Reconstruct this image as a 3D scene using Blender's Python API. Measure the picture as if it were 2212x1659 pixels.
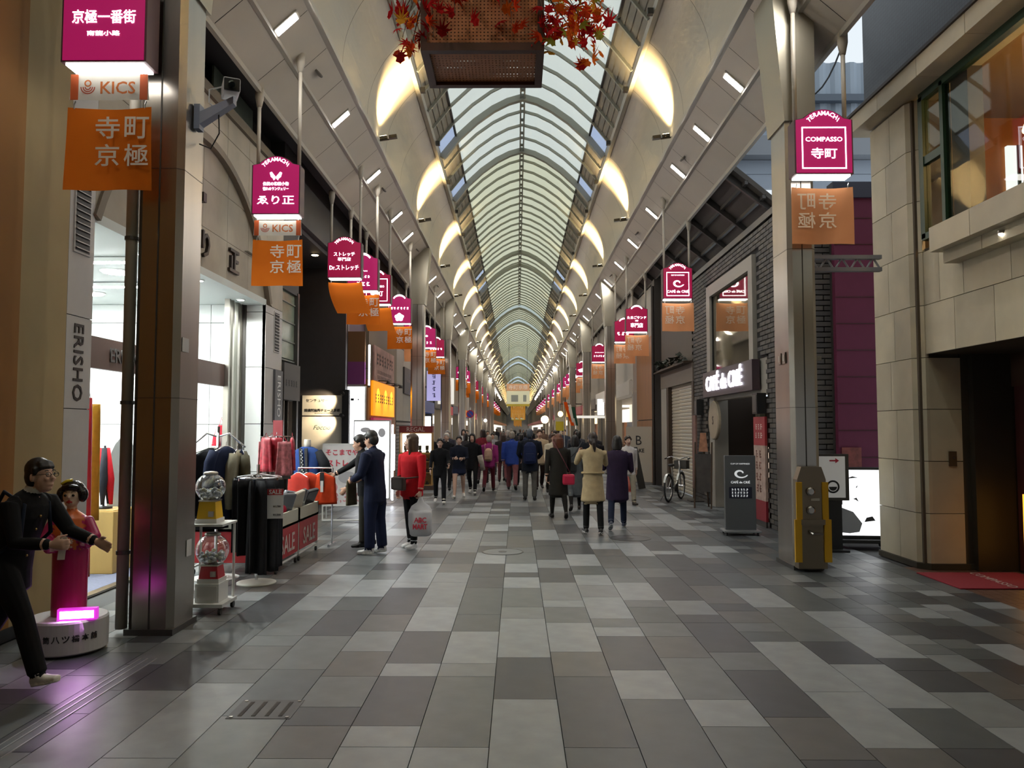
import bpy, bmesh, math, random
import numpy as np
from mathutils import Vector, Matrix, kdtree
for o in list(bpy.data.objects): bpy.data.objects.remove(o)
SC = bpy.context.scene
COL = SC.collection
R = math.radians
rnd = random.Random(7)

# ------------------------------------------------------------------ camera, sky, exposure
FPX = 1700.0
cd = bpy.data.cameras.new('camera'); cam = bpy.data.objects.new('camera', cd); COL.objects.link(cam)
cd.sensor_fit = 'HORIZONTAL'; cd.sensor_width = 36.0; cd.lens = 36.0 * FPX / 2212.0
cd.clip_start = 0.05; cd.clip_end = 900
cam.location = (0, 0, 1.7)
cam.rotation_euler = (R(90 + 3.215), 0, R(0.371))
SC.camera = cam
w = bpy.data.worlds.new('overcast_sky'); SC.world = w; w.use_nodes = True
bg = w.node_tree.nodes['Background']; bg.inputs[0].default_value = (0.86, 0.94, 1.0, 1); bg.inputs[1].default_value = 0.62
SC.view_settings.view_transform = 'Standard'; SC.view_settings.look = 'None'
SC.view_settings.gamma = 1.0; SC.view_settings.exposure = 0.65; SC.view_settings.use_curve_mapping = False
cy_ = SC.cycles; cy_.max_bounces = 6; cy_.diffuse_bounces = 3; cy_.glossy_bounces = 3; cy_.transmission_bounces = 4; cy_.transparent_max_bounces = 8; cy_.caustics_reflective = False; cy_.caustics_refractive = False; cy_.use_adaptive_sampling = True; cy_.adaptive_threshold = 0.1; cy_.adaptive_min_samples = 16
COVE_W = 620.0        # watts of one cove floodlight
SOFFIT_W = 19.0      # watts of one soffit lamp
ROOM_E = 26.0         # shop downlights and added fill strips

# ------------------------------------------------------------------ materials
_M = {}
def mat(name, col, rough=0.6, metal=0.0, emit=0.0, ecol=None, noise=0.0, nscale=6.0, bump=0.0, spec=0.5, alpha=None, trans=0.0, stretch=None):
    if name in _M: return _M[name]
    m = bpy.data.materials.new(name); m.use_nodes = True; nt = m.node_tree
    b = nt.nodes['Principled BSDF']
    b.inputs['Base Color'].default_value = (*col, 1); b.inputs['Roughness'].default_value = rough
    b.inputs['Metallic'].default_value = metal; b.inputs['Specular IOR Level'].default_value = spec
    if emit:
        b.inputs['Emission Color'].default_value = (*(ecol or col), 1); b.inputs['Emission Strength'].default_value = emit; m.cycles.emission_sampling = 'NONE'
    if trans: b.inputs['Transmission Weight'].default_value = trans
    if noise or bump:
        tc = nt.nodes.new('ShaderNodeTexCoord'); mp = nt.nodes.new('ShaderNodeMapping')
        nt.links.new(tc.outputs['Object'], mp.inputs[0])
        if stretch: mp.inputs['Scale'].default_value = stretch
        n = nt.nodes.new('ShaderNodeTexNoise'); n.inputs['Scale'].default_value = nscale; n.inputs['Detail'].default_value = 5
        nt.links.new(mp.outputs[0], n.inputs['Vector'])
        if noise:
            mr = nt.nodes.new('ShaderNodeMapRange'); mr.inputs[1].default_value = .25; mr.inputs[2].default_value = .75
            mr.inputs[3].default_value = 1 - noise; mr.inputs[4].default_value = 1 + noise
            nt.links.new(n.outputs['Fac'], mr.inputs[0])
            h = nt.nodes.new('ShaderNodeHueSaturation'); h.inputs['Color'].default_value = (*col, 1)
            nt.links.new(mr.outputs[0], h.inputs['Value']); nt.links.new(h.outputs[0], b.inputs['Base Color'])
        if bump:
            bm_ = nt.nodes.new('ShaderNodeBump'); bm_.inputs['Strength'].default_value = bump; bm_.inputs['Distance'].default_value = 0.01
            nt.links.new(n.outputs['Fac'], bm_.inputs['Height']); nt.links.new(bm_.outputs[0], b.inputs['Normal'])
    _M[name] = m; return m
def glow(name, col, s, lights=True):
    if name in _M: return _M[name]
    m = bpy.data.materials.new(name); m.use_nodes = True; nt = m.node_tree; nt.nodes.clear()
    e = nt.nodes.new('ShaderNodeEmission'); e.inputs[0].default_value = (*col, 1); e.inputs[1].default_value = s
    o = nt.nodes.new('ShaderNodeOutputMaterial'); nt.links.new(e.outputs[0], o.inputs[0])
    if not lights: m.cycles.emission_sampling = 'NONE'
    _M[name] = m; return m
def sheet(name, col, tl=0.5, clear=0.0, rough=0.6, noise=0.0, nscale=1.5):
    """thin sheet that lets light through: diffuse + translucent + a little clear"""
    if name in _M: return _M[name]
    m = bpy.data.materials.new(name); m.use_nodes = True; nt = m.node_tree; nt.nodes.clear()
    d = nt.nodes.new('ShaderNodeBsdfDiffuse'); t = nt.nodes.new('ShaderNodeBsdfTranslucent')
    for n in (d, t): n.inputs[0].default_value = (*col, 1)
    if noise:
        tc = nt.nodes.new('ShaderNodeTexCoord'); nz = nt.nodes.new('ShaderNodeTexNoise'); nz.inputs['Scale'].default_value = nscale
        nt.links.new(tc.outputs['Object'], nz.inputs['Vector'])
        mr = nt.nodes.new('ShaderNodeMapRange'); mr.inputs[3].default_value = 1 - noise; mr.inputs[4].default_value = 1 + noise
        h = nt.nodes.new('ShaderNodeHueSaturation'); h.inputs['Color'].default_value = (*col, 1)
        nt.links.new(nz.outputs['Fac'], mr.inputs[0]); nt.links.new(mr.outputs[0], h.inputs['Value'])
        nt.links.new(h.outputs[0], d.inputs[0]); nt.links.new(h.outputs[0], t.inputs[0])
    mx = nt.nodes.new('ShaderNodeMixShader'); mx.inputs[0].default_value = tl
    nt.links.new(d.outputs[0], mx.inputs[1]); nt.links.new(t.outputs[0], mx.inputs[2])
    out = nt.nodes.new('ShaderNodeOutputMaterial'); last = mx
    if clear:
        tr = nt.nodes.new('ShaderNodeBsdfTransparent'); m2 = nt.nodes.new('ShaderNodeMixShader'); m2.inputs[0].default_value = clear
        nt.links.new(mx.outputs[0], m2.inputs[1]); nt.links.new(tr.outputs[0], m2.inputs[2]); last = m2
    nt.links.new(last.outputs[0], out.inputs[0])
    _M[name] = m; return m
def glass(name, col=(1, 1, 1), refl=0.12, rough=0.02, edge=.75):
    if name in _M: return _M[name]
    m = bpy.data.materials.new(name); m.use_nodes = True; nt = m.node_tree; nt.nodes.clear()
    t = nt.nodes.new('ShaderNodeBsdfTransparent'); t.inputs[0].default_value = (*col, 1)
    g = nt.nodes.new('ShaderNodeBsdfGlossy'); g.inputs['Roughness'].default_value = rough
    lw = nt.nodes.new('ShaderNodeLayerWeight'); lw.inputs[0].default_value = 0.35
    mr = nt.nodes.new('ShaderNodeMapRange'); mr.inputs[3].default_value = refl; mr.inputs[4].default_value = edge
    nt.links.new(lw.outputs['Facing'], mr.inputs[0])
    mx = nt.nodes.new('ShaderNodeMixShader'); nt.links.new(mr.outputs[0], mx.inputs[0])
    nt.links.new(t.outputs[0], mx.inputs[1]); nt.links.new(g.outputs[0], mx.inputs[2])
    o = nt.nodes.new('ShaderNodeOutputMaterial'); nt.links.new(mx.outputs[0], o.inputs[0])
    _M[name] = m; return m
def hexc(h):
    h = h.lstrip('#'); c = [int(h[i:i + 2], 16) / 255 for i in (0, 2, 4)]
    return tuple(x / 12.92 if x <= .04045 else ((x + .055) / 1.055) ** 2.4 for x in c)
def cloth(h, rough=0.85):
    return mat('cloth_' + h, hexc(h), rough, noise=.12, nscale=14, bump=.25, spec=.25)
def paint(h, rough=0.5):
    return mat('paint_' + h, hexc(h), rough)

# ------------------------------------------------------------------ mesh building
class MB:
    def __init__(s): s.v = []; s.f = []; s.m = []
    def add(s, vs, fs, m=0):
        n = len(s.v); s.v += [tuple(p) for p in vs]; s.f += [tuple(i + n for i in f) for f in fs]; s.m += [m] * len(fs); return s
    def box(s, x0, x1, y0, y1, z0, z1, m=0):
        vs = [(x0, y0, z0), (x1, y0, z0), (x1, y1, z0), (x0, y1, z0), (x0, y0, z1), (x1, y0, z1), (x1, y1, z1), (x0, y1, z1)]
        return s.add(vs, [(0, 3, 2, 1), (4, 5, 6, 7), (0, 1, 5, 4), (1, 2, 6, 5), (2, 3, 7, 6), (3, 0, 4, 7)], m)
    def bbox(s, x0, x1, y0, y1, z0, z1, b=.01, m=0):
        """box with chamfered edges"""
        bm = bmesh.new(); bmesh.ops.create_cube(bm, size=1)
        for v in bm.verts: v.co = (x0 + (v.co.x + .5) * (x1 - x0), y0 + (v.co.y + .5) * (y1 - y0), z0 + (v.co.z + .5) * (z1 - z0))
        bmesh.ops.bevel(bm, geom=bm.edges[:], offset=b, segments=2, affect='EDGES', profile=.6)
        s.add([v.co[:] for v in bm.verts], [[v.index for v in f.verts] for f in bm.faces], m) if not bm.verts.index_update() else 0
        bm.free(); return s
    def quad(s, a, b, c, d, m=0): return s.add([a, b, c, d], [(0, 1, 2, 3)], m)
    def ext(s, poly, plane, d0, d1, m=0):
        """extrude a 2-D outline; plane 'xz' (along y), 'yz' (along x), 'xy' (along z)"""
        def P(u, v, d): return {'xz': (u, d, v), 'yz': (d, u, v), 'xy': (u, v, d)}[plane]
        n = len(poly); vs = [P(u, v, d0) for u, v in poly] + [P(u, v, d1) for u, v in poly]
        fs = [tuple(range(n)), tuple(range(2 * n - 1, n - 1, -1))] + [(i, i + n, (i + 1) % n + n, (i + 1) % n) for i in range(n)]
        return s.add(vs, fs, m)
    def rings(s, rs, m=0, cap=True, closed=True):
        n = len(rs[0]); vs = [p for r in rs for p in r]; fs = []
        for k in range(len(rs) - 1):
            for i in range(n if closed else n - 1):
                j = (i + 1) % n; fs.append((k * n + i, k * n + j, (k + 1) * n + j, (k + 1) * n + i))
        if cap: fs += [tuple(range(n - 1, -1, -1)), tuple(range((len(rs) - 1) * n, len(rs) * n))]
        return s.add(vs, fs, m)
    def tube(s, pts, r, n=8, m=0, cap=True):
        pts = [Vector(p) for p in pts]; rs = []; N = len(pts)
        rad = r if isinstance(r, (list, tuple)) else [r] * N
        up = None
        for i, p in enumerate(pts):
            d = (pts[min(i + 1, N - 1)] - pts[max(i - 1, 0)]).normalized()
            if up is None: up = Vector((0, 0, 1)) if abs(d.z) < .9 else Vector((1, 0, 0))
            a = d.cross(up).normalized(); b = a.cross(d).normalized(); up = b
            rs.append([p + (a * math.cos(t) + b * math.sin(t)) * rad[i] for t in [2 * math.pi * k / n for k in range(n)]])
        return s.rings(rs, m, cap)
    def lathe(s, prof, c=(0, 0, 0), n=20, m=0):
        rs = [[(c[0] + r * math.cos(2 * math.pi * k / n), c[1] + r * math.sin(2 * math.pi * k / n), c[2] + z) for k in range(n)] for r, z in prof]
        return s.rings(rs, m, True)
    def ball(s, c, r, n=12, m=0, k=7):
        rx, ry, rz = r if isinstance(r, (tuple, list)) else (r, r, r)
        rs = []
        for i in range(k + 1):
            t = -math.pi / 2 + math.pi * (i + .02) / (k + .04)
            rs.append([(c[0] + rx * math.cos(t) * math.cos(2 * math.pi * j / n), c[1] + ry * math.cos(t) * math.sin(2 * math.pi * j / n), c[2] + rz * math.sin(t)) for j in range(n)])
        return s.rings(rs, m, True)
    def mesh(s, name, mats, smooth=False):
        me = bpy.data.meshes.new(name); me.from_pydata(s.v, [], s.f)
        for x in (mats if isinstance(mats, (list, tuple)) else [mats]): me.materials.append(x)
        me.polygons.foreach_set('material_index', s.m)
        if smooth: me.polygons.foreach_set('use_smooth', [True] * len(me.polygons))
        me.update(); return me
    def build(s, name, mats, parent=None, smooth=False, loc=None, rot=None):
        return link(name, s.mesh(name, mats, smooth), parent, loc, rot)
def link(name, me, parent=None, loc=None, rot=None):
    o = bpy.data.objects.new(name, me); COL.objects.link(o)
    if parent is not None: o.parent = parent
    if loc is not None: o.location = loc
    if rot is not None: o.rotation_euler = rot
    return o
def B(x0, x1, y0, y1, z0, z1): return MB().box(x0, x1, y0, y1, z0, z1)
def tag(o, label, cat, group=None, kind=None):
    o['label'] = label; o['category'] = cat
    if group: o['group'] = group
    if kind: o['kind'] = kind
    return o
def thing(name, label, cat, loc=(0, 0, 0), rz=0, group=None):
    o = bpy.data.objects.new(name, None); COL.objects.link(o); o.location = loc; o.rotation_euler = (0, 0, R(rz))
    o.empty_display_size = .1
    return tag(o, label, cat, group)
def struct(o, label=None):
    o['kind'] = 'structure'
    if label: o['label'] = label
    return o
def sempty(name, loc=(0, 0, 0), label=None):
    o = bpy.data.objects.new(name, None); COL.objects.link(o); o.location = loc
    return struct(o, label)
def copytree(root):
    def cp(o, par):
        c = o.copy(); COL.objects.link(c); c.parent = par
        for ch in o.children: cp(ch, c)
        return c
    return cp(root, None)
ORD = ['first', 'second', 'third', 'fourth', 'fifth', 'sixth', 'seventh', 'eighth', 'ninth', 'tenth', 'eleventh', 'twelfth', 'thirteenth', 'fourteenth', 'fifteenth', 'sixteenth', 'seventeenth', 'eighteenth', 'nineteenth', 'twentieth']
ORD += ['twenty-' + x for x in ORD[:9]] + ['thirtieth'] + ['thirty-' + x for x in ORD[:9]] + ['fortieth'] + ['forty-' + x for x in ORD[:9]]

# scratch scene for evaluating text and modifiers
TMP = bpy.data.scenes.new('scratch')
def evaluated(o):
    TMP.collection.objects.link(o); vl = TMP.view_layers[0]; vl.update()
    dg = vl.depsgraph
    me = bpy.data.meshes.new_from_object(o.evaluated_get(dg))
    TMP.collection.objects.unlink(o); return me
_T = {}
def text_mesh(s, size, m, extrude=.002, bold=0.0, spacing=1.0, line=1.0, shear=0.0):
    k = (s, size, m.name, extrude, bold, spacing, line, shear)
    if k in _T: return _T[k]
    c = bpy.data.curves.new('text', 'FONT'); c.body = s; c.size = size; c.align_x = 'CENTER'; c.align_y = 'CENTER'
    c.extrude = extrude; c.resolution_u = 2; c.offset = bold * size; c.space_character = spacing; c.space_line = line; c.shear = shear
    c.materials.append(m)
    o = bpy.data.objects.new('text', c); me = evaluated(o)
    bpy.data.objects.remove(o); bpy.data.curves.remove(c)
    me.name = 'lettering'
    if not me.materials: me.materials.append(m)
    _T[k] = me; return me
# facing: 'cam' = readable looking along +y, 'left' = on a left wall facing +x, 'right' = on a right wall facing -x
def marks(parent, loc, w_, h, rows, m, face='cam', seed=1, name='small_print'):
    """print too small to read in the photograph: rows of stroke-like blocks"""
    q = random.Random(seed); b = MB(); rh = h / rows
    for r_ in range(rows):
        x = -w_ / 2; y = h / 2 - (r_ + .5) * rh; cell = rh * .8
        while x < w_ / 2 - cell * .5:
            for k in range(3):
                a = x + q.uniform(0, cell * .35); c = y + (k - 1) * cell * .3
                b.box(a, a + cell * q.uniform(.35, .6), c - cell * .07, c + cell * .07, 0, .002)
            a = x + q.uniform(.1, .6) * cell; b.box(a, a + cell * .13, y - cell * .42, y + cell * .42, 0, .002)
            x += cell * 1.12
    o = b.build(name, m, parent); o['kind'] = 'stuff'
    o.location = loc; o.rotation_euler = FACE[face]; return o
FACE = {'cam': (R(90), 0, 0), 'left': (R(90), 0, R(90)), 'right': (R(90), 0, R(-90)), 'back': (R(90), 0, R(180)), 'up': (0, 0, 0)}
def text(s, size, m, loc, face='cam', parent=None, name='lettering', width=None, height=None, mirror=False, roll=0, **kw):
    me = text_mesh(s, size, m, **kw)
    xs = [v.co.x for v in me.vertices] or [0, 1]; ys = [v.co.y for v in me.vertices] or [0, 1]
    sx = width / (max(xs) - min(xs)) if width else 1.0
    sy = height / (max(ys) - min(ys)) if height else (sx if width else 1.0)
    if height and not width: sx = sy
    o = link(name, me, parent)
    cx, cy = (max(xs) + min(xs)) / 2, (max(ys) + min(ys)) / 2
    M = Matrix.Translation(loc) @ (Matrix.Rotation(FACE[face][2], 4, 'Z') @ Matrix.Rotation(FACE[face][0], 4, 'X')) @ Matrix.Rotation(roll, 4, 'Z') @ Matrix.Diagonal((-sx if mirror else sx, sy, 1, 1)) @ Matrix.Translation((-cx, -cy, 0))
    if mirror or abs(sx - 1) > 1e-6 or abs(sy - 1) > 1e-6 or cx or cy:
        me2 = me.copy(); me2.transform(Matrix.Diagonal((-sx if mirror else sx, sy, 1, 1)) @ Matrix.Translation((-cx, -cy, 0)))
        o.data = me2
        M = Matrix.Translation(loc) @ (Matrix.Rotation(FACE[face][2], 4, 'Z') @ Matrix.Rotation(FACE[face][0], 4, 'X')) @ Matrix.Rotation(roll, 4, 'Z')
    o.matrix_local = M
    return o

# ================================================================== THE SETTING: arcade shell
AX = 0.15                 # axis of the arcade
YN, YF = -14.0, 300.0     # near and far ends
steel = mat('brushed_steel', (.38, .35, .31), .28, 1.0, noise=.10, nscale=3, stretch=(1, 1, .05))
steel_dk = mat('dark_steel', (.10, .095, .09), .45, .7)
cream = mat('cream_panel', (.60, .55, .47), .38, noise=.04, nscale=1.2)
cream2 = mat('cove_enamel', (.50, .45, .36), .32, noise=.03, nscale=1.0)
railm = mat('rail_grey', (.50, .47, .41), .40)
jointm = mat('joint_dark', (.05, .045, .04), .8)
rib_m = mat('rib_grey', (.34, .34, .29), .5)
roof_sheet = sheet('roof_sheet', (.84, .82, .58), .72, .05, noise=.10, nscale=.9)
roof_white = sheet('roof_sheet_white', (.88, .90, .80), .72, .10, noise=.08, nscale=.9)
roof_side = mat('roof_side_panel', (.27, .245, .20), .6, noise=.05)
clear_blue = sheet('roof_side_glazing', (.30, .42, .75), .6, .30)
lamp_white = glow('soffit_lamp_glow', (1, .97, .93), 9.0, False)

# ---- floor -------------------------------------------------------
gm = []
for nm, c in (('light', (.245, .262, .272)), ('mid', (.118, .127, .131)), ('dark', (.050, .053, .059)), ('brown', (.098, .095, .092)), ('pale', (.178, .190, .196)), ('slate', (.074, .083, .087))):
    gm.append(mat('granite_' + nm, c, .42, noise=.16, nscale=5, bump=.06, spec=.4))
floor = struct(B(-5.0, 5.6, YN, YF, -.14, -.012).build('floor', mat('floor_bed', (.05, .05, .05), .8)), 'grey stone paving of the arcade street in mixed tones')
tile_mesh = {}
def tile(w_, l_, k):
    key = (round(w_, 3), round(l_, 3), k)
    if key not in tile_mesh:
        g = .0025; m = MB(); m.box(g, w_ - g, g, l_ - g, -.03, 0); tile_mesh[key] = m.mesh('paving_stone', gm[k])
    return tile_mesh[key]
tiles = []
def columns():
    x = -3.95
    while x < 4.7 - 1e-6:
        wd = .40 if -2.76 < x < 2.90 else .28
        yield x, wd
        x += wd
wts = (.24, .20, .20, .13, .12, .11)
for x, wd in columns():
    y = YN + rnd.choice((0, .3, .6)); last = -1
    while y < 150:
        l = rnd.choice((.3, .45, .6, .6, .9, .9, 1.2)) if wd > .3 else rnd.choice((.28, .42, .56))
        k = rnd.choices(range(6), wts)[0]
        if k == last and rnd.random() < .7: k = rnd.choices(range(6), wts)[0]
        last = k
        if abs(x) > 3.0 and rnd.random() < .45: k = rnd.choice((1, 2, 5))
        tiles.append((x, y, wd, l, k)); y += l
def vis(t):
    x, y, wd, l, k = t; yc = y + l / 2
    return 3.2 < yc and abs(x + wd / 2) < yc * .70 + .5
near = sorted([t for t in tiles if vis(t)], key=lambda t: -(t[2] * t[3] / (t[1] + t[3] / 2) ** 3))[:298]
nearset = set(near)
for t in near: link('paving_stone', tile(t[2], t[3], t[4]), floor, (t[0], t[1], 0))
mb = MB()
for t in tiles:
    if t in nearset: continue
    g = .0025 if t[1] < 30 else .004; x, y, wd, l, k = t
    mb.box(x + g, x + wd - g, y + g, y + l - g, -.03, 0, k) if t[1] < 40 else mb.quad((x + g, y + g, 0), (x + wd - g, y + g, 0), (x + wd - g, y + l - g, 0), (x + g, y + l - g, 0), k)
o = mb.build('paving_stones', gm, floor); o['kind'] = 'stuff'
o = B(-4.0, 4.75, 150, YF, -.03, -.001).build('paving_far', gm[1], floor); o['kind'] = 'stuff'
# brown brick floor in the entrance at the right
bk = mat('floor_brick', (.12, .06, .04), .5, noise=.15, nscale=9); mb = MB()
x = 4.72
while x < 7.2:
    y = 4.0 + (.1 if int(round(x * 100)) % 2 else 0)
    while y < 9.6: mb.box(x, x + .095, y, y + .195, -.03, -.002); y += .2
    x += .1
mb.build('brick_paving', bk, floor)['kind'] = 'stuff'

# ---- roof sections, steps and ribs ------------------------------
PROF = [(0, 10.57), (.42, 10.45), (.83, 10.24), (1.30, 9.90), (1.77, 9.46), (2.20, 8.92)]
FRAMES = [20.5, 24.5, 38.8, 42.0, 56.0, 62.0, 96.0, 102.0, 135.0, 141.0, 175.0]
def zoff(y):
    if y < 56: return 0.0
    if y < 62: return -.22
    if y < 80: return -.44
    if y < 96: return 0.0
    if y < 102: return -.22
    if y < 118: return -.44
    if y < 135: return 0.0
    if y < 141: return -.22
    return -.44
ceil = sempty('ceiling', (AX, 0, 0), 'translucent pointed arch roof of the arcade with ribs')
pm = {}
def roofpanel(side, kind, ln):
    key = (side, kind, ln)
    if key in pm: return pm[key]
    m = MB()
    if kind in ('sheet', 'white'):
        pts = PROF[:5]
        for (x0, z0), (x1, z1) in zip(pts, pts[1:]): m.quad((side * x0, .0, z0), (side * x0, ln, z0), (side * x1, ln, z1), (side * x1, 0, z1))
        mm = roof_sheet if kind == 'sheet' else roof_white
    else:
        (x0, z0), (x1, z1) = PROF[4], PROF[5]
        if kind == 'side':
            n = 4
            for k in range(n):   # lapped boards
                a = k / n; b = (k + 1) / n
                xa, za, xb, zb = x0 + (x1 - x0) * a, z0 + (z1 - z0) * a, x0 + (x1 - x0) * b, z0 + (z1 - z0) * b
                m.quad((side * xa, 0, za), (side * xa, ln, za), (side * xb, ln, zb - .03), (side * xb, 0, zb - .03))
                m.quad((side * xb, 0, zb - .03), (side * xb, ln, zb - .03), (side * xb, ln, zb), (side * xb, 0, zb))
            mm = roof_side
        else:
            m.quad((side * x0, 0, z0), (side * x0, ln, z0), (side * x1, ln, z1), (side * x1, 0, z1)); mm = clear_blue
    pm[key] = m.mesh('roof_panel', mm); return pm[key]
def ribmesh(wd, dp, n=5):
    m = MB(); full = [(-x, z) for x, z in reversed(PROF)] + PROF[1:]
    rs = []
    for i, (x, z) in enumerate(full):
        a = full[max(i - 1, 0)]; b = full[min(i + 1, len(full) - 1)]
        d = Vector((b[0] - a[0], 0, b[1] - a[1])).normalized(); nrm = Vector((d.z, 0, -d.x))
        if nrm.z > 0: nrm = -nrm
        p = Vector((x, 0, z))
        rs.append([p + Vector((0, -wd / 2, 0)), p + Vector((0, wd / 2, 0)), p + nrm * dp + Vector((0, wd / 2, 0)), p + nrm * dp + Vector((0, -wd / 2, 0))])
    m.rings(rs); return m.mesh('roof_rib', rib_m)
RIB = ribmesh(.055, .07); FRAME = ribmesh(.16, .16)
y = 8.5
while y < 62:
    z = zoff(y + .01)
    clear = any(abs(y + 1.0 - f) < .51 for f in FRAMES[:4])
    white = 20.4 < y < 24.4 or y < 20.4
    for s in (-1, 1):
        link('roof_panel', roofpanel(s, 'white' if white else 'sheet', 1.0), ceil, (0, y, z))
        link('roof_panel', roofpanel(s, 'clear' if clear else 'side', 1.0), ceil, (0, y, z))
    if not any(abs(y - f) < .3 for f in FRAMES): link('roof_rib', RIB, ceil, (0, y, z))
    y += 1.0
far = MB()
def add_mesh(mb, me, off, k, sc=(1, 1, 1)):
    mb.add([(v.co.x * sc[0] + off[0], v.co.y * sc[1] + off[1], v.co.z * sc[2] + off[2]) for v in me.vertices], [tuple(p.vertices) for p in me.polygons], k)
for y0, y1 in [(62.5, 80), (80, 96), (96, 102), (102, 118), (118, 135), (135, 141), (141, YF), (YN, 8.5)]:
    z = zoff(y0 + .6); L = y1 - y0
    for s in (-1, 1):
        for (xa, za), (xb, zb) in zip(PROF, PROF[1:]):
            far.quad((s * xa, y0, za + z), (s * xa, y1, za + z), (s * xb, y1, zb + z), (s * xb, y0, zb + z), 0 if xa < 1.7 else 2)
    yy = y0 + .5
    while yy < min(y1, 170) and y0 > 0: add_mesh(far, RIB, (0, yy, z), 1); yy += 1.5
far.build('roof_far', [roof_sheet, rib_m, roof_side], ceil)['kind'] = 'stuff'
for f in FRAMES: link('roof_frame', FRAME, ceil, (0, f, zoff(f + .1)))
# glazed upright strips where the roof steps down
gl = sheet('step_glazing', (.72, .86, 1.0), .8, .25)
for f in (56, 62, 96, 102, 135, 141):
    m = MB()
    for s in (-1, 1):
        for (xa, za), (xb, zb) in zip(PROF, PROF[1:]): m.quad((s * xa, 0, za + .01), (s * xb, 0, zb + .01), (s * xb, 0, zb - .22), (s * xa, 0, za - .22))
    m.build('step_window', gl, ceil, loc=(0, f, zoff(f - .5)))
for f in (80, 118):   # upstand where a section rises again
    m = MB()
    for s in (-1, 1):
        for (xa, za), (xb, zb) in zip(PROF, PROF[1:]): m.quad((s * xa, 0, za), (s * xb, 0, zb), (s * xb, 0, zb - .44), (s * xa, 0, za - .44))
    m.build('step_upstand', roof_side, ceil, loc=(0, f, 0))
mb = MB(); mb.box(-.07, -.03, 8, 56, 10.44, 10.56); mb.box(.03, .07, 8, 56, 10.44, 10.56)
yy = 9.
while yy < 56: mb.box(-.03, .03, yy, yy + .08, 10.47, 10.53); yy += 1
mb.build('ridge_beam', rib_m, ceil)
for s in (-1, 1):
    mb = MB(); (x0, z0) = PROF[4]; mb.box(s * x0 - .025, s * x0 + .025, 8, 56, z0 - .05, z0 + .01); mb.build('purlin', steel_dk, ceil)

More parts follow.
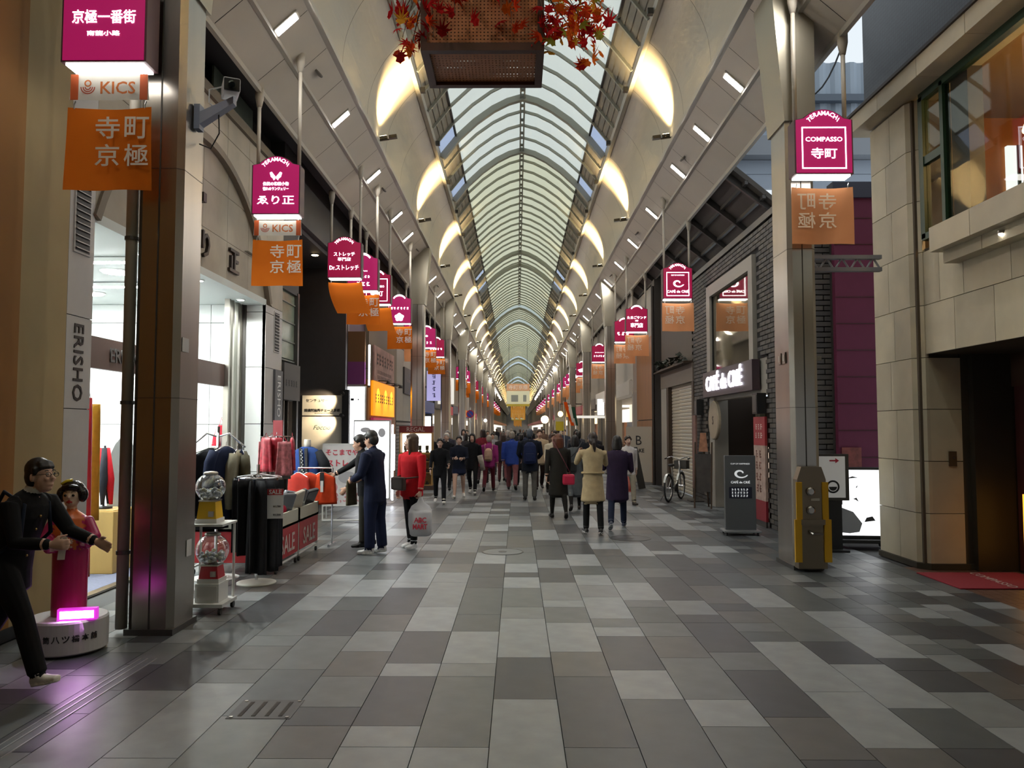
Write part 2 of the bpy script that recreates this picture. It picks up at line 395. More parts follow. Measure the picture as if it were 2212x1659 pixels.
# ---- coves and soffits ------------------------------------------
COVE = [(2.90, 7.32), (2.93, 7.42), (2.92, 7.65), (2.88, 7.93), (2.79, 8.20), (2.62, 8.52), (2.42, 8.76), (2.28, 8.88)]
for _ in range(2):
    q = [COVE[0]]
    for (xa, za), (xb, zb) in zip(COVE, COVE[1:]): q += [(xa * .75 + xb * .25, za * .75 + zb * .25), (xa * .25 + xb * .75, za * .25 + zb * .75)]
    COVE = q + [COVE[-1]]
SOF = [(3.80, 6.52), (3.36, 6.90), (2.90, 7.32)]
def strip(m, prof, s, y0, y1, k=0):
    for (xa, za), (xb, zb) in zip(prof, prof[1:]): m.quad((s * xa, y0, za), (s * xa, y1, za), (s * xb, y1, zb), (s * xb, y0, zb), k)
for s, side in ((-1, 'left'), (1, 'right')):
    cv = sempty('trim_cove_' + side, (AX, 0, 0), 'curved enamel cove above the %s soffit' % side)
    m = MB(); strip(m, COVE, s, .006, 2.060); cme = m.mesh('cove_panel', cream2, True)
    y = 6.0
    while y < 68: link('cove_panel', cme, cv, (0, y, 0)); y += 2.066
    m = MB(); strip(m, COVE, s, y, YF); strip(m, COVE, s, YN, 6.0); m.build('cove_far', cream2, cv, True)
    m = MB()
    for (xa, za), (xb, zb) in zip(COVE, COVE[1:]): m.quad((s * (xa + .02), YN, za + .01), (s * (xa + .02), YF, za + .01), (s * (xb + .02), YF, zb + .01), (s * (xb + .02), YN, zb + .01))
    m.build('cove_backing', jointm, cv)
    m = MB(); m.ext([(s * 2.30, 8.84), (s * 2.20, 8.80), (s * 2.17, 8.98), (s * 2.27, 9.02)], 'xz', YN, 200); m.build('cove_rail', railm, cv)
    m = MB(); m.ext([(s * 2.86, 7.28), (s * 2.96, 7.28), (s * 2.96, 7.37), (s * 2.86, 7.37)], 'xz', YN, 200); m.build('cove_lip', railm, cv)
    m = MB()
    for k in range(26): m.box(s * 2.13 - .05, s * 2.13 + .05, 10 + k * 3.1 - .05, 10 + k * 3.1 + .05, 8.76, 8.86)
    o = m.build('rail_sensors', steel_dk, cv); o['kind'] = 'stuff'
    sf = sempty('trim_soffit_' + side, (AX, 0, 0), 'sloping cream soffit of panels above the %s shops' % side)
    m = MB(); strip(m, SOF[1:], s, .006, 1.044); pa = m.mesh('soffit_panel', cream)
    m = MB(); strip(m, SOF[:2], s, .006, 1.568); pb = m.mesh('soffit_panel', cream)
    y = 6.0
    while y < 66: link('soffit_panel', pa, sf, (0, y, 0)); y += 1.05
    y2 = 6.0
    while y2 < 66: link('soffit_panel', pb, sf, (0, y2, 0)); y2 += 1.575
    m = MB(); strip(m, SOF[1:], s, y, YF); strip(m, SOF[:2], s, y2, YF); strip(m, SOF, s, YN, 6.0); m.build('soffit_far', cream, sf)
    m = MB(); strip(m, [(x + .01, z + .02) for x, z in SOF], s, YN, YF); m.build('soffit_backing', jointm, sf)
    m = MB(); m.ext([(s * 3.34, 6.86), (s * 3.40, 6.86), (s * 3.40, 6.92), (s * 3.34, 6.94)], 'xz', YN, 160); m.build('soffit_bead', railm, sf)
    m = MB(); m.ext([(s * 3.78, 6.46), (s * 3.84, 6.46), (s * 3.84, 6.85), (s * 3.78, 6.55)], 'xz', YN, YF); m.build('soffit_edge', railm, sf)
    # round ceiling speakers on the soffit
    for k, yy in enumerate((11.6, 17.4, 23.4, 29.4) if s < 0 else (9.2, 15.4, 21.4, 27.4)):
        me = MB().lathe([(.10, 0), (.10, .02), (.085, .03)], n=18).mesh('ceiling_speaker', mat('speaker_grey', (.22, .20, .18), .7))
        o = link('ceiling_speaker', me, None, (AX + s * 3.16, yy, 7.082), (R(180), s * R(-42.4), 0))
        tag(o, '%s round grey ceiling speaker from the camera on %s soffit' % (ORD[k], side), 'speaker', 'round soffit speakers')
# dark sheet stands for the shaded gap at left; sloping canopy at right
dkgap = mat('gap_shade', (.035, .033, .032), .8)
canp = mat('canopy_brown', (.085, .075, .065), .7)
o = struct(MB().ext([(-3.66, 6.75), (-5.2, 6.75), (-5.2, 6.9), (-3.66, 6.9)], 'xz', YN, YF).build('trim_1', dkgap), 'dark sheet standing for the shaded gap above the left shop fronts')
eav = sempty('trim_2', (0, 0, 0), 'dark brown sloping canopy over the shops at right')
MB().ext([(3.99, 6.62), (5.3, 5.55), (5.3, 5.65), (3.99, 6.74)], 'xz', 14.6, YF).build('canopy_sheet', canp, eav)
yy = 14.8
while yy < 48:
    MB().ext([(3.99, 6.62), (5.3, 5.55), (5.3, 5.45), (3.99, 6.46)], 'xz', yy, yy + .07).build('canopy_beam', steel_dk, eav); yy += 1.6
for k in range(3):
    t = .25 + .25 * k; x = 3.99 + 1.31 * t; z = 6.62 - 1.07 * t
    B(x - .03, x + .03, 14.6, 60, z - .07, z).build('canopy_purlin', steel_dk, eav)

# ---- cove floodlights and soffit lamps --------------------------
fx = mat('fixture_bronze', (.10, .085, .06), .4, .6)
warm = glow('flood_lens', (1, .82, .5), 14, False)
def flood_proto():
    t = bpy.data.objects.new('cove_floodlight', None); COL.objects.link(t)
    B(-.17, -.01, -.05, .05, -.035, .03).build('driver_box', fx, t); B(.02, .17, -.05, .05, -.03, .03).build('lamp_body', fx, t)
    MB().box(.03, .16, -.045, .045, .031, .036).build('lens', warm, t)
    B(-.01, .26, -.02, .02, -.05, -.03).build('arm', fx, t)
    return t
fp = flood_proto(); first = True
for s, side in ((-1, 'left'), (1, 'right')):
    y = 2.9; k = 0
    while y < 215:
        if y > 12:
            o = fp if first else copytree(fp); first = False
            o.location = (AX + s * 2.70, y, 7.46); o.rotation_euler = (0, s * R(-8), 0 if s > 0 else R(180))
            tag(o, '%s warm floodlight from the camera along the %s cove' % (ORD[k], side), 'lamp', 'cove floodlights'); k += 1
        li = bpy.data.lights.new('cove_light', 'SPOT'); li.energy = COVE_W * (1 if y < 120 else 1.0); li.color = (1, .74, .36); li.spot_size = R(98); li.spot_blend = .95; li.shadow_soft_size = .04
        lo = bpy.data.objects.new('cove_light', li); COL.objects.link(lo)
        lo.location = (AX + s * 2.52, y, 7.52)
        d = Vector((s * .26, .03, 1.0)); lo.rotation_euler = (-d).to_track_quat('Z', 'Y').to_euler()
        y += 6.2
far_l = [51, 54.5, 58, 62, 66, 70.5, 75, 80, 84, 91, 98, 104, 112, 121, 131, 142]
far_r = [50.4, 54, 57.5, 62, 66.5, 71, 76, 82, 87, 93, 100, 108, 117, 127, 138]
SIGN_Y = {-1: [6.36, 10.95, 15.6, 17.05, 18.9, 22.4, 25.8, 29.2, 32.9, 47.5] + far_l, 1: [9.40, 18.0, 24.2, 27.0, 35.2, 44.5] + far_r}
sl = MB(); sl.bbox(-.18, .18, -.07, .07, -.022, .0, .01, 0); slm = sl.mesh('soffit_lamp', lamp_white)
fr = MB()
fr.box(-.21, .21, -.10, .10, -.012, .01)
frm = fr.mesh('lamp_frame', railm)
for s, side, near_y in ((-1, 'left', [4.0, 7.0, 10.1, 13.3, 16.4, 19.6, 21.7, 24.9]), (1, 'right', [5.6, 8.8, 11.9, 14.0, 16.1, 19.3, 22.5, 25.6])):
    ys = list(near_y)
    while ys[-1] < 146: ys.append(ys[-1] + 3.1)
    for k, y in enumerate(ys):
        for q in SIGN_Y[s]:
            if abs(q - y) < .30: y = q + .32
        t = thing('soffit_lamp', '%s bright rectangular lamp from the camera on the %s soffit' % (ORD[k] if k < len(ORD) else 'farther', side), 'lamp', (AX + s * 3.20, y, 7.035), group='soffit lamps')
        if k >= len(ORD): t['label'] = 'far tiny bright lamp in the %s soffit row near the vanishing point' % side
        t.rotation_euler = (0, s * R(42.4), 0)
        link('lamp_lens', slm, t); link('lamp_frame', frm, t)
        if y < 115:
            li = bpy.data.lights.new('soffit_light', 'AREA'); li.shape = 'RECTANGLE'; li.size = .36; li.size_y = .14; li.energy = SOFFIT_W * (1 if y < 60 else 1.5); li.color = (1, .965, .92)
            lo = bpy.data.objects.new('soffit_light', li); COL.objects.link(lo); lo.parent = t; lo.location = (0, 0, -.03)

# ---- arcade columns ---------------------------------------------
def column(x0, x1, y0, y1, lab, side):
    t = sempty('trim_column', (0, 0, 0), lab)
    t.name = 'trim_column_%s' % side
    c = .05; inner = 1 if side == 'left' else -1
    def outline(e=0, ee=0):
        a, b, p, q = x0 - e, x1 + e, y0 - e, y1 + e
        return [(a + c, p), (b - c, p), (b, p + c), (b, q - c), (b - c, q), (a + c, q), (a, q - c), (a, p + c)]
    MB().ext(outline(), 'xy', 0, 6.95).build('shaft', steel, t)
    xm = (x0 + x1) / 2
    MB().box(xm - .006, xm + .006, y0 - .004, y0 + .01, 0, 6.9).build('seam', jointm, t)
    MB().box(x0 - .012, x1 + .012, y0 - .012, y1 + .012, 0, .05).build('foot', steel_dk, t)
    for zz in (1.95, 3.9): MB().ext(outline(.002), 'xy', zz, zz + .006).build('sheet_joint', steel_dk, t)
    # flared head under the soffit
    m = MB(); zt = 7.25
    lo = [(x0 - .02, y0 - .02, 5.5), (x1 + .02, y0 - .02, 5.5), (x1 + .02, y1 + .02, 5.5), (x0 - .02, y1 + .02, 5.5)]
    e = .17
    hi = [(x0 - (e if inner < 0 else .02), y0 - .05, zt), (x1 + (e if inner > 0 else .02), y0 - .05, zt), (x1 + (e if inner > 0 else .02), y1 + .05, zt), (x0 - (e if inner < 0 else .02), y1 + .05, zt)]
    m.rings([lo, hi]); m.build('head', mat('head_steel', (.36, .33, .26), .38, .75), t)
    return t
colL = column(-3.22, -2.84, 6.55, 7.02, 'near left stainless steel arcade column with vertical seam', 'left')
for k, yy in enumerate((24.0, 33.5, 43.5, 53.5, 63.5, 74, 85, 96)): column(-3.26, -2.86, yy, yy + .5, '%s steel arcade column beyond the near one on left' % ORD[k], 'left')
colR = column(3.33, 3.67, 9.58, 10.2, 'near right stainless steel arcade column carrying a yellow striped box', 'right')
for k, yy in enumerate((29.2, 39.2, 49.2, 59.2, 69.2, 80, 91)): column(3.30, 3.68, yy, yy + .5, '%s steel arcade column beyond the near one on right' % ORD[k], 'right')
# downpipe beside the left column
p = thing('downpipe', 'grey-brown rain downpipe beside the near left steel column', 'pipe', (-3.29, 6.62, 0))
MB().tube([(0, 0, .04), (0, 0, 6.9)], .048, 14).build('pipe', mat('pipe_brown', (.30, .27, .22), .5), p, True)
for z in (.65, 3.3, 1.9): MB().lathe([(.056, 0), (.056, .03)], (0, 0, z), 14).build('bracket', steel_dk, p)
# added unseen wall behind the camera blocks sky light; far wall closes the end
struct(B(-6, 6.5, YN - .2, YN, 0, 11).build('wall_sky_block', mat('back_wall', (.25, .23, .2), .8)))
struct(B(-6, 6.5, YF, YF + .3, 0, 11).build('wall_far', mat('far_wall', (.30, .30, .32), .8)))

# ---- slot drain, covers, manholes --------------------------------
dr = thing('slot_drain', 'narrow slot drain with two steel edges near left column', 'drain', (-2.72, 3.2, 0))
MB().box(-.055, .055, 0, 2.7, -.011, .001).build('channel', mat('drain_grey', (.10, .11, .115), .5), dr)
for x in (-.062, -.012, .055): MB().box(x, x + .008, 0, 2.7, 0, .004).build('steel_edge', mat('drain_steel', (.45, .45, .45), .4, .7), dr)
cv = thing('square_cover', 'square slotted access cover in the paving at lower left', 'cover', (-1.52, 4.86, 0))
MB().box(-.19, .19, -.16, .16, -.01, .0025).build('plate', mat('cover_dark', (.055, .05, .05), .5, noise=.2), cv)
for x in (-.12, -.04, .04, .12): MB().box(x - .012, x + .012, -.12, .12, .002, .0045).build('slot', jointm, cv)
for x in (-.165, .165):
    for y in (-.135, .135): MB().lathe([(.012, 0), (.012, .004)], (x, y, .002), 8).build('screw', steel, cv)
for nm, x, y, r_, lab in (('manhole_cover', -.20, 10.95, .27, 'round paved manhole cover in the middle of the street'), ('manhole_cover', 1.75, 12.3, .30, 'round dark manhole cover ahead of the beige coat')):
    t = thing(nm, lab, 'manhole cover', (x, y, 0), group='manhole covers')
    MB().lathe([(r_, -.01), (r_, .003), (r_ - .02, .003)], n=36).build('plate', gm[4] if x < 0 else gm[2], t)
    m = MB(); n = 36
    m.rings([[((r_ + e) * math.cos(2 * math.pi * k / n), (r_ + e) * math.sin(2 * math.pi * k / n), z) for k in range(n)] for e, z in ((0, .0), (0, .005), (.018, .005), (.018, 0))], cap=False)
    m.build('ring', steel_dk, t)
    MB().lathe([(.06, 0), (.055, .006)], n=16).build('centre_cap', steel_dk, t)

# ================================================================== LEFT SHOP FRONTS
LX = -4.09
ochre = mat('ochre_plaster', (.30, .135, .025), .75, noise=.06, nscale=2)
beige = mat('beige_plaster', (.40, .295, .14), .75, noise=.06, nscale=2)
panelw = mat('panel_white', (.52, .50, .48), .55, noise=.04)
conc = mat('stone_facade', (.42, .37, .29), .7, noise=.14, nscale=2.2, bump=.1)
conc2 = mat('stone_tympanum', (.35, .31, .245), .7, noise=.16, nscale=2.0, bump=.1)
mould = mat('arch_mould', (.20, .165, .12), .7)
white = mat('shop_white', (.80, .82, .80), .5)
bronze = mat('bronze_dark', (.035, .025, .02), .45, .5)
black = mat('black_paint', (.012, .012, .013), .5)
shoplamp = glow('shop_lamp', (.94, 1.0, .97), ROOM_E * 2.2)
brownwood = mat('brown_lintel', (.085, .05, .04), .4, .3)
glassm = glass('shop_glass', (.93, .97, .96), .06)
glass_dk = glass('dark_glass', (.55, .58, .55), .14)
wl = sempty('wall_left', (0, 0, 0), 'row of shop fronts along the left side')
B(-4.6, LX, -14, 6.4, .10, 6.75).build('ochre_wall', ochre, wl)
B(-4.6, LX, 6.4, 7.07, .10, 6.75).build('beige_pier', beige, wl)
B(-4.6, LX + .015, -14, 7.07, 0, .10).build('base_band', black, wl)
for a, b in ((.10, 1.876), (1.884, 2.736), (2.744, 4.5), (4.508, 6.75)): B(-4.6, LX, 7.075, 7.50, a, b).build('pier_panel', panelw, wl)
B(-4.58, LX - .02, 7.07, 7.495, 0, 6.7).build('pier_core', jointm, wl)
text('ERISHO', .2, bronze, (LX + .004, 7.28, 2.31), 'left', wl, 'shop_lettering', width=.72, height=.16, roll=R(-90), extrude=.003, bold=.012, spacing=1.08)
def louvre(y0, y1, z0, z1, n, x=LX, parent=None, sgn=1):
    B(x, x + .012 * sgn, y0 - .02, y1 + .02, z0 - .02, z1 + .02).build('vent_frame', panelw, parent)
    B(x + .012 * sgn, x + .014 * sgn, y0, y1, z0, z1).build('vent_dark', black, parent)
    for k in range(n):
        z = z0 + (k + .5) * (z1 - z0) / n
        MB().ext([(x + .012 * sgn, z), (x + .03 * sgn, z - .012), (x + .03 * sgn, z - .005), (x + .012 * sgn, z + .007)], 'xz', y0, y1).build('vent_slat', panelw, parent)
louvre(7.16, 7.40, 3.35, 4.0, 11, parent=wl)
# ---- clothing shop with the arched stone front (y 7.5 .. 13.6)
cy, cz, cr = 10.2, 2.60, 2.87
def arch_z(y, r): return cz + math.sqrt(max(r * r - (y - cy) ** 2, 0))
# tympanum slabs under the arch
ys = [7.56, 8.44, 9.32, 10.2, 11.08, 11.96, 12.84]
for i in range(6):
    for (za, zb) in ((3.72, 4.36), (4.36, 5.0), (5.0, 5.5)):
        ya, yb = ys[i] + .004, ys[i + 1] - .004
        N = 6; top = [(ya + (yb - ya) * k / N) for k in range(N + 1)]
        poly = []
        for y in top: poly.append((y, min(zb - .004, arch_z(y, cr))))
        if max(p[1] for p in poly) < za + .03: continue
        poly = [(y, max(z, za + .003)) for y, z in poly]
        out = [(ya, za + .002), (yb, za + .002)] + poly[::-1]
        MB().ext(out, 'yz', -4.5, LX - .05).build('tympanum_slab', conc2, wl)
# arch moulding
m = MB(); rs = []
for k in range(29):
    a = R(180 - 23 - k * (180 - 46) / 28); c_, s_ = math.cos(a), math.sin(a)
    rs.append([(x, cy - c_ * r_, cz + s_ * r_) for x, r_ in ((LX - .06, cr), (LX + .03, cr), (LX + .03, cr + .10), (LX - .06, cr + .10))])
m.rings(rs); m.build('arch_moulding', mould, wl)
# slabs around the arch
for i, (ya, yb) in enumerate(((7.5, 8.2), (8.2, 9.1), (9.1, 10.0), (10.0, 10.9), (10.9, 11.8), (11.8, 12.7), (12.7, 13.6))):
    for za, zb in ((3.72, 4.4), (4.4, 5.1), (5.1, 5.8), (5.8, 6.1)):
        N = 8; ylist = [ya + .004 + (yb - ya - .008) * k / N for k in range(N + 1)]
        low = [(y, max(za + .004, arch_z(y, cr + .09))) for y in ylist]
        if min(p[1] for p in low) > zb - .02: continue
        low = [(y, min(z, zb - .005)) for y, z in low]
        MB().ext(low + [(ylist[-1], zb - .004), (ylist[0], zb - .004)], 'yz', -4.5, LX).build('facade_slab', conc, wl)
MB().box(-4.5, LX + .05, 7.5, 13.6, 6.1, 6.24).build('cornice', mould, wl)
B(-4.6, LX - .09, 7.5, 13.6, 3.74, 6.2).build('facade_core', jointm, wl)
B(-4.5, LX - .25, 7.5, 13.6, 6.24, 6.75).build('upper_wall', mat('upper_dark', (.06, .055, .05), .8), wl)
B(-4.22, LX - .1, 10.6, 12.2, 6.26, 6.72).build('upper_window', mat('upper_window', (.22, .27, .22), .3), wl)
# bronze letters on the tympanum
text('り', .40, bronze, (LX - .03, 10.25, 4.12), 'left', wl, 'shop_lettering', extrude=.02, bold=.02)
text('正', .40, bronze, (LX - .03, 11.30, 4.12), 'left', wl, 'shop_lettering', extrude=.02, bold=.02)
text('ゑ', .40, bronze, (LX - .03, 9.2, 4.12), 'left', wl, 'shop_lettering', extrude=.02, bold=.02)
MB().box(LX - .05, LX + .06, 9.95, 10.05, 4.62, 4.74).build('bracket_stub', bronze, wl)
# room behind
rm = sempty('wall_shop', (0, 0, 0), 'bright white interior of the clothing shop behind the arch')
B(-9.0, -8.9, 7.5, 12.7, 0, 3.7).build('back_wall', white, rm)
B(-9.0, -4.12, 7.40, 7.52, 0, 3.7).build('near_wall', white, rm)
for i, (xa, xb) in enumerate(((-8.9, -7.2), (-7.2, -6.3), (-6.3, -5.4), (-5.4, -4.95), (-4.95, -4.5))):
    for za, zb in ((0, 1.15), (1.15, 1.76), (1.76, 2.68), (2.68, 3.4), (3.4, 3.7)):
        B(xa + .005, xb - .005, 12.62, 12.7, za + .005, zb - .005).build('wall_panel', white, rm)
B(-9, -4.4, 12.66, 12.75, 0, 3.72).build('panel_core', jointm, rm)
B(-9.0, -4.1, 7.4, 12.75, 3.70, 3.80).build('shop_ceiling', mat('shop_ceiling', (.62, .66, .63), .7), rm)
B(-9.0, -4.35, 7.5, 12.7, .002, .012).build('carpet', mat('carpet_blue', (.13, .14, .20), .95, noise=.2, nscale=40), rm)
B(-4.40, -4.30, 7.5, 12.7, 0, .02).build('threshold', steel, rm)
k = 0
for x in (-5.1, -6.3, -7.6):
    for y in (8.3, 9.9, 11.5):
        t = thing('downlight', '%s round recessed downlight in the bright clothing shop ceiling' % ORD[k], 'lamp', (x, y, 3.70), group='shop downlights'); k += 1
        MB().lathe([(.20, 0), (.20, -.012), (.17, -.02)], n=20).build('trim_ring', white, t)
        MB().lathe([(.165, -.022), (.165, -.026)], n=20).build('lens', shoplamp, t)
for k, y in enumerate((8.9, 10.5, 12.1)):  # one is a known lamp; the others are added to brighten the pillar
    t = thing('entrance_downlight', '%s small downlight under the stone lintel at the shop entrance' % ORD[k], 'lamp', (-4.29, y, 3.70), group='entrance downlights')
    MB().lathe([(.07, 0), (.07, -.012), (.055, -.016)], n=16).build('trim_ring', white, t); MB().lathe([(.05, -.017), (.05, -.02)], n=16).build('lens', glow('entrance_lens', (1, .98, .95), 6, False), t)
    li = bpy.data.lights.new('entrance_light', 'SPOT'); li.energy = 130; li.color = (.95, 1, .97); li.spot_size = R(150); li.spot_blend = .6; li.shadow_soft_size = .05
    lo = bpy.data.objects.new('entrance_light', li); COL.objects.link(lo); lo.parent = t; lo.location = (0, 0, -.03)
for y in (9.1, 10.7):  # fill strips added to brighten the shop interior
    t = thing('fill_strip', 'long added fill light under the clothing shop ceiling, %s row' % ('nearer' if y < 10 else 'farther'), 'lamp', (-6.5, y, 3.69), group='shop fill lights')
    MB().box(-2.0, 2.0, -.06, .06, -.05, 0).build('housing', white, t); MB().box(-1.95, 1.95, -.05, .05, -.058, -.051).build('tube', shoplamp, t)
# shop-front glazing frames
for y, wd in ((12.05, .05), (12.2, .07), (12.42, .10), (12.6, .08)): B(-4.52, -4.44, y, y + wd, 0, 3.7).build('window_mullion', steel, rm)
B(-4.485, -4.475, 12.1, 12.6, 0, 3.7).build('window_pane', glassm, rm)
B(-4.56, -4.50, 7.55, 12.1, 2.34, 2.68).build('lintel_sign', brownwood, rm)
text('ERISHO', .22, steel_dk, (-4.495, 9.0, 2.51), 'left', rm, 'lintel_lettering', extrude=.006, bold=.01)
# ---- tiled pillar at the far end of the shop
for za, zb in ((.05, 1.0), (1.0, 1.77), (1.77, 2.69), (2.69, 3.59), (3.59, 3.72)):
    B(-4.485, LX - .004, 12.70, 12.76, za + .005, zb - .005).build('pillar_panel', white, rm)
for za, zb in ((.05, 1.0), (1.0, 1.77), (1.77, 2.69), (2.69, 3.59), (3.59, 3.72)):
    B(LX - .05, LX, 12.70, 13.60, za + .005, zb - .005).build('pillar_panel', panelw, rm)
B(-4.48, LX - .02, 12.74, 13.58, 0, 3.72).build('pillar_core', jointm, rm)
louvre(13.15, 13.40, 3.0, 3.65, 12, parent=rm)
B(LX, LX + .04, 13.14, 13.56, 1.80, 2.68).build('pillar_sign', mat('sign_grey', (.12, .12, .13), .5), rm)
text('ERISHO', .2, mat('letter_white', (.75, .75, .74), .5), (LX + .042, 13.35, 2.24), 'left', rm, 'shop_lettering', width=.7, height=.17, roll=R(-90))
# ---- narrow shop: green window over a small sign and an ochre door (13.6 .. 14.6)
ns = sempty('wall_narrow_shop', (0, 0, 0), 'narrow dark shop front with a green window above')
greenw = mat('green_window', (.26, .31, .24), .25, noise=.2, nscale=4)
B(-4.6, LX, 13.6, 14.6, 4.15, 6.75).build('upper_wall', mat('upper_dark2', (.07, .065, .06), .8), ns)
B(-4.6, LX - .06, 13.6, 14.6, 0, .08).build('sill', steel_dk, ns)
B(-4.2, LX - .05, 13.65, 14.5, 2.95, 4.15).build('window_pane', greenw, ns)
for z in (2.9, 3.25, 3.6, 3.95): B(-4.15, LX - .03, 13.6, 14.55, z, z + .025).build('window_bar', mat('bar_green', (.18, .20, .17), .5), ns)
B(-4.15, LX + .02, 14.5, 14.6, 0, 4.2).build('jamb', steel_dk, ns)
B(-4.3, LX + .05, 13.6, 14.6, 2.2, 2.85).build('sign_box', mat('sign_brown', (.075, .068, .062), .6), ns)
marks(ns, (LX + .052, 14.1, 2.5), .8, .17, 1, black, 'left', 3)
B(-4.75, -4.6, 13.6, 14.6, 0, 2.2).build('door', mat('door_ochre', (.42, .26, .07), .5), ns)
for y in (13.85, 14.1, 14.35): B(-4.6, LX - .1, y, y + .05, 0, 2.2).build('door_post', steel, ns)
# ---- dark recess with the lit white notice panels (14.6 .. 18.6)
rc = sempty('wall_recess', (0, 0, 0), 'dark recessed entrance with lit notice panels')
dkb = mat('recess_dark', (.030, .026, .024), .6)
B(-6.2, -6.1, 14.6, 18.6, 0, 5.5).build('side_wall', dkb, rc)
B(-6.2, -4.05, 18.5, 18.65, 0, 5.6).build('end_wall', mat('recess_brown', (.042, .036, .034), .5, noise=.08), rc)
B(-6.2, -4.2, 14.6, 18.6, 5.5, 5.6).build('recess_ceiling', dkb, rc)
B(-4.6, LX, 14.6, 22, 5.6, 6.75).build('fascia', dkb, rc)
B(-6.2, -4.6, 14.5, 14.6, 0, 5.5).build('near_side', dkb, rc)
t = thing('downlight', 'small warm downlight in the dark recess ceiling', 'lamp', (-4.42, 17.0, 5.5))
MB().lathe([(.10, 0), (.10, -.015), (.08, -.02)], n=16).build('trim_ring', steel_dk, t); MB().lathe([(.075, -.021), (.07, -.03)], n=16).build('lens', glow('warm_lens', (1, .72, .36), 14), t)
npm = mat('notice_cream', (.62, .56, .46), .5)
t = thing('notice_board', 'upper cream notice board with two lines of Japanese text, spotlit', 'sign', (-4.57, 18.46, 1.99))
B(-.47, .47, -.03, .03, .01, .48).build('panel', npm, t)
text('センチュリー', .1, black, (-.12, -.034, .36), 'cam', t, width=.52); text('探偵興信所チェース京都', .1, black, (0, -.034, .13), 'cam', t, width=.84, bold=.02)
marks(t, (.02, -.032, .055), .4, .035, 1, black, 'cam', 4)
t = thing('notice_board', 'lower cream board with cursive shop name, spotlit from right', 'sign', (-4.57, 18.46, .25))
B(-.47, .47, -.03, .03, 0, 1.72).build('panel', npm, t)
text('Foccio', .2, mat('grey_green', (.13, .16, .14), .6), (.0, -.034, 1.47), 'cam', t, width=.40, shear=.35)
t = thing('notice_post', 'dark post with two spot lamps beside cream notice boards', 'post', (-4.03, 18.42, 0))
B(-.06, .10, -.08, .08, 0, 2.6).build('post', black, t)
for z in (2.5, 1.97):
    h = MB().tube([(-.02, -.14, z), (-.02, -.34, z + .03)], .045, 10).build('spot_head', black, t); B(-.03, 0, -.16, -.06, z - .02, z + .01).build('bracket', black, t)
    li = bpy.data.lights.new('notice_spot', 'SPOT'); li.energy = 55; li.color = (1, .82, .55); li.spot_size = R(60); li.spot_blend = .6; li.shadow_soft_size = .03
    lo = bpy.data.objects.new('notice_spot', li); COL.objects.link(lo); lo.location = (-4.12, 18.05, z + .03)
    d = Vector((-.42, .38, -.22)); lo.rotation_euler = (-d).to_track_quat('Z', 'Y').to_euler()
# ---- colourful shops (18.9 .. 31)
cs = sempty('wall_colour_shops', (0, 0, 0), 'lit signs and shutters of the small left shops')
B(-4.7, -4.2, 18.7, 21.6, 0, 5.6).build('shop_wall', mat('wall_maroon', (.06, .03, .05), .6), cs)
t = thing('projecting_sign', 'brown and purple board above the white light box', 'sign', (-3.92, 19.3, 2.78))
B(-.24, .18, -.05, .05, .55, 1.3).build('upper_board', mat('board_brown', (.14, .065, .02), .6), t); B(-.24, .18, -.05, .05, .0, .55).build('lower_board', mat('board_purple', (.16, .03, .14), .6), t)
B(-.3, -.24, -.06, .06, -2.78, 1.6).build('post', steel_dk, t)
B(-.24, -.15, .05, .1, .2, .4).build('bracket', steel_dk, t)
wht = glow('lightbox_white', (.95, .97, 1), 2.6)
t = thing('light_box', 'tall white light box sign projecting from left shop', 'sign', (-3.93, 19.25, .75))
B(-.22, .22, -.08, .08, 0, 1.98).build('case', panelw, t); B(-.21, .21, -.086, -.081, .02, 1.96).build('face', wht, t)
B(-.13, -.05, -.09, -.087, 1.62, 1.68).build('mark', black, t); B(.04, .07, -.09, -.087, 1.63, 1.67).build('mark', black, t)
B(-.22, .22, -.08, .08, -.75, 0).build('lower_case', mat('case_navy', (.03, .04, .08), .5), t)
t = thing('neon_tube', 'thin vertical white neon tube beside the projecting boards', 'lamp', (-3.64, 19.3, 2.75))
MB().tube([(0, 0, 0), (0, 0, 1.0)], .022, 8).build('tube', glow('neon', (.9, .93, 1), 9), t); B(-.02, .02, -.02, .02, -.05, 0).build('cap', steel_dk, t); B(-.09, 0, -.015, .015, .4, .43).build('holder', steel_dk, t)
# orange-lit sign wall
wood = mat('wood_orange', (.30, .11, .03), .5)
B(-4.5, LX, 21.6, 26.6, 3.05, 6.75).build('upper_wall', mat('upper_brown', (.16, .12, .08), .7), cs)
B(-4.5, LX - .02, 21.6, 26.6, 0, 3.05).build('lower_wall', wood, cs)
t = thing('poster_board', 'worn pink poster board with dark lettering above orange sign', 'sign', (LX + .012, 23.9, 3.055))
B(0, .05, -1.8, 1.8, .0, 1.0).build('board', mat('poster_pink', (.35, .20, .17), .6, noise=.35, nscale=3), t)
marks(t, (.051, 0, .64), 2.9, .5, 1, mat('ink_brown', (.06, .03, .03), .6), 'left', 5); marks(t, (.051, 0, .2), 2.6, .3, 2, mat('ink_brown', (.06, .03, .03), .6), 'left', 6)
orange_lit = mat('orange_sign', (.85, .33, .01), .5, emit=.5, ecol=(1, .35, .01))
t = thing('orange_sign', 'glowing orange sign with dark lettering under the poster board', 'sign', (LX, 23.9, 2.06))
B(0, .06, -1.9, 1.9, 0, .98).build('board', orange_lit, t); marks(t, (.061, 0, .5), 3.1, .40, 1, black, 'left', 7)
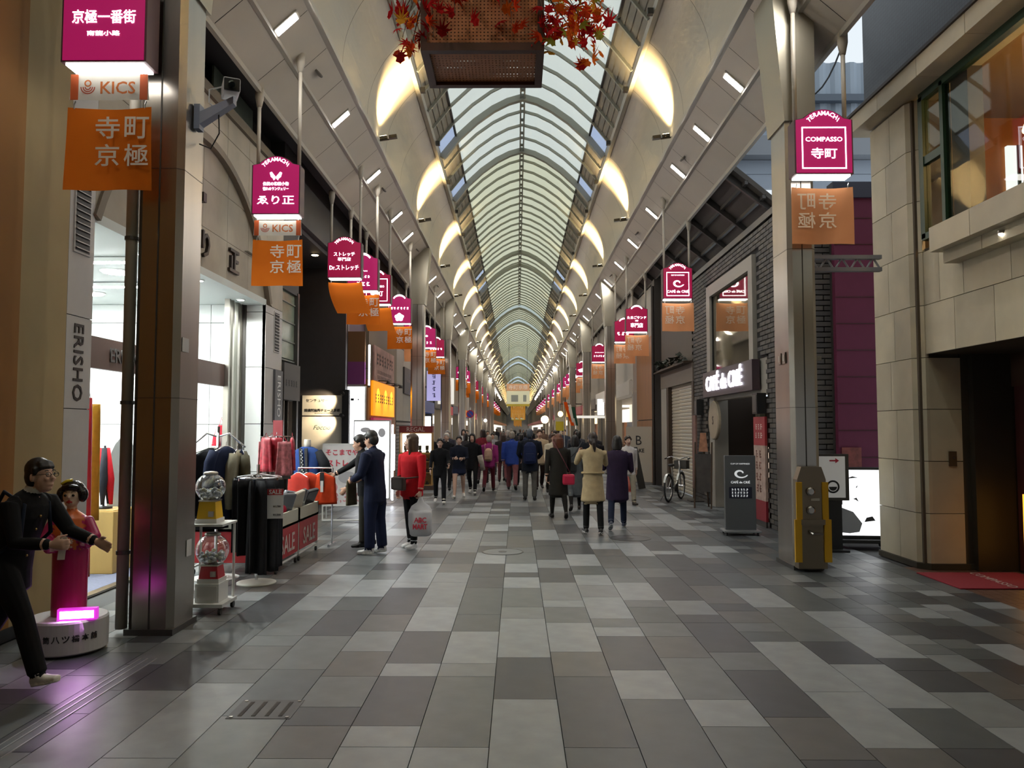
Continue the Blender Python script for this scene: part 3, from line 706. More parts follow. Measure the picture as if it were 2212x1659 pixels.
for y in (-1.1, .2, 1.3):
    MB().tube([(0.05, y, 1.02), (.35, y, 1.0)], .018, 6).build('lamp_arm', black, t); MB().lathe([(.03, 0), (.07, -.06), (.07, -.08)], (.35, y, 1.0), 10).build('lamp_shade', black, t)
    li = bpy.data.lights.new('sign_spot', 'SPOT'); li.energy = 40; li.color = (1, .75, .3); li.spot_size = R(80); li.spot_blend = .5
    lo = bpy.data.objects.new('sign_spot', li); COL.objects.link(lo); lo.location = (LX + .36, 23.9 + y, 2.97); d = Vector((-.5, 0, -.8)); lo.rotation_euler = (-d).to_track_quat('Z', 'Y').to_euler()
t = thing('magenta_sign', 'magenta shop sign with pale lettering below orange sign', 'sign', (LX, 23.6, 1.55))
B(0, .07, -1.6, 1.6, 0, .45).build('board', mat('magenta', (.30, .02, .06), .5, emit=.25, ecol=(.5, .03, .1)), t); text('ome c', .25, mat('pale_pink', (.8, .5, .5), .5, emit=.4), (.073, .4, .24), 'left', t, width=1.3)
B(LX, LX + .02, 21.7, 26.3, .3, 1.5).build('lit_window', glow('shop_window_white', (.95, .95, 1), 1.6), cs)
# grey panelled shop with shutter (26.6 .. 33)
gp = mat('grey_panel', (.30, .28, .245), .6, noise=.05)
for ya, yb in ((26.6, 28.2), (28.2, 29.8), (29.8, 31.4), (31.4, 33)):
    for za, zb in ((1.95, 3.2), (3.2, 4.5), (4.5, 6.7)): B(-4.5, LX, ya + .01, yb - .01, za + .01, zb - .01).build('facade_panel', gp, cs)
B(-4.48, LX - .03, 26.6, 33, 1.9, 6.75).build('facade_core', jointm, cs)
t = thing('wall_plaque', 'dark rectangular plaque on the grey panelled left facade', 'plaque', (LX, 29.4, 2.95))
B(0, .06, -1.3, 1.3, 0, .95).build('plate', mat('plaque', (.04, .035, .035), .5), t); marks(t, (.061, 0, .5), 1.4, .14, 1, gp, 'left', 8)
for z in np.arange(0.0, 1.9, .12): MB().ext([(LX - .06, z), (LX - .03, z + .02), (LX - .03, z + .10), (LX - .06, z + .119)], 'xz', 26.8, 33).build('shutter_slat', mat('shutter_brown', (.12, .10, .08), .5), cs)

# ---- generic farther left fronts
def far_front(side, y0, y1, hexwall, hexsign, txt, lab, lit=1.0, ecol=(1, .93, .8), zsign=2.6, mast=None):
    s = -1 if side == 'left' else 1; X = s * 4.1
    t = sempty('wall_%s_shop' % side, (X, y0, 0), lab); L = y1 - y0
    def bx(a, b, ya, yb, za, zb): return B(min(s * a, s * b), max(s * a, s * b), ya, yb, za, zb)
    bx(0, .5, 0, L, zsign + .55, 6.75).build('upper_wall', paint(hexwall, .7), t)
    bx(-.12, .4, .15, L - .15, zsign, zsign + .5).build('sign_board', mat('sign_' + hexsign, hexc(hexsign), .5, emit=.35, ecol=hexc(hexsign)), t)
    if txt: text(txt, .35, mat('letter_lit', (.9, .88, .85), .5, emit=.8), (-s * .125 * -1 * -1 if False else (-.125 * s), L / 2, zsign + .25), 'left' if s < 0 else 'right', t, height=.3)
    bx(0, .4, 0, .3, 0, zsign + .55).build('pier', paint(hexwall, .7), t); bx(0, .4, L - .25, L, 0, zsign + .55).build('pier', paint(hexwall, .7), t)
    bx(1.6, 1.7, 0, L, 0, zsign + .55).build('back_wall', mat('lit_interior_' + lab[:18], (.7, .66, .6), .7, emit=lit, ecol=ecol), t)  # wall emission stands in for the shop's unseen lamps
    bx(.3, 1.7, 0, L, zsign - .02, zsign + .05).build('shop_ceiling', paint('b8b0a4'), t)
    bx(.9, 1.2, L * .25, L * .75, 0, .95).build('counter', paint('6b4a33'), t)
    for k in range(2): bx(1.38, 1.6, .35 + k * L * .5, .35 + k * L * .5 + L * .33, .3, 2.0).build('shelf_unit', paint(('8a5a3c', 'a8b0c0')[k]), t)
    if mast:
        h, tx = mast
        q = thing('projecting_sign', '%s vertical sign with dark characters, projecting from %s shops' % ('pale lavender' if 'b' in h[:2] else 'white', side), 'sign', (X - s * .55, y0 + 1.2, 2.9))
        B(-.4, .4, -.08, .08, 0, 1.3).build('case', mat('mast_' + h, hexc(h), .5, emit=.45, ecol=hexc(h)), q); marks(q, (0, -.082, .65), .34, 1.1, 4, mat('ink_blue', (.03, .03, .12), .5), 'cam', 9)
        B(min(s * .4, s * .6), max(s * .4, s * .6), -.04, .04, .55, .65).build('bracket', steel_dk, q)
    return t
LF = [(33.2, 38, '4a4640', '23305a', None, 'blue-signed shop behind the second left column', 1.1, (.9, .93, 1), 2.4, ('b9b4e8', '京\nみ\nや')),
      (38, 43, 'a89c8c', '2a2622', None, 'dark signed tea shop on the left', .8, (1, .85, .6), 2.7, ('e8e4dc', 'き\nも\nの')),
      (43, 49, '6d655c', '8c1f2c', None, 'red signed drug store on the left', 1.3, (1, .97, .9), 2.5, None),
      (49, 55, '8c8478', '3b3a44', None, 'grey spectacle shop on the left', 1.1, (1, .9, .75), 2.6, None),
      (55, 63, '5a5248', 'c8681c', None, 'orange signed sushi shop on the left', 1.1, (1, .8, .5), 2.6, None),
      (63, 72, '9a9288', '4c2a5c', None, 'purple signed book shop on the left', 1.0, (1, .92, .8), 2.6, None),
      (72, 84, '6a625a', 'a03040', None, 'red signed shoe shop far on the left', 1.2, (1, .9, .8), 2.6, None),
      (84, 100, '80786c', '305060', None, 'blue signed shop far on the left', 1.0, (1, .9, .75), 2.6, None),
      (100, 130, '6e665c', '903030', None, 'red signed shop at far left end', 1.0, (1, .88, .7), 2.6, None),
      (130, 300, '7a7268', '805030', None, 'last shops at the far left end', .9, (1, .88, .7), 2.6, None)]
for a in LF: far_front('left', *a)

# ================================================================== RIGHT SHOP FRONTS
wr = sempty('wall_right', (0, 0, 0), 'beige stone corner building on the right')
stone = [mat('beige_stone_%d' % k, c, .55, noise=.09, nscale=3, bump=.05) for k, c in enumerate(((.58, .505, .365), (.53, .465, .34), (.61, .54, .39)))]
stone_core = mat('stone_joint', (.10, .075, .05), .9)
dkmar = mat('maroon_door', (.05, .010, .009), .45); dkbase = mat('stone_base', (.045, .036, .022), .7)
bands = [.07, .67, 1.30, 1.93, 2.56, 3.20, 3.86, 4.50, 5.15, 5.78]
G = .004
def sl(poly, za, zb, k): MB().ext(poly, 'xy', za + G, zb - G).build('stone_slab', stone[k % 3], wr)
for i, (za, zb) in enumerate(zip(bands, bands[1:])):
    mid = 10.28 if i % 2 else 10.15
    sl([(4.88, 9.74), (4.88, mid - G), (5.2, mid - G), (5.2, 9.74)], za, zb, i); sl([(4.88, mid + G), (4.88, 10.7), (5.2, 10.7), (5.2, mid + G)], za, zb, i + 1)
    sl([(4.88, 9.74), (5.0, 9.74), (5.02, 9.6), (4.98, 9.6)], za, zb, i + 2)
    if zb < 2.6: sl([(5.02, 9.602), (5.49, 9.602), (5.49, 9.7), (5.02, 9.7)], za, zb, i)
    elif za < 3.3:
        pass
B(4.92, 5.5, 9.64, 10.66, 0, 5.78).build('pier_core', stone_core, wr)
MB().ext([(4.86, 9.71), (4.86, 10.72), (5.6, 10.72), (5.6, 9.58), (4.97, 9.58)], 'xy', 0, .07).build('pier_base', dkbase, wr)
# lintel over the entrance, ledge and bay window sill
ly = [9.6, 8.95, 8.2, 7.4, 6.6, 5.8, 5.0, 4.2, 3.0]
for i, (yb, ya) in enumerate(zip(ly, ly[1:])):
    B(4.99, 5.2, ya + G, yb - G, 2.60 + G, 3.20 - G).build('stone_slab', stone[i % 3], wr)
ly2 = [9.6, 9.25, 8.75, 7.9, 7.1, 6.3, 5.5, 4.7, 3.0]
for i, (yb, ya) in enumerate(zip(ly2, ly2[1:])):
    B(4.99, 5.2, ya + G, yb - G, 3.20 + G, 3.86 - G).build('stone_slab', stone[(i + 1) % 3], wr)
B(5.01, 5.5, 3.0, 9.62, 2.61, 3.9).build('lintel_core', stone_core, wr)
for i, (yb, ya) in enumerate(((8.9, 8.1), (8.1, 7.2), (7.2, 6.3), (6.3, 5.4), (5.4, 3.0))):
    B(4.70, 5.2, ya + G, yb - (G if i else 0), 3.70, 3.98).build('ledge_slab', stone[i % 3], wr)
    B(4.82, 5.2, ya + G, yb - (G if i else 0) - (.06 if i == 0 else 0), 3.56, 3.70).build('ledge_slab', stone[(i + 1) % 3], wr)
t = thing('spot_lamp', 'tiny bright spot lamp under the stone ledge at right', 'lamp', (4.80, 7.75, 3.66))
MB().lathe([(.03, 0), (.03, -.03)], (0, 0, 0), 10).build('housing', steel, t); MB().ball((0, 0, -.035), .02, 8).build('bulb', glow('tiny_bulb', (1, .95, .85), 8), t)
# entrance: dark doors
B(5.95, 6.02, 3.0, 9.6, 2.2, 2.6).build('transom_panel', mat('wood_dark', (.06, .028, .014), .5, noise=.2), wr)
for k, (ya, yb) in enumerate(((8.7, 9.45), (7.9, 8.68), (7.1, 7.88), (6.3, 7.08), (5.5, 6.28), (3.0, 5.48))): B(5.95, 6.0, ya, yb, .02, 2.2).build('door_leaf', dkmar, wr)
B(5.49, 6.02, 9.50, 9.6, 0, 2.6).build('door_jamb', mat('jamb_dark', (.03, .024, .016), .5), wr)
B(5.4, 7.2, 9.60, 9.8, 0, 2.7).build('entrance_end', dkbase, wr); B(5.0, 7.2, 3.0, 9.6, 2.60, 2.64).build('entrance_ceiling', dkbase, wr); B(6.02, 7.2, 3.0, 9.7, 0, 2.6).build('entrance_wall', dkmar, wr)
for y, z, h, wd in ((9.05, 1.98, .22, .06), (8.86, 2.1, .26, .13)): 
    t = tag(B(5.935, 5.948, y - wd, y, z, z + h).build('paper_notice', mat('paper', (.45, .43, .40), .8)), '%s white paper notice stuck on the dark entrance door' % ('narrow' if wd < .1 else 'wider'), 'notice', 'door notices')
t = thing('entrance_lamp', 'warm orange glowing lamp low in the dark doorway at right edge', 'lamp', (5.80, 9.0, 0))
B(-.06, .06, -.06, .06, 0, .1).build('base', black, t); B(-.05, .05, -.05, .05, .1, .95).build('shade', glow('amber', (1, .42, .04), 1.2), t)
t = thing('wall_switch', 'small brown intercom plate on the beige stone pier', 'switch', (5.27, 9.60, 1.24))
B(-.045, .045, -.02, 0, 0, .18).build('plate', mat('plate_brown', (.09, .055, .025), .5), t); B(.0, .02, -.025, -.02, .09, .11).build('button', steel, t)
t = thing('door_mat', 'red welcome mat with white lettering before the dark entrance', 'mat', (5.3, 8.95, 0))
MB().bbox(-.62, .55, -.5, .42, .0, .014, .006).build('mat', mat('mat_red', (.26, .018, .03), .95, noise=.15, nscale=60), t)
text('COMPASSO', .2, mat('mat_white', (.55, .5, .48), .9), (.0, -.04, .0155), 'up', t, width=.86, height=.10, roll=R(-92), extrude=.0005)
# upper window bay with green frame
green = mat('frame_green', (.012, .045, .018), .4)
B(4.94, 5.02, 3.0, 9.52, 3.98, 4.06).build('window_sill_frame', green, wr); B(4.94, 5.02, 3.0, 9.52, 5.70, 5.80).build('window_head_frame', green, wr)
for y, wd in ((9.44, .10), (8.98, .07), (6.9, .06), (4.9, .06)): B(4.94, 5.03, y, y + wd, 4.0, 5.75).build('window_mullion', green, wr)
B(4.95, 5.02, 9.05, 9.44, 4.90, 5.0).build('window_transom', green, wr)
B(5.03, 5.2, 8.62, 8.96, 4.0, 5.75).build('window_post', mat('post_dark', (.05, .045, .045), .5), wr)
for ya, yb in ((9.05, 9.44), (6.96, 8.98), (4.96, 6.9), (3.0, 4.9)): B(4.975, 4.985, ya, yb, 4.04, 5.72).build('window_pane', glass('bay_glass', (.85, .85, .80), .03, .02, .18), wr)
# warm room behind the window
wo = mat('room_orange', (.42, .15, .03), .7)
B(8.0, 8.1, 3, 10.6, 3.9, 6.0).build('room_wall', wo, wr); B(5.2, 8.0, 10.5, 10.6, 3.9, 6.0).build('room_side', wo, wr); B(5.2, 8, 3, 10.6, 3.86, 3.92).build('room_floor', brownwood, wr); B(5.05, 8, 3, 10.6, 5.9, 5.98).build('room_ceiling', mat('room_ceiling', (.3, .17, .07), .7), wr)
B(6.6, 6.8, 10.44, 10.5, 4.3, 5.5).build('room_window', glow('room_window', (.9, .95, 1.0), 1.1), wr); B(6.72, 6.76, 10.42, 10.44, 4.3, 5.5).build('room_window_bar', green, wr)
for x, y, z, lab in ((5.75, 8.6, 5.02, 'glowing pendant lamp behind the green framed upper window'), (6.4, 8.9, 5.10, 'smaller yellow pendant lamp deeper behind the green framed window')):
    t = thing('pendant_lamp', lab, 'lamp', (x, y, z), group='upper room pendants')
    MB().lathe([(.03, .16), (.09, .10), (.125, 0), (.12, -.02)], n=16).build('shade', glow('pendant_glass', (1, .75, .33), 6.5), t, True); MB().tube([(0, 0, .15), (0, 0, 5.9 - z)], .008, 6).build('cord', black, t)
li = bpy.data.lights.new('room_fill', 'POINT'); li.energy = 60; li.color = (1, .62, .25); li.shadow_soft_size = .2  # added fill without a fixture, near the pendants
lo = bpy.data.objects.new('room_fill', li); COL.objects.link(lo); lo.location = (6.3, 7.5, 5.4)
# cornice and small-tiled wall above
for i, (yb, ya) in enumerate(((10.95, 10.0), (10.0, 9.0), (9.0, 8.0), (8.0, 7.0), (7.0, 6.0), (6.0, 3.0))): B(4.66, 5.25, ya + G, yb - G, 5.80, 6.02).build('cornice_slab', stone[i % 3], wr)
B(4.63, 5.25, 3, 10.98, 6.02, 6.06).build('cornice_cap', bronze, wr)
def tilewall(name, c1, c2, sx):
    m = mat(name, c1, .35); nt = m.node_tree; b = nt.nodes['Principled BSDF']
    tc = nt.nodes.new('ShaderNodeTexCoord'); mp = nt.nodes.new('ShaderNodeMapping'); mp.inputs['Rotation'].default_value = (0, R(90), R(90))
    br = nt.nodes.new('ShaderNodeTexBrick'); br.offset = 0; br.inputs['Scale'].default_value = sx; br.inputs['Color1'].default_value = (*c1, 1); br.inputs['Color2'].default_value = (*[x * .8 for x in c1], 1); br.inputs['Mortar'].default_value = (*c2, 1)
    br.inputs['Brick Width'].default_value = .5; br.inputs['Row Height'].default_value = .5; br.inputs['Mortar Size'].default_value = .03
    sp = nt.nodes.new('ShaderNodeSeparateXYZ'); cb = nt.nodes.new('ShaderNodeCombineXYZ')
    nt.links.new(tc.outputs['Object'], sp.inputs[0]); nt.links.new(sp.outputs[1], cb.inputs[0]); nt.links.new(sp.outputs[2], cb.inputs[1])
    nt.links.new(cb.outputs[0], br.inputs['Vector']); nt.links.new(br.outputs[0], b.inputs['Base Color']); return m
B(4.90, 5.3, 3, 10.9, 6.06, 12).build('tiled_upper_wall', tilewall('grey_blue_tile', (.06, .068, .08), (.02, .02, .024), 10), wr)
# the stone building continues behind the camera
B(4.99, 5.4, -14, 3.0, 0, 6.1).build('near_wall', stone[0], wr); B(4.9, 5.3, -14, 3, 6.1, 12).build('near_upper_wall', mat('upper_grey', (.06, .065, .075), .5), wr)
# ---- alley between stone building and cafe, open to the sky
al = sempty('wall_alley', (0, 0, 0), 'alley walls and corrugated sheets beside the stone building')
plum = mat('plum_wall', (.12, .012, .045), .7, noise=.05)
B(5.02, 5.9, 12.35, 12.5, 0, 5.35).build('plum_wall', plum, al)
for z in np.arange(.4, 5.3, .42): B(5.02, 5.9, 12.342, 12.35, z, z + .012).build('plum_joint', dkmar, al)
B(5.0, 5.9, 12.3, 12.55, 5.35, 5.6).build('dark_gutter', mat('navy_gutter', (.03, .035, .06), .5), al)
corr = mat('corrugated_blue', (.34, .40, .47), .5)
m = MB(); pts = []
for k in range(49):
    x = 4.2 + k * .08; pts.append((x, 16.0 + (.05 if k % 4 < 2 else 0)))
for (xa, ya), (xb, yb) in zip(pts, pts[1:]): m.quad((xa, ya, 7.6), (xb, yb, 7.6), (xb, yb, 9.3), (xa, ya, 9.3))
m.build('corrugated_sheet', corr, al); B(4.2, 8, 15.85, 16.0, 8.42, 8.56).build('sheet_rail', paint('5a6470'), al)
B(4.0, 8, 15.6, 16.2, 7.2, 7.6).build('roof_beam', paint('8d9299'), al)
for k in range(2): B(4.0, 8, 15.9, 16.0, 6.6 + k * .3, 6.89 + k * .3).build('cladding_board', paint('a7b2c0'), al)
MB().tube([(4.9, 13, 6.2), (5.9, 15.8, 6.9)], .05, 6).build('brace', paint('7c8794'), al)
t = thing('overhead_cable', 'thin black cable sagging across the alley sky gap', 'cable', (0, 0, 0))
MB().tube([(3.96 + .95 * k / 10, 11.2, 6.60 + 1.2 * (k / 10) ** 2 - .25 * math.sin(math.pi * k / 10)) for k in range(11)], .013, 6).build('cable', black, t)
B(4.88, 4.93, 11.17, 11.23, 7.75, 7.84).build('clip', black, t)
# ---- brick cafe
cf = sempty('wall_cafe', (0, 0, 0), 'dark brick cafe building with big upper window')
bricks_m = [mat('brick_dark_%d' % k, c, .7, noise=.15, nscale=9, bump=.15) for k, c in enumerate(((.085, .078, .072), (.070, .066, .064), (.098, .088, .078)))]
CX = 4.30
mort = mat('brick_mortar', (.02, .019, .019), .9)
B(CX + .03, 5.0, 12.53, 19.1, 2.95, 5.3).build('brick_core', mort, cf); B(CX + .03, 5.02, 12.53, 13.62, 0, 5.3).build('brick_core_pier', mort, cf); B(CX + .03, 5.0, 17.75, 19.1, 0, 3).build('brick_core_pier', mort, cf)
bl, bh = .30, .085
bm_end = [MB().bbox(0, bl - .014, 0, .05, .007, bh - .007, .008).mesh('brick', b_) for b_ in bricks_m]
bm_end_h = [MB().bbox(0, bl / 2 - .014, 0, .05, .007, bh - .007, .008).mesh('brick', b_) for b_ in bricks_m]
def blocked(y0, y1, z):   # openings in the street front
    if 14.15 < y1 and y0 < 17.6 and 2.9 < z < 4.85: return True
    if 13.65 < y1 and y0 < 17.7 and z <= 2.9: return True
    return False
cand = []
for r_ in range(int(5.3 / bh)):
    z = r_ * bh; off = (r_ % 2) * bl / 2
    x = 4.30 - off
    while x < 5.02:
        if x >= 4.29: cand.append(('end', x, z, bl))
        elif x + bl > 4.45: cand.append(('end', 4.30, z, bl / 2))
        x += bl
    y = 12.55 + off
    while y < 19.05:
        if not blocked(y, y + bl, z): cand.append(('side', y, z, bl))
        y += bl
def bscore(c):
    if c[0] == 'end': return 1e3 - (0 if c[1] > 4.5 else 500)
    hid = 500 if c[1] < 13.2 else 0
    return 400 - hid - c[1]
cand.sort(key=bscore, reverse=True)
stuff = MB()
for i, (f, a, z, l) in enumerate(cand):
    k = rnd.randrange(3)
    if i < 296:
        if f == 'end': link('brick', (bm_end if l > .2 else bm_end_h)[k], cf, (a, 12.50, z))
        else: link('brick', bm_end[k], cf, (CX, a + bl, z), (0, 0, R(-90)))
    else:
        if f == 'end': stuff.box(a, a + l - .014, 12.50, 12.55, z + .007, z + bh - .007, k)
        else: stuff.box(CX, CX + .05, a, a + bl - .014, z + .007, z + bh - .007, k)
stuff.build('bricks', bricks_m, cf)['kind'] = 'stuff'
B(CX - .02, 5.0, 12.5, 19.1, 5.3, 5.42).build('parapet', steel_dk, cf)
B(5.0, 5.04, 12.46, 12.52, 0, 5.3).build('corner_trim', steel_dk, cf)
frame = mat('cafe_frame', (.36, .335, .29), .6)
for (ya, yb, za, zb) in ((14.15, 14.4, 2.9, 4.85), (17.3, 17.6, 2.9, 4.85), (14.4, 17.3, 4.6, 4.85)): B(CX - .05, CX + .1, ya, yb, za, zb).build('window_surround', frame, cf)
B(CX + .02, CX + .03, 14.4, 17.3, 2.9, 4.6).build('window_pane', mat('mirror_pane', (.36, .33, .25), .04, .9), cf)
for a in ((14.38, 14.42), (17.28, 17.32)): B(CX, CX + .05, a[0], a[1], 2.9, 4.6).build('pane_frame', black, cf)
t = thing('cafe_sign', 'dark cafe fascia sign with glowing white letters over entrance', 'sign', (CX - .12, 15.85, 2.38))
B(0, .14, -1.85, 1.85, 0, .55).build('fascia', mat('fascia_plum', (.055, .035, .045), .4), t)
text('CAFÉ de CRIÉ', .4, glow('letters_white', (.92, .88, 1.0), 4.0, False), (-.012, .15, .32), 'right', t, width=2.75, height=.40, extrude=.01, bold=.012)
B(4.35, 4.5, 12.55, 17.75, 2.3, 2.95).build('header', frame, cf)
B(5.5, 5.6, 13.6, 17.7, 0, 2.4).build('cafe_back', mat('cafe_interior', (.05, .035, .025), .8), cf); B(4.6, 5.6, 17.6, 17.7, 0, 2.4).build('cafe_side', mat('cafe_interior', (.05, .035, .025), .8), cf)
B(CX, CX + .3, 17.2, 17.62, 0, 2.36).build('cafe_pier', frame, cf); B(CX + .5, 4.9, 15.6, 15.9, 0, 2.36).build('cafe_post', mat('foliage_post', (.05, .05, .025), .8, noise=.6, nscale=8), cf)
t = thing('cafe_counter_display', 'small lit cake display glowing inside the dark cafe', 'display', (4.9, 14.3, 0))
B(-.3, .3, -.3, .3, 0, .8).build('base', brownwood, t); B(-.28, .28, -.25, .25, .8, 1.35).build('lit_case', glow('case_glow', (1, .8, .6), .9), t)
t = thing('round_sign', 'round pale wooden sign on the cafe entrance pier', 'sign', (CX - .05, 17.05, 1.25))
m = MB(); n = 28; m.rings([[(x, r_ * math.cos(2 * math.pi * k / n), .62 + r_ * math.sin(2 * math.pi * k / n)) for k in range(n)] for x, r_ in ((.05, .42), (0, .42), (-.02, .40))]); m.build('disc', mat('disc_tan', (.36, .30, .22), .6), t)
text('S', .26, mat('ink_brown', (.06, .03, .03), .6), (-.024, 0, .62), 'right', t)
B(.05, .12, -.05, .05, .5, .7).build('mount', black, t)
t = thing('poster_banner', 'tall red and white poster banner beside cafe entrance', 'banner', (4.26, 13.85, .10))
B(-.02, .02, -.32, .32, 0, .35).build('lower_band', paint('8e2530'), t); B(-.02, .02, -.32, .32, .35, 1.3).build('middle', mat('poster_cream', (.45, .33, .28), .7, noise=.3, nscale=8), t); B(-.02, .02, -.32, .32, 1.3, 1.8).build('upper_band', paint('a5343c'), t)
marks(t, (-.021, 0, 1.55), .4, .3, 2, paint('e8d8d0'), 'right', 11); marks(t, (-.021, 0, .85), .4, .8, 4, paint('7a4a40'), 'right', 12); B(-.015, .015, -.3, .3, -.1, 0).build('foot', steel_dk, t)
for y, z in ((13.75, 1.95), (18.3, 2.0)):
    t = thing('wall_speaker', 'black box speaker on the brick front %s' % ('left of the entrance' if y > 15 else 'right of the entrance'), 'speaker', (CX, y, z), group='brick front speakers')
    B(-.16, 0, -.14, .14, 0, .36).build('case', black, t); B(-.165, -.16, -.11, .11, .03, .33).build('grille', steel_dk, t)
# ---- shutter shop (19.2 .. 23)
brnpost = mat('post_brown', (.06, .035, .02), .6)
ss = sempty('wall_shutter_shop', (0, 0, 0), 'closed shop with a cream roller shutter beyond the cafe')
B(CX, 4.9, 19.15, 23.4, 3.35, 5.5).build('upper_wall', mat('upper_taupe', (.10, .085, .07), .7), ss)
B(CX - .24, 4.9, 19.2, 23.4, 3.30, 3.35).build('shop_ledge', brnpost, ss); B(CX - .03, 4.9, 19.15, 23.4, 2.85, 3.30).build('shop_lintel', mat('lintel_taupe', (.19, .155, .125), .6), ss)
B(CX - .02, 4.6, 19.12, 19.32, 0, 2.85).build('post', brnpost, ss); B(CX - .02, 4.6, 22.3, 22.55, 0, 2.85).build('post', brnpost, ss); B(CX - .02, 4.6, 22.6, 23.4, 0, 2.85).build('pier', frame, ss)
shm = mat('shutter_cream', (.50, .45, .36), .5)
z = .02
sm = MB().ext([(0, 0), (-.018, .02), (-.018, .07), (0, .088)], 'xz', 0, 2.96).mesh('shutter_slat', shm)
while z < 2.83: link('shutter_slat', sm, ss, (CX + .1, 19.33, z)); z += .09
t = thing('leaf_garland', 'dark leafy garland on the ledge above the roller shutter', 'garland', (CX - .16, 19.35, 3.36))
m = MB(); m.tube([(0, .3 * k, .05 + .04 * math.sin(k)) for k in range(13)], .02, 6); m.build('vine', brnpost, t)
lm = MB().add([(0, 0, 0), (.05, .04, .02), (0, .12, .0), (-.05, .04, .02)], [(0, 1, 2, 3)]).mesh('leaf', paint('1c2416'))
for k in range(46): link('leaf', lm, t, (rnd.uniform(-.08, .04), rnd.uniform(0, 3.7), rnd.uniform(.0, .18)), (rnd.uniform(-1, 1), rnd.uniform(-1, 1), rnd.uniform(0, 6))).scale = (1.6,) * 3
t = thing('pipe_post', 'dark brown drain pipe post between shutter shop and wooden front', 'pipe', (4.26, 23.6, 0))
B(-.12, .14, 0, .5, 0, 6.2).build('duct', mat('duct_dark', (.03, .022, .018), .6), t); MB().tube([(-.16, .1, 0), (-.16, .1, 6)], .045, 8).build('pipe', mat('duct_dark', (.03, .022, .018), .6), t)
# ---- wooden front with pale standing sign (24.2 .. 29)
wf = sempty('wall_wood_shop', (0, 0, 0), 'brown wooden shop front with pale vertical sign')
wdp = mat('wood_front', (.26, .105, .03), .5, noise=.15, nscale=3, stretch=(1, 1, .2))
B(4.2, 4.6, 24.2, 27.6, 0, 1.95).build('wood_panel', wdp, wf); B(4.2, 4.6, 24.2, 27.6, 1.98, 4.6).build('wood_panel', wdp, wf); B(4.25, 4.6, 24.2, 27.6, 1.9, 2.0).build('joint', black, wf)
B(4.25, 4.6, 24.2, 29, 4.6, 6.2).build('upper_wall', frame, wf)
t = thing('standing_sign', 'pale vertical sign board with black B emblem by wooden front', 'sign', (3.85, 24.9, 0), 55)
B(-.03, .05, -.45, .45, .02, 1.75).build('board', mat('board_pale', (.42, .38, .31), .6), t); text('B', .42, black, (-.034, 0, 1.32), 'right', t); text('BAKE', .16, black, (-.034, 0, 1.0), 'right', t, bold=.03)
# ---- white shops beyond
def rf(*a): far_front('right', *a)
RF = [(27.8, 34, 'b9b2a8', '7d766c', None, 'white walled shop beyond the wooden front', .8, (1, .86, .6), 2.9, None),
      (34, 40, '8f877c', 'a59c90', None, 'grey shop behind second right column', .7, (1, .85, .65), 2.9, None),
      (40, 46, '9c9488', '3c3430', None, 'dark signed fashion shop on the right', .9, (1, .92, .8), 2.7, None),
      (46, 54, '8a8276', '6c2430', None, 'red signed chemist on the right', 1.2, (1, .95, .85), 2.6, None),
      (54, 64, '7c746a', 'c89a30', None, 'yellow signed eating house on the right', 1.2, (1, .8, .45), 2.6, None),
      (64, 76, '8e867a', '304868', None, 'blue signed watch shop on the right', 1.0, (1, .9, .75), 2.6, None),
      (76, 92, '70685e', '802838', None, 'red signed shop far on the right', 1.0, (1, .88, .7), 2.6, None),
      (92, 125, '7a7268', '5a4030', None, 'brown signed shop at far right end', 1.0, (1, .88, .7), 2.6, None),
      (125, 300, '766e64', '703838', None, 'last shops at the far right end', .9, (1, .88, .7), 2.6, None)]
for a in RF: rf(*a)

# ================================================================== HANGING SHOP SIGNS AND BANNERS
purple = mat('sign_purple', (.30, .010, .085), .4, emit=.27, ecol=(.62, .012, .16))
purple_dk = mat('sign_purple_dark', (.24, .006, .05), .4, emit=.28, ecol=(.5, .006, .07))
sign_side = mat('sign_side', (.10, .045, .055), .5)
let_w = glow('sign_letters', (1.0, .93, 1.0), 3.2, False)
under = glow('sign_underlight', (1.0, .97, .92), 4.5)
polem = mat('pole_cream', (.55, .50, .42), .45)
ban_o = sheet('banner_orange', (.80, .20, .022), .35)
ban_b = sheet('banner_orange_back', (.88, .40, .19), .5)
ban_ink = mat('banner_ink', (.92, .86, .78), .8)
ban_ink2 = mat('banner_ink_back', (.95, .78, .62), .8)
hook = mat('hook_steel', (.5, .5, .5), .3, .9)
def sof_z(dx):   # underside of the soffit at distance dx from the arcade axis
    return 6.90 - (dx - 3.36) * (.38 / .44) if dx > 3.36 else 6.90 + (3.36 - dx) * (.42 / .46)
def arch_outline(w_, h, rise=.11):
    p = [(-w_ / 2, 0), (w_ / 2, 0), (w_ / 2, h)]
    a = w_ * .36
    for k in range(13):
        t = -1 + 2 * k / 12; p.append((-a * t, h + rise * (1 - t * t) + .02))
    return p + [(-w_ / 2, h)]
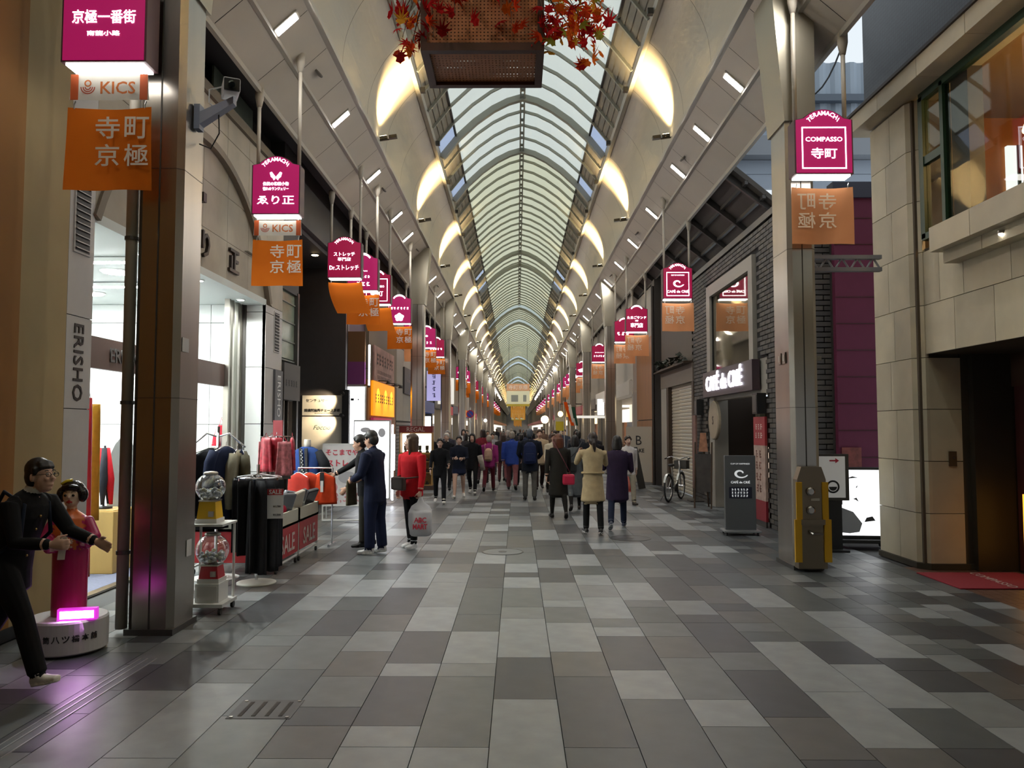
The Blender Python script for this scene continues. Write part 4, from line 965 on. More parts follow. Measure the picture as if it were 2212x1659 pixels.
def hang_sign(X, y, lines, label, W_=.68, H_=.70, z0=4.69, dk=False, det=2, frame_=False, group='hanging shop signs'):
    """lines: list of (text, height, z above the lower edge, width)"""
    t = thing('hanging_sign', label, 'sign', (X, y, z0), group=group)
    MB().ext(arch_outline(W_, H_), 'xz', -.11, .11).build('case', sign_side, t)
    MB().ext([(u * .95, v * .975 + .012) for u, v in arch_outline(W_, H_)], 'xz', -.118, -.111).build('face', purple_dk if dk else purple, t)
    B(-W_ / 2 + .03, W_ / 2 - .03, -.09, .09, -.02, -.001).build('underlight', under, t)
    # TERAMACHI along the arch
    if det > 1:
        s = 'TERAMACHI'
        for k, ch in enumerate(s):
            a = R(62 - 124 * k / 8) ; r_ = W_ * .36
            text(ch, .075, let_w, (-math.sin(a) * r_ * .78, -.121, H_ - .075 + math.cos(a) * .155), 'cam', t, 'arch_letter', height=.052, roll=a * .55, bold=.01, extrude=.001)
    else:
        m = MB(); n = 9; rs = []
        for k in range(n): a = R(60 - 120 * k / (n - 1)); rs.append([(-math.sin(a) * W_ * q, -.122, H_ - .08 + math.cos(a) * (.155 + q2)) for q, q2 in ((.26, 0), (.30, .05))])
        m.rings(rs, cap=False, closed=False); m.build('arch_lettering', let_w, t)
    for q_, (s, hgt, z, wd) in enumerate(lines):
        if s == '#': marks(t, (0, -.119, z), wd, hgt, 1, let_w, 'cam', q_ + int(y * 10), 'lettering')
        elif s == '@':   # round emblem
            MB().ext([(wd / 2 * math.cos(R(15 * k)) * (1 + .12 * math.sin(5 * R(15 * k))), z + hgt / 2 * math.sin(R(15 * k)) * (1 + .12 * math.sin(5 * R(15 * k)))) for k in range(24)], 'xz', -.122, -.119).build('emblem', let_w, t)
        else: text(s, .2, let_w, (0, -.121, z), 'cam', t, width=wd, height=hgt, bold=.008 if det > 1 else .014, extrude=.001)
    if frame_:
        a, b, c, d = -W_ * .38, W_ * .38, .06, H_ - .09
        for q in ((a, b, c, c + .014), (a, b, d - .014, d), (a, a + .014, c, d), (b - .014, b, c, d)): B(q[0], q[1], -.122, -.119, q[2], q[3]).build('frame_line', let_w, t)
    for e in (-W_ / 2 + .05, W_ / 2 - .05):
        top = sof_z(abs(X + e - AX)) - z0
        MB().tube([(e, 0, H_ - .01), (e, 0, top + .01)], .026 if det > 1 else .03, 10).build('pole', polem, t, True)
        MB().lathe([(.034, top - .24), (.062, top - .1), (.062, top + .03)], (e, 0, 0), 12).build('ceiling_cup', polem, t, True)
    return t
def drape(w_, h, sag=.02, wave=.012, k0=0.0, flip=0.0, n=14):
    m = MB(); rs = []
    for j in range(n + 1):
        v = j / n; row = []
        for i in range(n + 1):
            u = i / n - .5
            z = -v * h - sag * (1 - (2 * u) ** 2) * (1 - v)
            y = wave * math.sin(9 * u + k0 + 2.2 * v) * (.4 + v) + flip * v * v
            row.append((u * w_ * (1 + .03 * v), y, z))
        rs.append(row)
    m.rings(rs, cap=False, closed=False); return m
def banner(X, y, ztop, label, w_=.70, h=.64, back=False, k0=0.0, det=2, cat='banner', flip=0.0):
    t = thing('street_banner', label, cat, (X, y, ztop), group='orange street banners')
    drape(w_, h, k0=k0, flip=flip, wave=.012 if det > 1 else .02).build('cloth', ban_b if back else ban_o, t, True)
    ink = ban_ink2 if back else ban_ink
    if det:
        s = -1 if back else 1
        xo = -.06 if back else .13
        if back: xo = -.08
        q = w_ / .70
        for ch, cx, cz_ in (('寺', -.125, -.17), ('町', .115, -.17), ('京', -.125, -.38), ('極', .115, -.38)):
            text(ch, .2, ink, (xo * q + s * cx * q, -.032 + flip * .2, cz_ * h / .64), 'cam', t, 'print', width=.20 * q, height=.185 * q, mirror=back, extrude=.0008, bold=.009)
    for e in (-w_ * .42, w_ * .42): MB().tube([(e, 0, -.015), (e, 0, .02), (e + .01, 0, .05)], .006, 6).build('hook', hook, t)
    return t
KO = mat('logo_orange', (.55, .14, .02), .7); KR = mat('logo_red', (.42, .08, .04), .7)
def kics(X, y, ztop, label, w_=.66, h=.215):
    t = thing('sponsor_board', label, 'sign', (X, y, ztop), group='sponsor boards under signs')
    drape(w_, h, .003, .004, n=8).build('sheet', sheet('board_sheet', (.66, .64, .58), .3), t, True)
    for s in (-1, 1): B(min(s * w_ * .40, s * w_ / 2), max(s * w_ * .40, s * w_ / 2), -.010, -.007, -h, 0).build('orange_end', mat('board_orange', (.55, .10, .02), .7), t)
    text('KICS', .13, KO, (.075, -.012, -h * .53), 'cam', t, width=.29, extrude=.001, bold=.01)
    m = MB()
    for r_ in (.062, .044, .027):
        rs = []
        for k in range(13):
            a = R(180 + 180 * k / 12); rs.append([(-.175 + r_ * math.cos(a), -.012, -h * .50 + r_ * math.sin(a)), (-.175 + (r_ - .010) * math.cos(a), -.012, -h * .50 + (r_ - .010) * math.sin(a))])
        m.rings(rs, cap=False, closed=False)
    m.build('logo_rings', KR, t)['kind'] = 'stuff'
    m = MB(); rs = [[(-.175 + r_ * math.cos(2 * math.pi * k / 16), -.012, -h * .36 + r_ * math.sin(2 * math.pi * k / 16)) for k in range(16)] for r_ in (.030, .018)]; m.rings(rs, cap=False); m.build('logo_head', KO, t)
    for e in (-w_ * .44, w_ * .44): MB().tube([(e, 0, -.012), (e, 0, .03)], .006, 6).build('hook', hook, t)
    return t
SL = -3.38
hang_sign(SL, 6.36, [('京極一番街', .115, .375, .52), ('南龍小路', .042, .235, .27)], 'near left lit purple sign reading Kyogoku Ichibangai', W_=.70, H_=.72)
kics(SL, 6.36, 4.63, 'white KICS board under the nearest left purple sign', .64); banner(SL, 6.37, 4.36, 'nearest left orange banner with white Teramachi Kyogoku characters', .70, .70, k0=.6)
hang_sign(SL, 10.95, [('伝統の和装小物', .055, .43, .36), ('憧れのランジェリー', .05, .36, .36), ('ゑり正', .12, .20, .52)], 'second left purple sign with white butterfly crest and brush lettering', W_=.68, H_=.70)
# butterfly crest
bt = bpy.data.objects['hanging_sign.001']
for s in (-1, 1):
    MB().ext([(s * .005, .53), (s * .06, .60), (s * .085, .585), (s * .07, .53), (s * .04, .505), (s * .03, .48), (s * .008, .50)], 'xz', -.124, -.119).build('crest_wing', let_w, bt)
kics(SL, 10.95, 4.63, 'white KICS board under the second left purple sign', .66); banner(SL, 10.96, 4.36, 'orange banner hanging below the second left sign', .70, .66, k0=1.7)
LS = [(15.6, [('ストレッチ', .08, .47, .42), ('専門店', .07, .37, .26), ('Dr.ストレッチ', .10, .20, .58)], 'third left purple sign advertising a stretch studio', True, 'wind'),
      (17.05, [('JAPAN', .035, .42, .2), ('#', .08, .30, .36), ('#', .13, .14, .3)], 'fourth left purple sign, half hidden by the stretch sign', False, 'o'),
      (18.9, [('COMPASSO', .05, .42, .36), ('寺町', .13, .25, .3)], 'fifth left purple sign with a white framed name', True, 'wind2'),
      (22.4, [('#', .10, .43, .50), ('@', .22, .17, .25)], 'sixth left purple sign with a round white emblem', False, 'o'),
      (25.8, [('シューズ', .06, .47, .40), ('@', .16, .2, .5)], 'seventh left purple sign with a shoe emblem', False, 'white'),
      (29.2, [('@', .07, .43, .09), ('#', .13, .18, .5)], 'eighth left purple sign with rounded white letters', False, 'o'),
      (32.9, [('#', .12, .32, .54)], 'ninth left dark purple sign just before second column', True, 'o'),
      (47.5, [('@', .30, .33, .42)], 'tenth left purple sign with a large white crest', False, 'o')]
for k, (y, ln, lab, dk, bk_) in enumerate(LS):
    sh = -.06 if k == 0 else .02 * (k % 2)
    hang_sign(SL + sh, y, ln, lab, dk=dk, det=2 if y < 16 else 1, frame_=(k == 2))
    bl_ = '%s left orange banner, hanging below the %s' % (ORD[k + 2], lab.split(' sign')[0].split('left ')[-1] + ' sign')
    if bk_ == 'wind':
        t = banner(SL + sh, y, 4.62, 'red-orange banner blown sideways under the stretch studio sign', .68, .5, k0=1, det=0, flip=.9)
    elif bk_ == 'wind2':
        t = banner(SL, y, 4.62, 'orange banner blown back under the framed fifth sign', .66, .5, k0=2, det=0, flip=.6)
    elif bk_ == 'white':
        kics(SL, y, 4.62, 'pale sponsor board under the shoe sign', .62, .24); banner(SL, y, 4.33, 'pale backlit orange banner under the shoe sign', .68, .42, back=True, k0=2, det=0, flip=.2)
    else: banner(SL + sh, y, 4.62, bl_, .70, .66, k0=k * 1.3, det=1)
for k, y in enumerate(far_l):
    hang_sign(SL, y, [(rnd.choice('@#'), .28, .33, .42)], '%s left hanging purple sign counted from camera, tiny and glowing' % ORD[k + 10], det=1, dk=k % 2 == 1)
    banner(SL, y, 4.62, '%s left orange banner counted from the camera, small' % ORD[k + 10], .70, .66, k0=k, det=0)
SRX = 3.68
hang_sign(SRX, 9.40, [('COMPASSO', .055, .42, .44), ('寺町', .13, .25, .31)], 'near right purple sign with white frame reading Compasso', W_=.70, H_=.66, z0=4.74, frame_=True)
banner(SRX + .02, 9.42, 4.62, 'near right pale orange banner seen from its back', .74, .70, back=True, k0=.3)
RS = [(18.0, [('CUP OF HAPPINESS', .025, .54, .30), ('Ꮳ', .20, .36, .26), ('CAFÉ de CRIÉ', .07, .17, .50)], 'second right purple sign with white coffee cup emblem and frame', True, True),
      (24.2, [('たまごサンド', .09, .44, .58), ('の', .05, .34, .1), ('専門店', .14, .2, .38)], 'third right purple sign for an egg sandwich shop', False, False),
      (27.0, [('#', .17, .28, .5)], 'fourth right purple sign, half hidden by egg sandwich sign', False, False),
      (35.2, [('#', .05, .42, .4), ('#', .11, .26, .5)], 'fifth right purple sign beside the second right column', False, False),
      (44.5, [('@', .2, .3, .45)], 'sixth right purple sign beyond the third right column', False, False)]
for k, (y, ln, lab, fr_, dk) in enumerate(RS):
    hang_sign(SRX, y, ln, lab, dk=True, det=2 if y < 20 else 1, frame_=fr_, z0=4.66)
    banner(SRX + .02, y, 4.58, '%s right pale orange banner, below %s' % (ORD[k + 1], lab.split(' purple')[0] + ' sign'), .72, .66, back=True, k0=k, det=1)
cup = [o for o in bpy.data.objects if o.name.startswith('hanging_sign') and 'coffee cup' in o['label']][0]
m = MB(); rs = []
for k in range(25):
    a = R(-20 - 340 * k / 24); r_ = .15 - .004 * k; rs.append([(r_ * math.cos(a), -.123, .36 + r_ * .75 * math.sin(a)), ((r_ - .022 - .025 * math.sin(math.pi * k / 24)) * math.cos(a), -.123, .36 + (r_ - .022 - .025 * math.sin(math.pi * k / 24)) * .75 * math.sin(a))])
m.rings(rs, cap=False, closed=False); m.build('cup_swirl', let_w, cup)
for o in list(cup.children):
    if o.name.startswith('lettering') and len(o.data.vertices) and abs(o.location.z - .36) < .01: bpy.data.objects.remove(o)
for k, y in enumerate(far_r):
    hang_sign(SRX, y, [(rnd.choice('@#'), .28, .33, .42)], '%s right hanging purple sign counted from camera, tiny and glowing' % ORD[k + 6], det=1)
    banner(SRX, y, 4.62, '%s right orange banner counted from the camera, small' % ORD[k + 6], .70, .66, back=True, k0=k, det=0)

# ---- hanging planter of maple leaves -----------------------------
rat = mat('rattan_brown', (.48, .19, .075), .55, noise=.15, nscale=12); ratd = mat('rattan_frame', (.085, .028, .016), .5, noise=.1)
pl = thing('hanging_planter', 'brown perforated rattan box planter full of red maple, hung overhead', 'planter', (-.26, 5.75, 4.53))
PW, PD, PH = .93, .66, .85
def perforated(w_, h, nx, nz, name, mk, hole=.34):
    """lattice panel with real square holes in the plane xz"""
    m = MB(); dx, dz = w_ / nx, h / nz; a = hole * dx / 2; b = hole * dz / 2
    for i in range(nx):
        for j in range(nz):
            cx, cz_ = -w_ / 2 + (i + .5) * dx, (j + .5) * dz
            o = [(cx - dx / 2, cz_ - dz / 2), (cx + dx / 2, cz_ - dz / 2), (cx + dx / 2, cz_ + dz / 2), (cx - dx / 2, cz_ + dz / 2)]
            q = [(cx - a, cz_ - b), (cx + a, cz_ - b), (cx + a, cz_ + b), (cx - a, cz_ + b)]
            m.add([(x, 0, z) for x, z in o + q], [(0, 1, 5, 4), (1, 2, 6, 5), (2, 3, 7, 6), (3, 0, 4, 7)])
    return m.build(name, mk, pl)
o = perforated(PW - .1, PH - .1, 30, 28, 'front_lattice', rat); o.location = (0, .012, .05)
o = perforated(PW - .1, PH - .1, 30, 28, 'back_lattice', rat); o.location = (0, PD - .012, .05)
o = perforated(PW - .1, PD - .12, 30, 14, 'bottom_lattice', rat, .3); o.rotation_euler = (R(-90), 0, 0); o.location = (0, .06, .03)
for s in (-1, 1):
    o = perforated(PD - .1, PH - .1, 22, 28, 'side_lattice', rat); o.rotation_euler = (0, 0, R(90)); o.location = (s * (PW / 2 - .012), PD / 2, .05)
for s in (-1, 1):
    for y in (0, PD - .05): B(min(s * PW / 2, s * (PW / 2 - .05)), max(s * PW / 2, s * (PW / 2 - .05)), y, y + .05, 0, PH).build('corner_post', ratd, pl)
    B(min(s * PW / 2, s * (PW / 2 - .06)), max(s * PW / 2, s * (PW / 2 - .06)), .05, PD - .05, 0, .05).build('bottom_rail', ratd, pl)
    MB().tube([(s * PW * .4, PD / 2, PH), (s * PW * .4, PD / 2, 5.75)], .008, 6).build('cable', hook, pl)
for y in (0, PD - .06): B(-PW / 2 + .05, PW / 2 - .05, y, y + .06, 0, .06).build('bottom_rail', ratd, pl); B(-PW / 2 + .05, PW / 2 - .05, y, y + .05, PH - .05, PH).build('top_rail', ratd, pl)
B(-PW / 2 + .06, PW / 2 - .06, .06, PD - .06, .22, PH - .1).build('hole_backing', ratd, pl)  # block added behind the lattice so most holes look dark
def leafmesh(mm):
    m = MB(); pts = []
    lobes = [(-125, .55), (-70, .85), (-25, 1.0), (25, 1.0) if False else (0, 1.1), (35, .95), (78, .8), (128, .5)]
    for k, (a, l) in enumerate(lobes):
        r_ = R(a + 90); pts.append((.055 * l * math.cos(r_), .055 * l * math.sin(r_)))
        if k < len(lobes) - 1:
            a2 = R((a + lobes[k + 1][0]) / 2 + 90); pts.append((.019 * math.cos(a2), .019 * math.sin(a2)))
    pts.append((.004, -.03)); pts.append((-.004, -.03))
    vs = [(0, 0, 0)] + [(x, y, -8 * (x * x + y * y)) for x, y in pts]; n = len(pts)
    m.add(vs, [(0, 1 + k, 1 + (k + 1) % n) for k in range(n)]); return m.mesh('maple_leaf', mm)
leafs = [leafmesh(sheet('maple_' + h, hexc(h), .35)) for h in ('cc2c30', 'dc4a28', 'a82428', 'e2742a', 'dca038', 'aab048')]
br = mat('twig_brown', (.10, .05, .03), .7)
sprays = []
def spray(p0, p1, n, spread, wts_, sag=.15):
    p0, p1 = Vector(p0), Vector(p1); pts = []
    for k in range(8):
        t = k / 7; p = p0.lerp(p1, t); p.z -= sag * t * t; pts.append(p)
    b = MB().tube(pts, [.008 - .0008 * k for k in range(8)], 5).build('branch', br, pl)
    for k in range(n):
        t = rnd.random() ** .7; p = pts[min(int(t * 7), 6)].lerp(pts[min(int(t * 7) + 1, 7)], t * 7 % 1)
        q = p + Vector((rnd.gauss(0, spread), rnd.gauss(0, spread * .8), rnd.gauss(-.03, spread * .9)))
        o = link('maple_leaf', leafs[rnd.choices(range(6), wts_)[0]], b, q, (R(75) + rnd.gauss(0, .55), rnd.gauss(0, .6), rnd.uniform(0, 6.3)))
        s = rnd.uniform(1.1, 1.75); o.scale = (s, s, s)
red = (4, 3, 3, 1, .3, .1); mix = (2, 4, 1.5, 4, 2.5, .8)
for a in [((.35, .2, .8), (.78, .05, .50)), ((.35, .3, .8), (.98, .2, .55)), ((.4, .1, .85), (.72, -.1, .35)), ((.4, .4, .85), (1.0, .5, .42)), ((.4, .3, .9), (.9, .1, .75)), ((.42, .2, .7), (.62, .0, .25)), ((.42, .5, .8), (.8, .45, .36))]:
    spray(a[0], a[1], 25, .085, mix)
for a in [((-.42, .1, .75), (-.60, .0, .25)), ((-.42, .3, .8), (-.66, .2, .48)), ((-.44, .1, .5), (-.55, .0, .08)), ((-.4, .0, .85), (-.62, -.1, .62))]: spray(a[0], a[1], 12, .05, red)
for a in [((-.25, -.03, .8), (-.2, -.06, .30)), ((.18, -.03, .8), (.22, -.07, .22)), ((-.4, -.03, .75), (-.36, -.06, .12)), ((.3, -.02, .8), (-.1, -.08, .62)), ((0, -.03, .85), (.05, -.07, .5)), ((.42, 0, .45), (.5, -.03, .12))]: spray(a[0], a[1], 12, .055, red, .05)

# ---- surveillance camera on the near left column ------------------
st = mat('cctv_white', (.75, .75, .77), .4)
t = thing('security_camera', 'white security camera on a grey arm fixed to left column', 'camera', (-2.83, 6.78, 4.42))
B(0, .05, -.05, .05, -.10, .12).build('wall_plate', paint('8890a8'), t)
MB().rings([[(.05, -.05, -.06), (.05, .05, -.06), (.05, .05, .05), (.05, -.05, .05)], [(.34, -.04, .13), (.34, .04, .13), (.34, .04, .19), (.34, -.04, .19)]]).build('arm', paint('9aa0b4'), t)
h = MB().bbox(-.07, .07, -.17, .17, -.06, .06, .015).build('housing', st, t, loc=(.30, 0, .27), rot=(R(8), 0, R(24)))
MB().bbox(-.066, .066, -.185, -.165, -.056, .05, .01).build('front_plate', black, h); MB().lathe([(.035, 0), (.035, .02), (.025, .022)], n=14).build('lens', glass_dk, h, loc=(0, -.185, -.01), rot=(R(90), 0, 0))
MB().tube([(.22, .02, .30), (.10, .03, .28), (.11, 0, .15), (.16, 0, .11)], .007, 6).build('cable', st, t); MB().tube([(.2, 0, .04), (.2, .02, -.12), (.12, .04, -.25), (.01, .06, -.2)], .006, 6).build('cable', black, t)
t = tag(B(-2.838, -2.834, 6.62, 6.75, 2.35, 2.47).build('column_sticker', mat('sticker', (.6, .6, .6), .6)), 'small white printed sticker high on the near left column', 'sticker')
t = tag(B(-2.838, -2.834, 6.80, 6.90, .60, .74).build('column_sticker', mat('sticker', (.6, .6, .6), .6)), 'small pale sticker low on the near left column', 'sticker')
# ---- yellow-striped box on the near right column ------------------
t = thing('hydrant_box', 'steel box with yellow stripes and two dials on right column', 'hydrant box', (3.50, 9.57, 0))
sb = mat('box_steel', (.26, .21, .15), .4, .8)
MB().ext([(-.17, .04), (.17, .04), (.17, 1.09), (.12, 1.24), (-.12, 1.24), (-.17, 1.09)], 'xz', -.14, -.0).build('case', sb, t)
yel = mat('stripe_yellow', (.65, .36, .01), .5)
for s in (-1, 1):
    B(s * .155 - .035, s * .155 + .035, -.16, -.141, .62, 1.06).build('upper_stripe', yel, t); B(s * .175 - .04, s * .175 + .04, -.17, -.141, .12, .62).build('lower_stripe', yel, t)
for z in (.95, .73): MB().lathe([(.05, 0), (.05, .03), (.035, .04)], n=16).build('dial', steel, t, loc=(-.02, -.14, z), rot=(R(90), 0, 0))
MB().tube([(-.04, -.15, .48), (-.02, -.21, .46), (.10, -.2, .45)], .016, 6).build('handle', steel, t); B(-.14, .14, -.18, -.14, .56, .62).build('hood', sb, t); B(-.01, .09, -.145, -.139, .84, .87).build('label_plate', paint('c0b8a8'), t)
for k, x in enumerate((-.0, .1)): 
    o = thing('column_plate', 'small square plate on right column, %s of the pair' % ('left' if k == 0 else 'right'), 'plate', (3.315, 9.78 + .16 * k, 2.5), group='column plates'); B(0, .015, -.05, .05, 0, .14).build('plate', steel, o); B(-.004, 0, -.03, .03, .03, .11).build('inset', railm, o)
t = thing('sign_bracket', 'grey steel lattice bracket behind the near right banner', 'bracket', (3.70, 10.1, 3.72))
for z in (0, .16): B(0, 1.0, -.04, .04, z, z + .05).build('rail', paint('8a8d92'), t)
for k in range(5): MB().tube([(k * .2, 0, .02), (k * .2 + .1, 0, .18)], .014, 5).build('web', paint('a0a4aa'), t); MB().tube([(k * .2 + .1, 0, .18), (k * .2 + .2, 0, .02)], .014, 5).build('web', paint('a0a4aa'), t)
t = thing('conduit', 'grey conduit pipe running up the near right column', 'pipe', (3.72, 9.95, 0))
MB().tube([(0, 0, .04), (0, 0, 3.7)], .03, 8).build('pipe', paint('8c8880'), t)
for z in (2.55, 1.0): B(-.05, .12, -.03, .03, z, z + .06).build('clamp', paint('8c8880'), t)
# ---- far overhead boards ------------------------------------------
def over_board(y, w_, h, z, lab, two=True):
    t = thing('overhead_board', lab, 'sign', (AX - .06, y, z), group='overhead street boards')
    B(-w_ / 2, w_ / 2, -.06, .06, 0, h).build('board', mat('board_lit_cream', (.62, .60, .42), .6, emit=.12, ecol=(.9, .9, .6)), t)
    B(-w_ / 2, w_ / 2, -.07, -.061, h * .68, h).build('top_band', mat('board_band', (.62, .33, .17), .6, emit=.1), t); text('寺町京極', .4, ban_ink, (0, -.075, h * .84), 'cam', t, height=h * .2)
    B(-w_ / 2, w_ / 2, -.07, -.061, 0, h * .10).build('lower_band', mat('band_yellow', (.55, .42, .05), .6), t)
    B(-w_ * .3, w_ * .0, -.07, -.061, h * .2, h * .5).build('notice_square', mat('notice_grey', (.30, .32, .28), .7), t); B(w_ * .22, w_ * .36, -.07, -.061, h * .2, h * .5).build('notice_mark', mat('notice_grey', (.30, .32, .28), .7), t)
    for s in (-1, 1): MB().tube([(s * w_ * .4, 0, h), (s * w_ * .4, 0, 10.2 + zoff(y) - z)], .02, 6).build('cable', steel_dk, t)
    m = 9
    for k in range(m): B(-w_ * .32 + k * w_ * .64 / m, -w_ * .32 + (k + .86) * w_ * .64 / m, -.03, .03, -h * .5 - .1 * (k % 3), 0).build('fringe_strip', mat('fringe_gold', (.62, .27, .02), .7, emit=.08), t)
over_board(70, 2.05, 2.0, 3.65, 'cream and orange overhead board with golden fringe, nearest one')
over_board(120, 1.9, 1.6, 2.9, 'second overhead cream board far down the street')

# ================================================================== GOODS AND STREET FURNITURE
wht_p = mat('white_enamel', (.62, .62, .60), .4); chrome = mat('chrome', (.7, .7, .72), .18, 1.0)
redp = mat('sale_red', (.42, .018, .025), .45); rubber = mat('rubber', (.02, .02, .02), .7)
ivory = mat('ivory_board', (.48, .46, .38), .6)
clearball = glass('globe_plastic', (.93, .95, .96), .10, .03)
def caster(m, x, y, r_=.03): m.tube([(x - .012, y, r_), (x + .012, y, r_)], r_, 10)
def casters(t, pts, r_=.03):
    for x, y in pts:
        m = MB(); caster(m, x, y, r_); m.build('caster', rubber, t); B(x - .006, x + .006, y - .012, y + .012, r_, r_ * 2.2).build('caster_fork', steel, t)
# ---- capsule toy machines on a white trolley ----------------------
T = (-2.86, 7.42, 0)
t = thing('machine_trolley', 'white tubular trolley on casters carrying two globe vending machines', 'trolley', T)
B(-.18, .18, -.19, .19, .07, .10).build('base', wht_p, t); B(-.19, .17, -.19, .19, .80, .82).build('shelf', wht_p, t)
for x, y in ((-.10, -.17), (-.17, .17), (.15, .17)):
        MB().tube([(x, y, .1), (x, y, .80)], .013, 8).build('post', wht_p, t)
casters(t, ((-.15, -.16), (.15, -.16), (-.15, .16), (.15, .16)))
def globe_machine(loc, r_, body, lab, bz):
    t = thing('capsule_machine', lab, 'vending machine', loc, group='globe capsule machines')
    pr = [(r_ * math.cos(R(a)), r_ * math.sin(R(a))) for a in range(-68, 72, 10)]
    zc = bz + r_ * .93
    MB().lathe(pr, (0, 0, zc), 28).build('globe', clearball, t, True)
    MB().lathe([(r_ * .45, r_ * .90), (r_ * .5, r_ * .98), (r_ * .4, r_ * 1.08), (.01, r_ * 1.12)], (0, 0, zc), 20).build('lid', steel, t, True)
    MB().rings([[(-.09, -.09, .04), (.09, -.09, .04), (.09, .09, .04), (-.09, .09, .04)], [(-.075, -.075, bz), (.075, -.075, bz), (.075, .075, bz), (-.075, .075, bz)]]).build('body', body, t)
    B(-.1, .1, -.1, .1, 0, .04).build('foot', wht_p, t); B(-.08, .08, -.08, .08, bz - .002, bz + .012).build('collar', steel, t)
    B(.02, .07, -.10, -.086, .06, .11).build('coin_knob', steel, t)
    caps = MB()
    for k in range(70):
        a = rnd.uniform(0, 6.3); q = r_ * .82 * math.sqrt(rnd.random()); z = zc - r_ * .85 + rnd.random() * r_ * .75
        lim = math.sqrt(max(r_ * r_ * .78 - (z - zc) ** 2, .0001)); q = min(q, lim)
        caps.ball((q * math.cos(a), q * math.sin(a), z), .020, 7, rnd.randrange(3), 4)
    caps.build('toy_capsules', [mat('capsule_clear', (.62, .65, .68), .2), mat('capsule_grey', (.35, .37, .40), .3), mat('capsule_yellow', (.45, .43, .3), .3)], t, True)['kind'] = 'stuff'
globe_machine((T[0] - .02, T[1], .82), .135, mat('machine_yellow', (.70, .42, .01), .4), 'yellow capsule toy machine with clear globe on the upper shelf', .20)
# lower machine stands on a white cabinet
t = thing('machine_cabinet', 'small white cabinet under the red capsule machine', 'cabinet', (T[0] + .01, T[1], .10))
B(-.11, .11, -.12, .12, 0, .17).build('box', wht_p, t); B(-.09, .09, -.124, -.12, .02, .15).build('door', panelw, t)
globe_machine((T[0] + .01, T[1], .27), .150, mat('machine_red', (.40, .01, .02), .4), 'red capsule toy machine with clear globe on the lower trolley deck', .155)
# ---- garments ------------------------------------------------------
def garment_mesh(wd, ln, dp, mm, fold=7, sleeve=0.0, hem=1.15, flat=True, amp=.012, neck=True):
    m = MB(); rs = []; n = 36; K = 12
    for k in range(K + 1):
        v = k / K; ww = wd / 2 * (.42 + .58 * min(1, v / .10) if v < .10 else 1 + (hem - 1) * (v - .1)); d = dp / 2 * (.5 + .5 * min(1, v / .12)) * (1 + .25 * v)
        if not neck: ww = wd / 2 * (1 + (hem - 1) * v)
        rs.append([((ww + amp * v * 2 * math.sin(fold * a)) * math.cos(a), (d + amp * (0.3 + v) * 2 * math.sin(fold * a + 1)) * math.sin(a), -v * ln - (.03 * abs(math.cos(a)) if neck and v < .12 else 0)) for a in [2 * math.pi * i / n for i in range(n)]])
    m.rings(rs)
    if sleeve:
        for s in (-1, 1):
            m.tube([(s * wd * .40, 0, -.06), (s * wd * .53, 0, -.18), (s * wd * .58, .01, -.18 - sleeve * .5), (s * wd * .57, .0, -.15 - sleeve)], [.055, .06, .055, .05], 10)
    return m.mesh('garment', mm, True)
def hanger(t, wd=.4):
    MB().tube([(-wd / 2, 0, -.06), (-.03, 0, 0), (.03, 0, 0), (wd / 2, 0, -.06)], .006, 6).build('hanger', chrome, t); MB().tube([(0, 0, 0), (0, 0, .04), (.02, 0, .06), (.03, 0, .03)], .003, 5).build('hanger_hook', chrome, t)
def hung(name, lab, cat, loc, rz, wd, ln, dp, col, group, **kw):
    t = thing(name, lab, cat, loc, rz, group); o = link('fabric', garment_mesh(wd, ln, dp, cloth(col), **kw), t); hanger(t, wd * .8); return t
# four-way rack with jackets behind the machines
t = thing('jacket_rack', 'chrome upright clothes rack holding dark jackets', 'clothes rack', (-3.42, 9.0, 0))
MB().tube([(0, 0, .03), (0, 0, 1.72)], .02, 10).build('pole', chrome, t); MB().lathe([(.26, 0), (.26, .015), (.03, .03)], n=20).build('base', wht_p, t)
for k, a in enumerate((0, 90, 180, 270)):
    c_, s_ = math.cos(R(a + 20)), math.sin(R(a + 20)); MB().tube([(0, 0, 1.60), (c_ * .12, s_ * .12, 1.64), (c_ * .30, s_ * .30, 1.48)], .010, 8).build('arm', chrome, t)
for k, (dx, dy, rz, col, lab, ln) in enumerate(((.16, -.18, 68, '1b2440', 'navy jacket hanging at the front of the jacket rack', .80), (.02, -.24, 35, '14161c', 'black jacket on the left of the jacket rack', .74), (.22, .0, 95, '8f8a78', 'beige jacket behind the navy one on the rack', .66), (.24, .14, 115, '4a4636', 'olive jacket at the far side of the rack', .78), (-.12, -.10, 20, '15171d', 'charcoal coat on the inner side of the rack', .85))):
    hung('hanging_jacket', lab, 'jacket', (-3.42 + dx, 9.0 + dy, 1.50 - .02 * k), rz, .46, ln, .13, col, 'jackets on the rack', sleeve=.5)
hung('hanging_blouse', 'pale beige blouse hanging low beside the navy jacket', 'blouse', (-3.16, 8.92, 1.06), 60, .34, .42, .1, 'b8a890', None, sleeve=0)
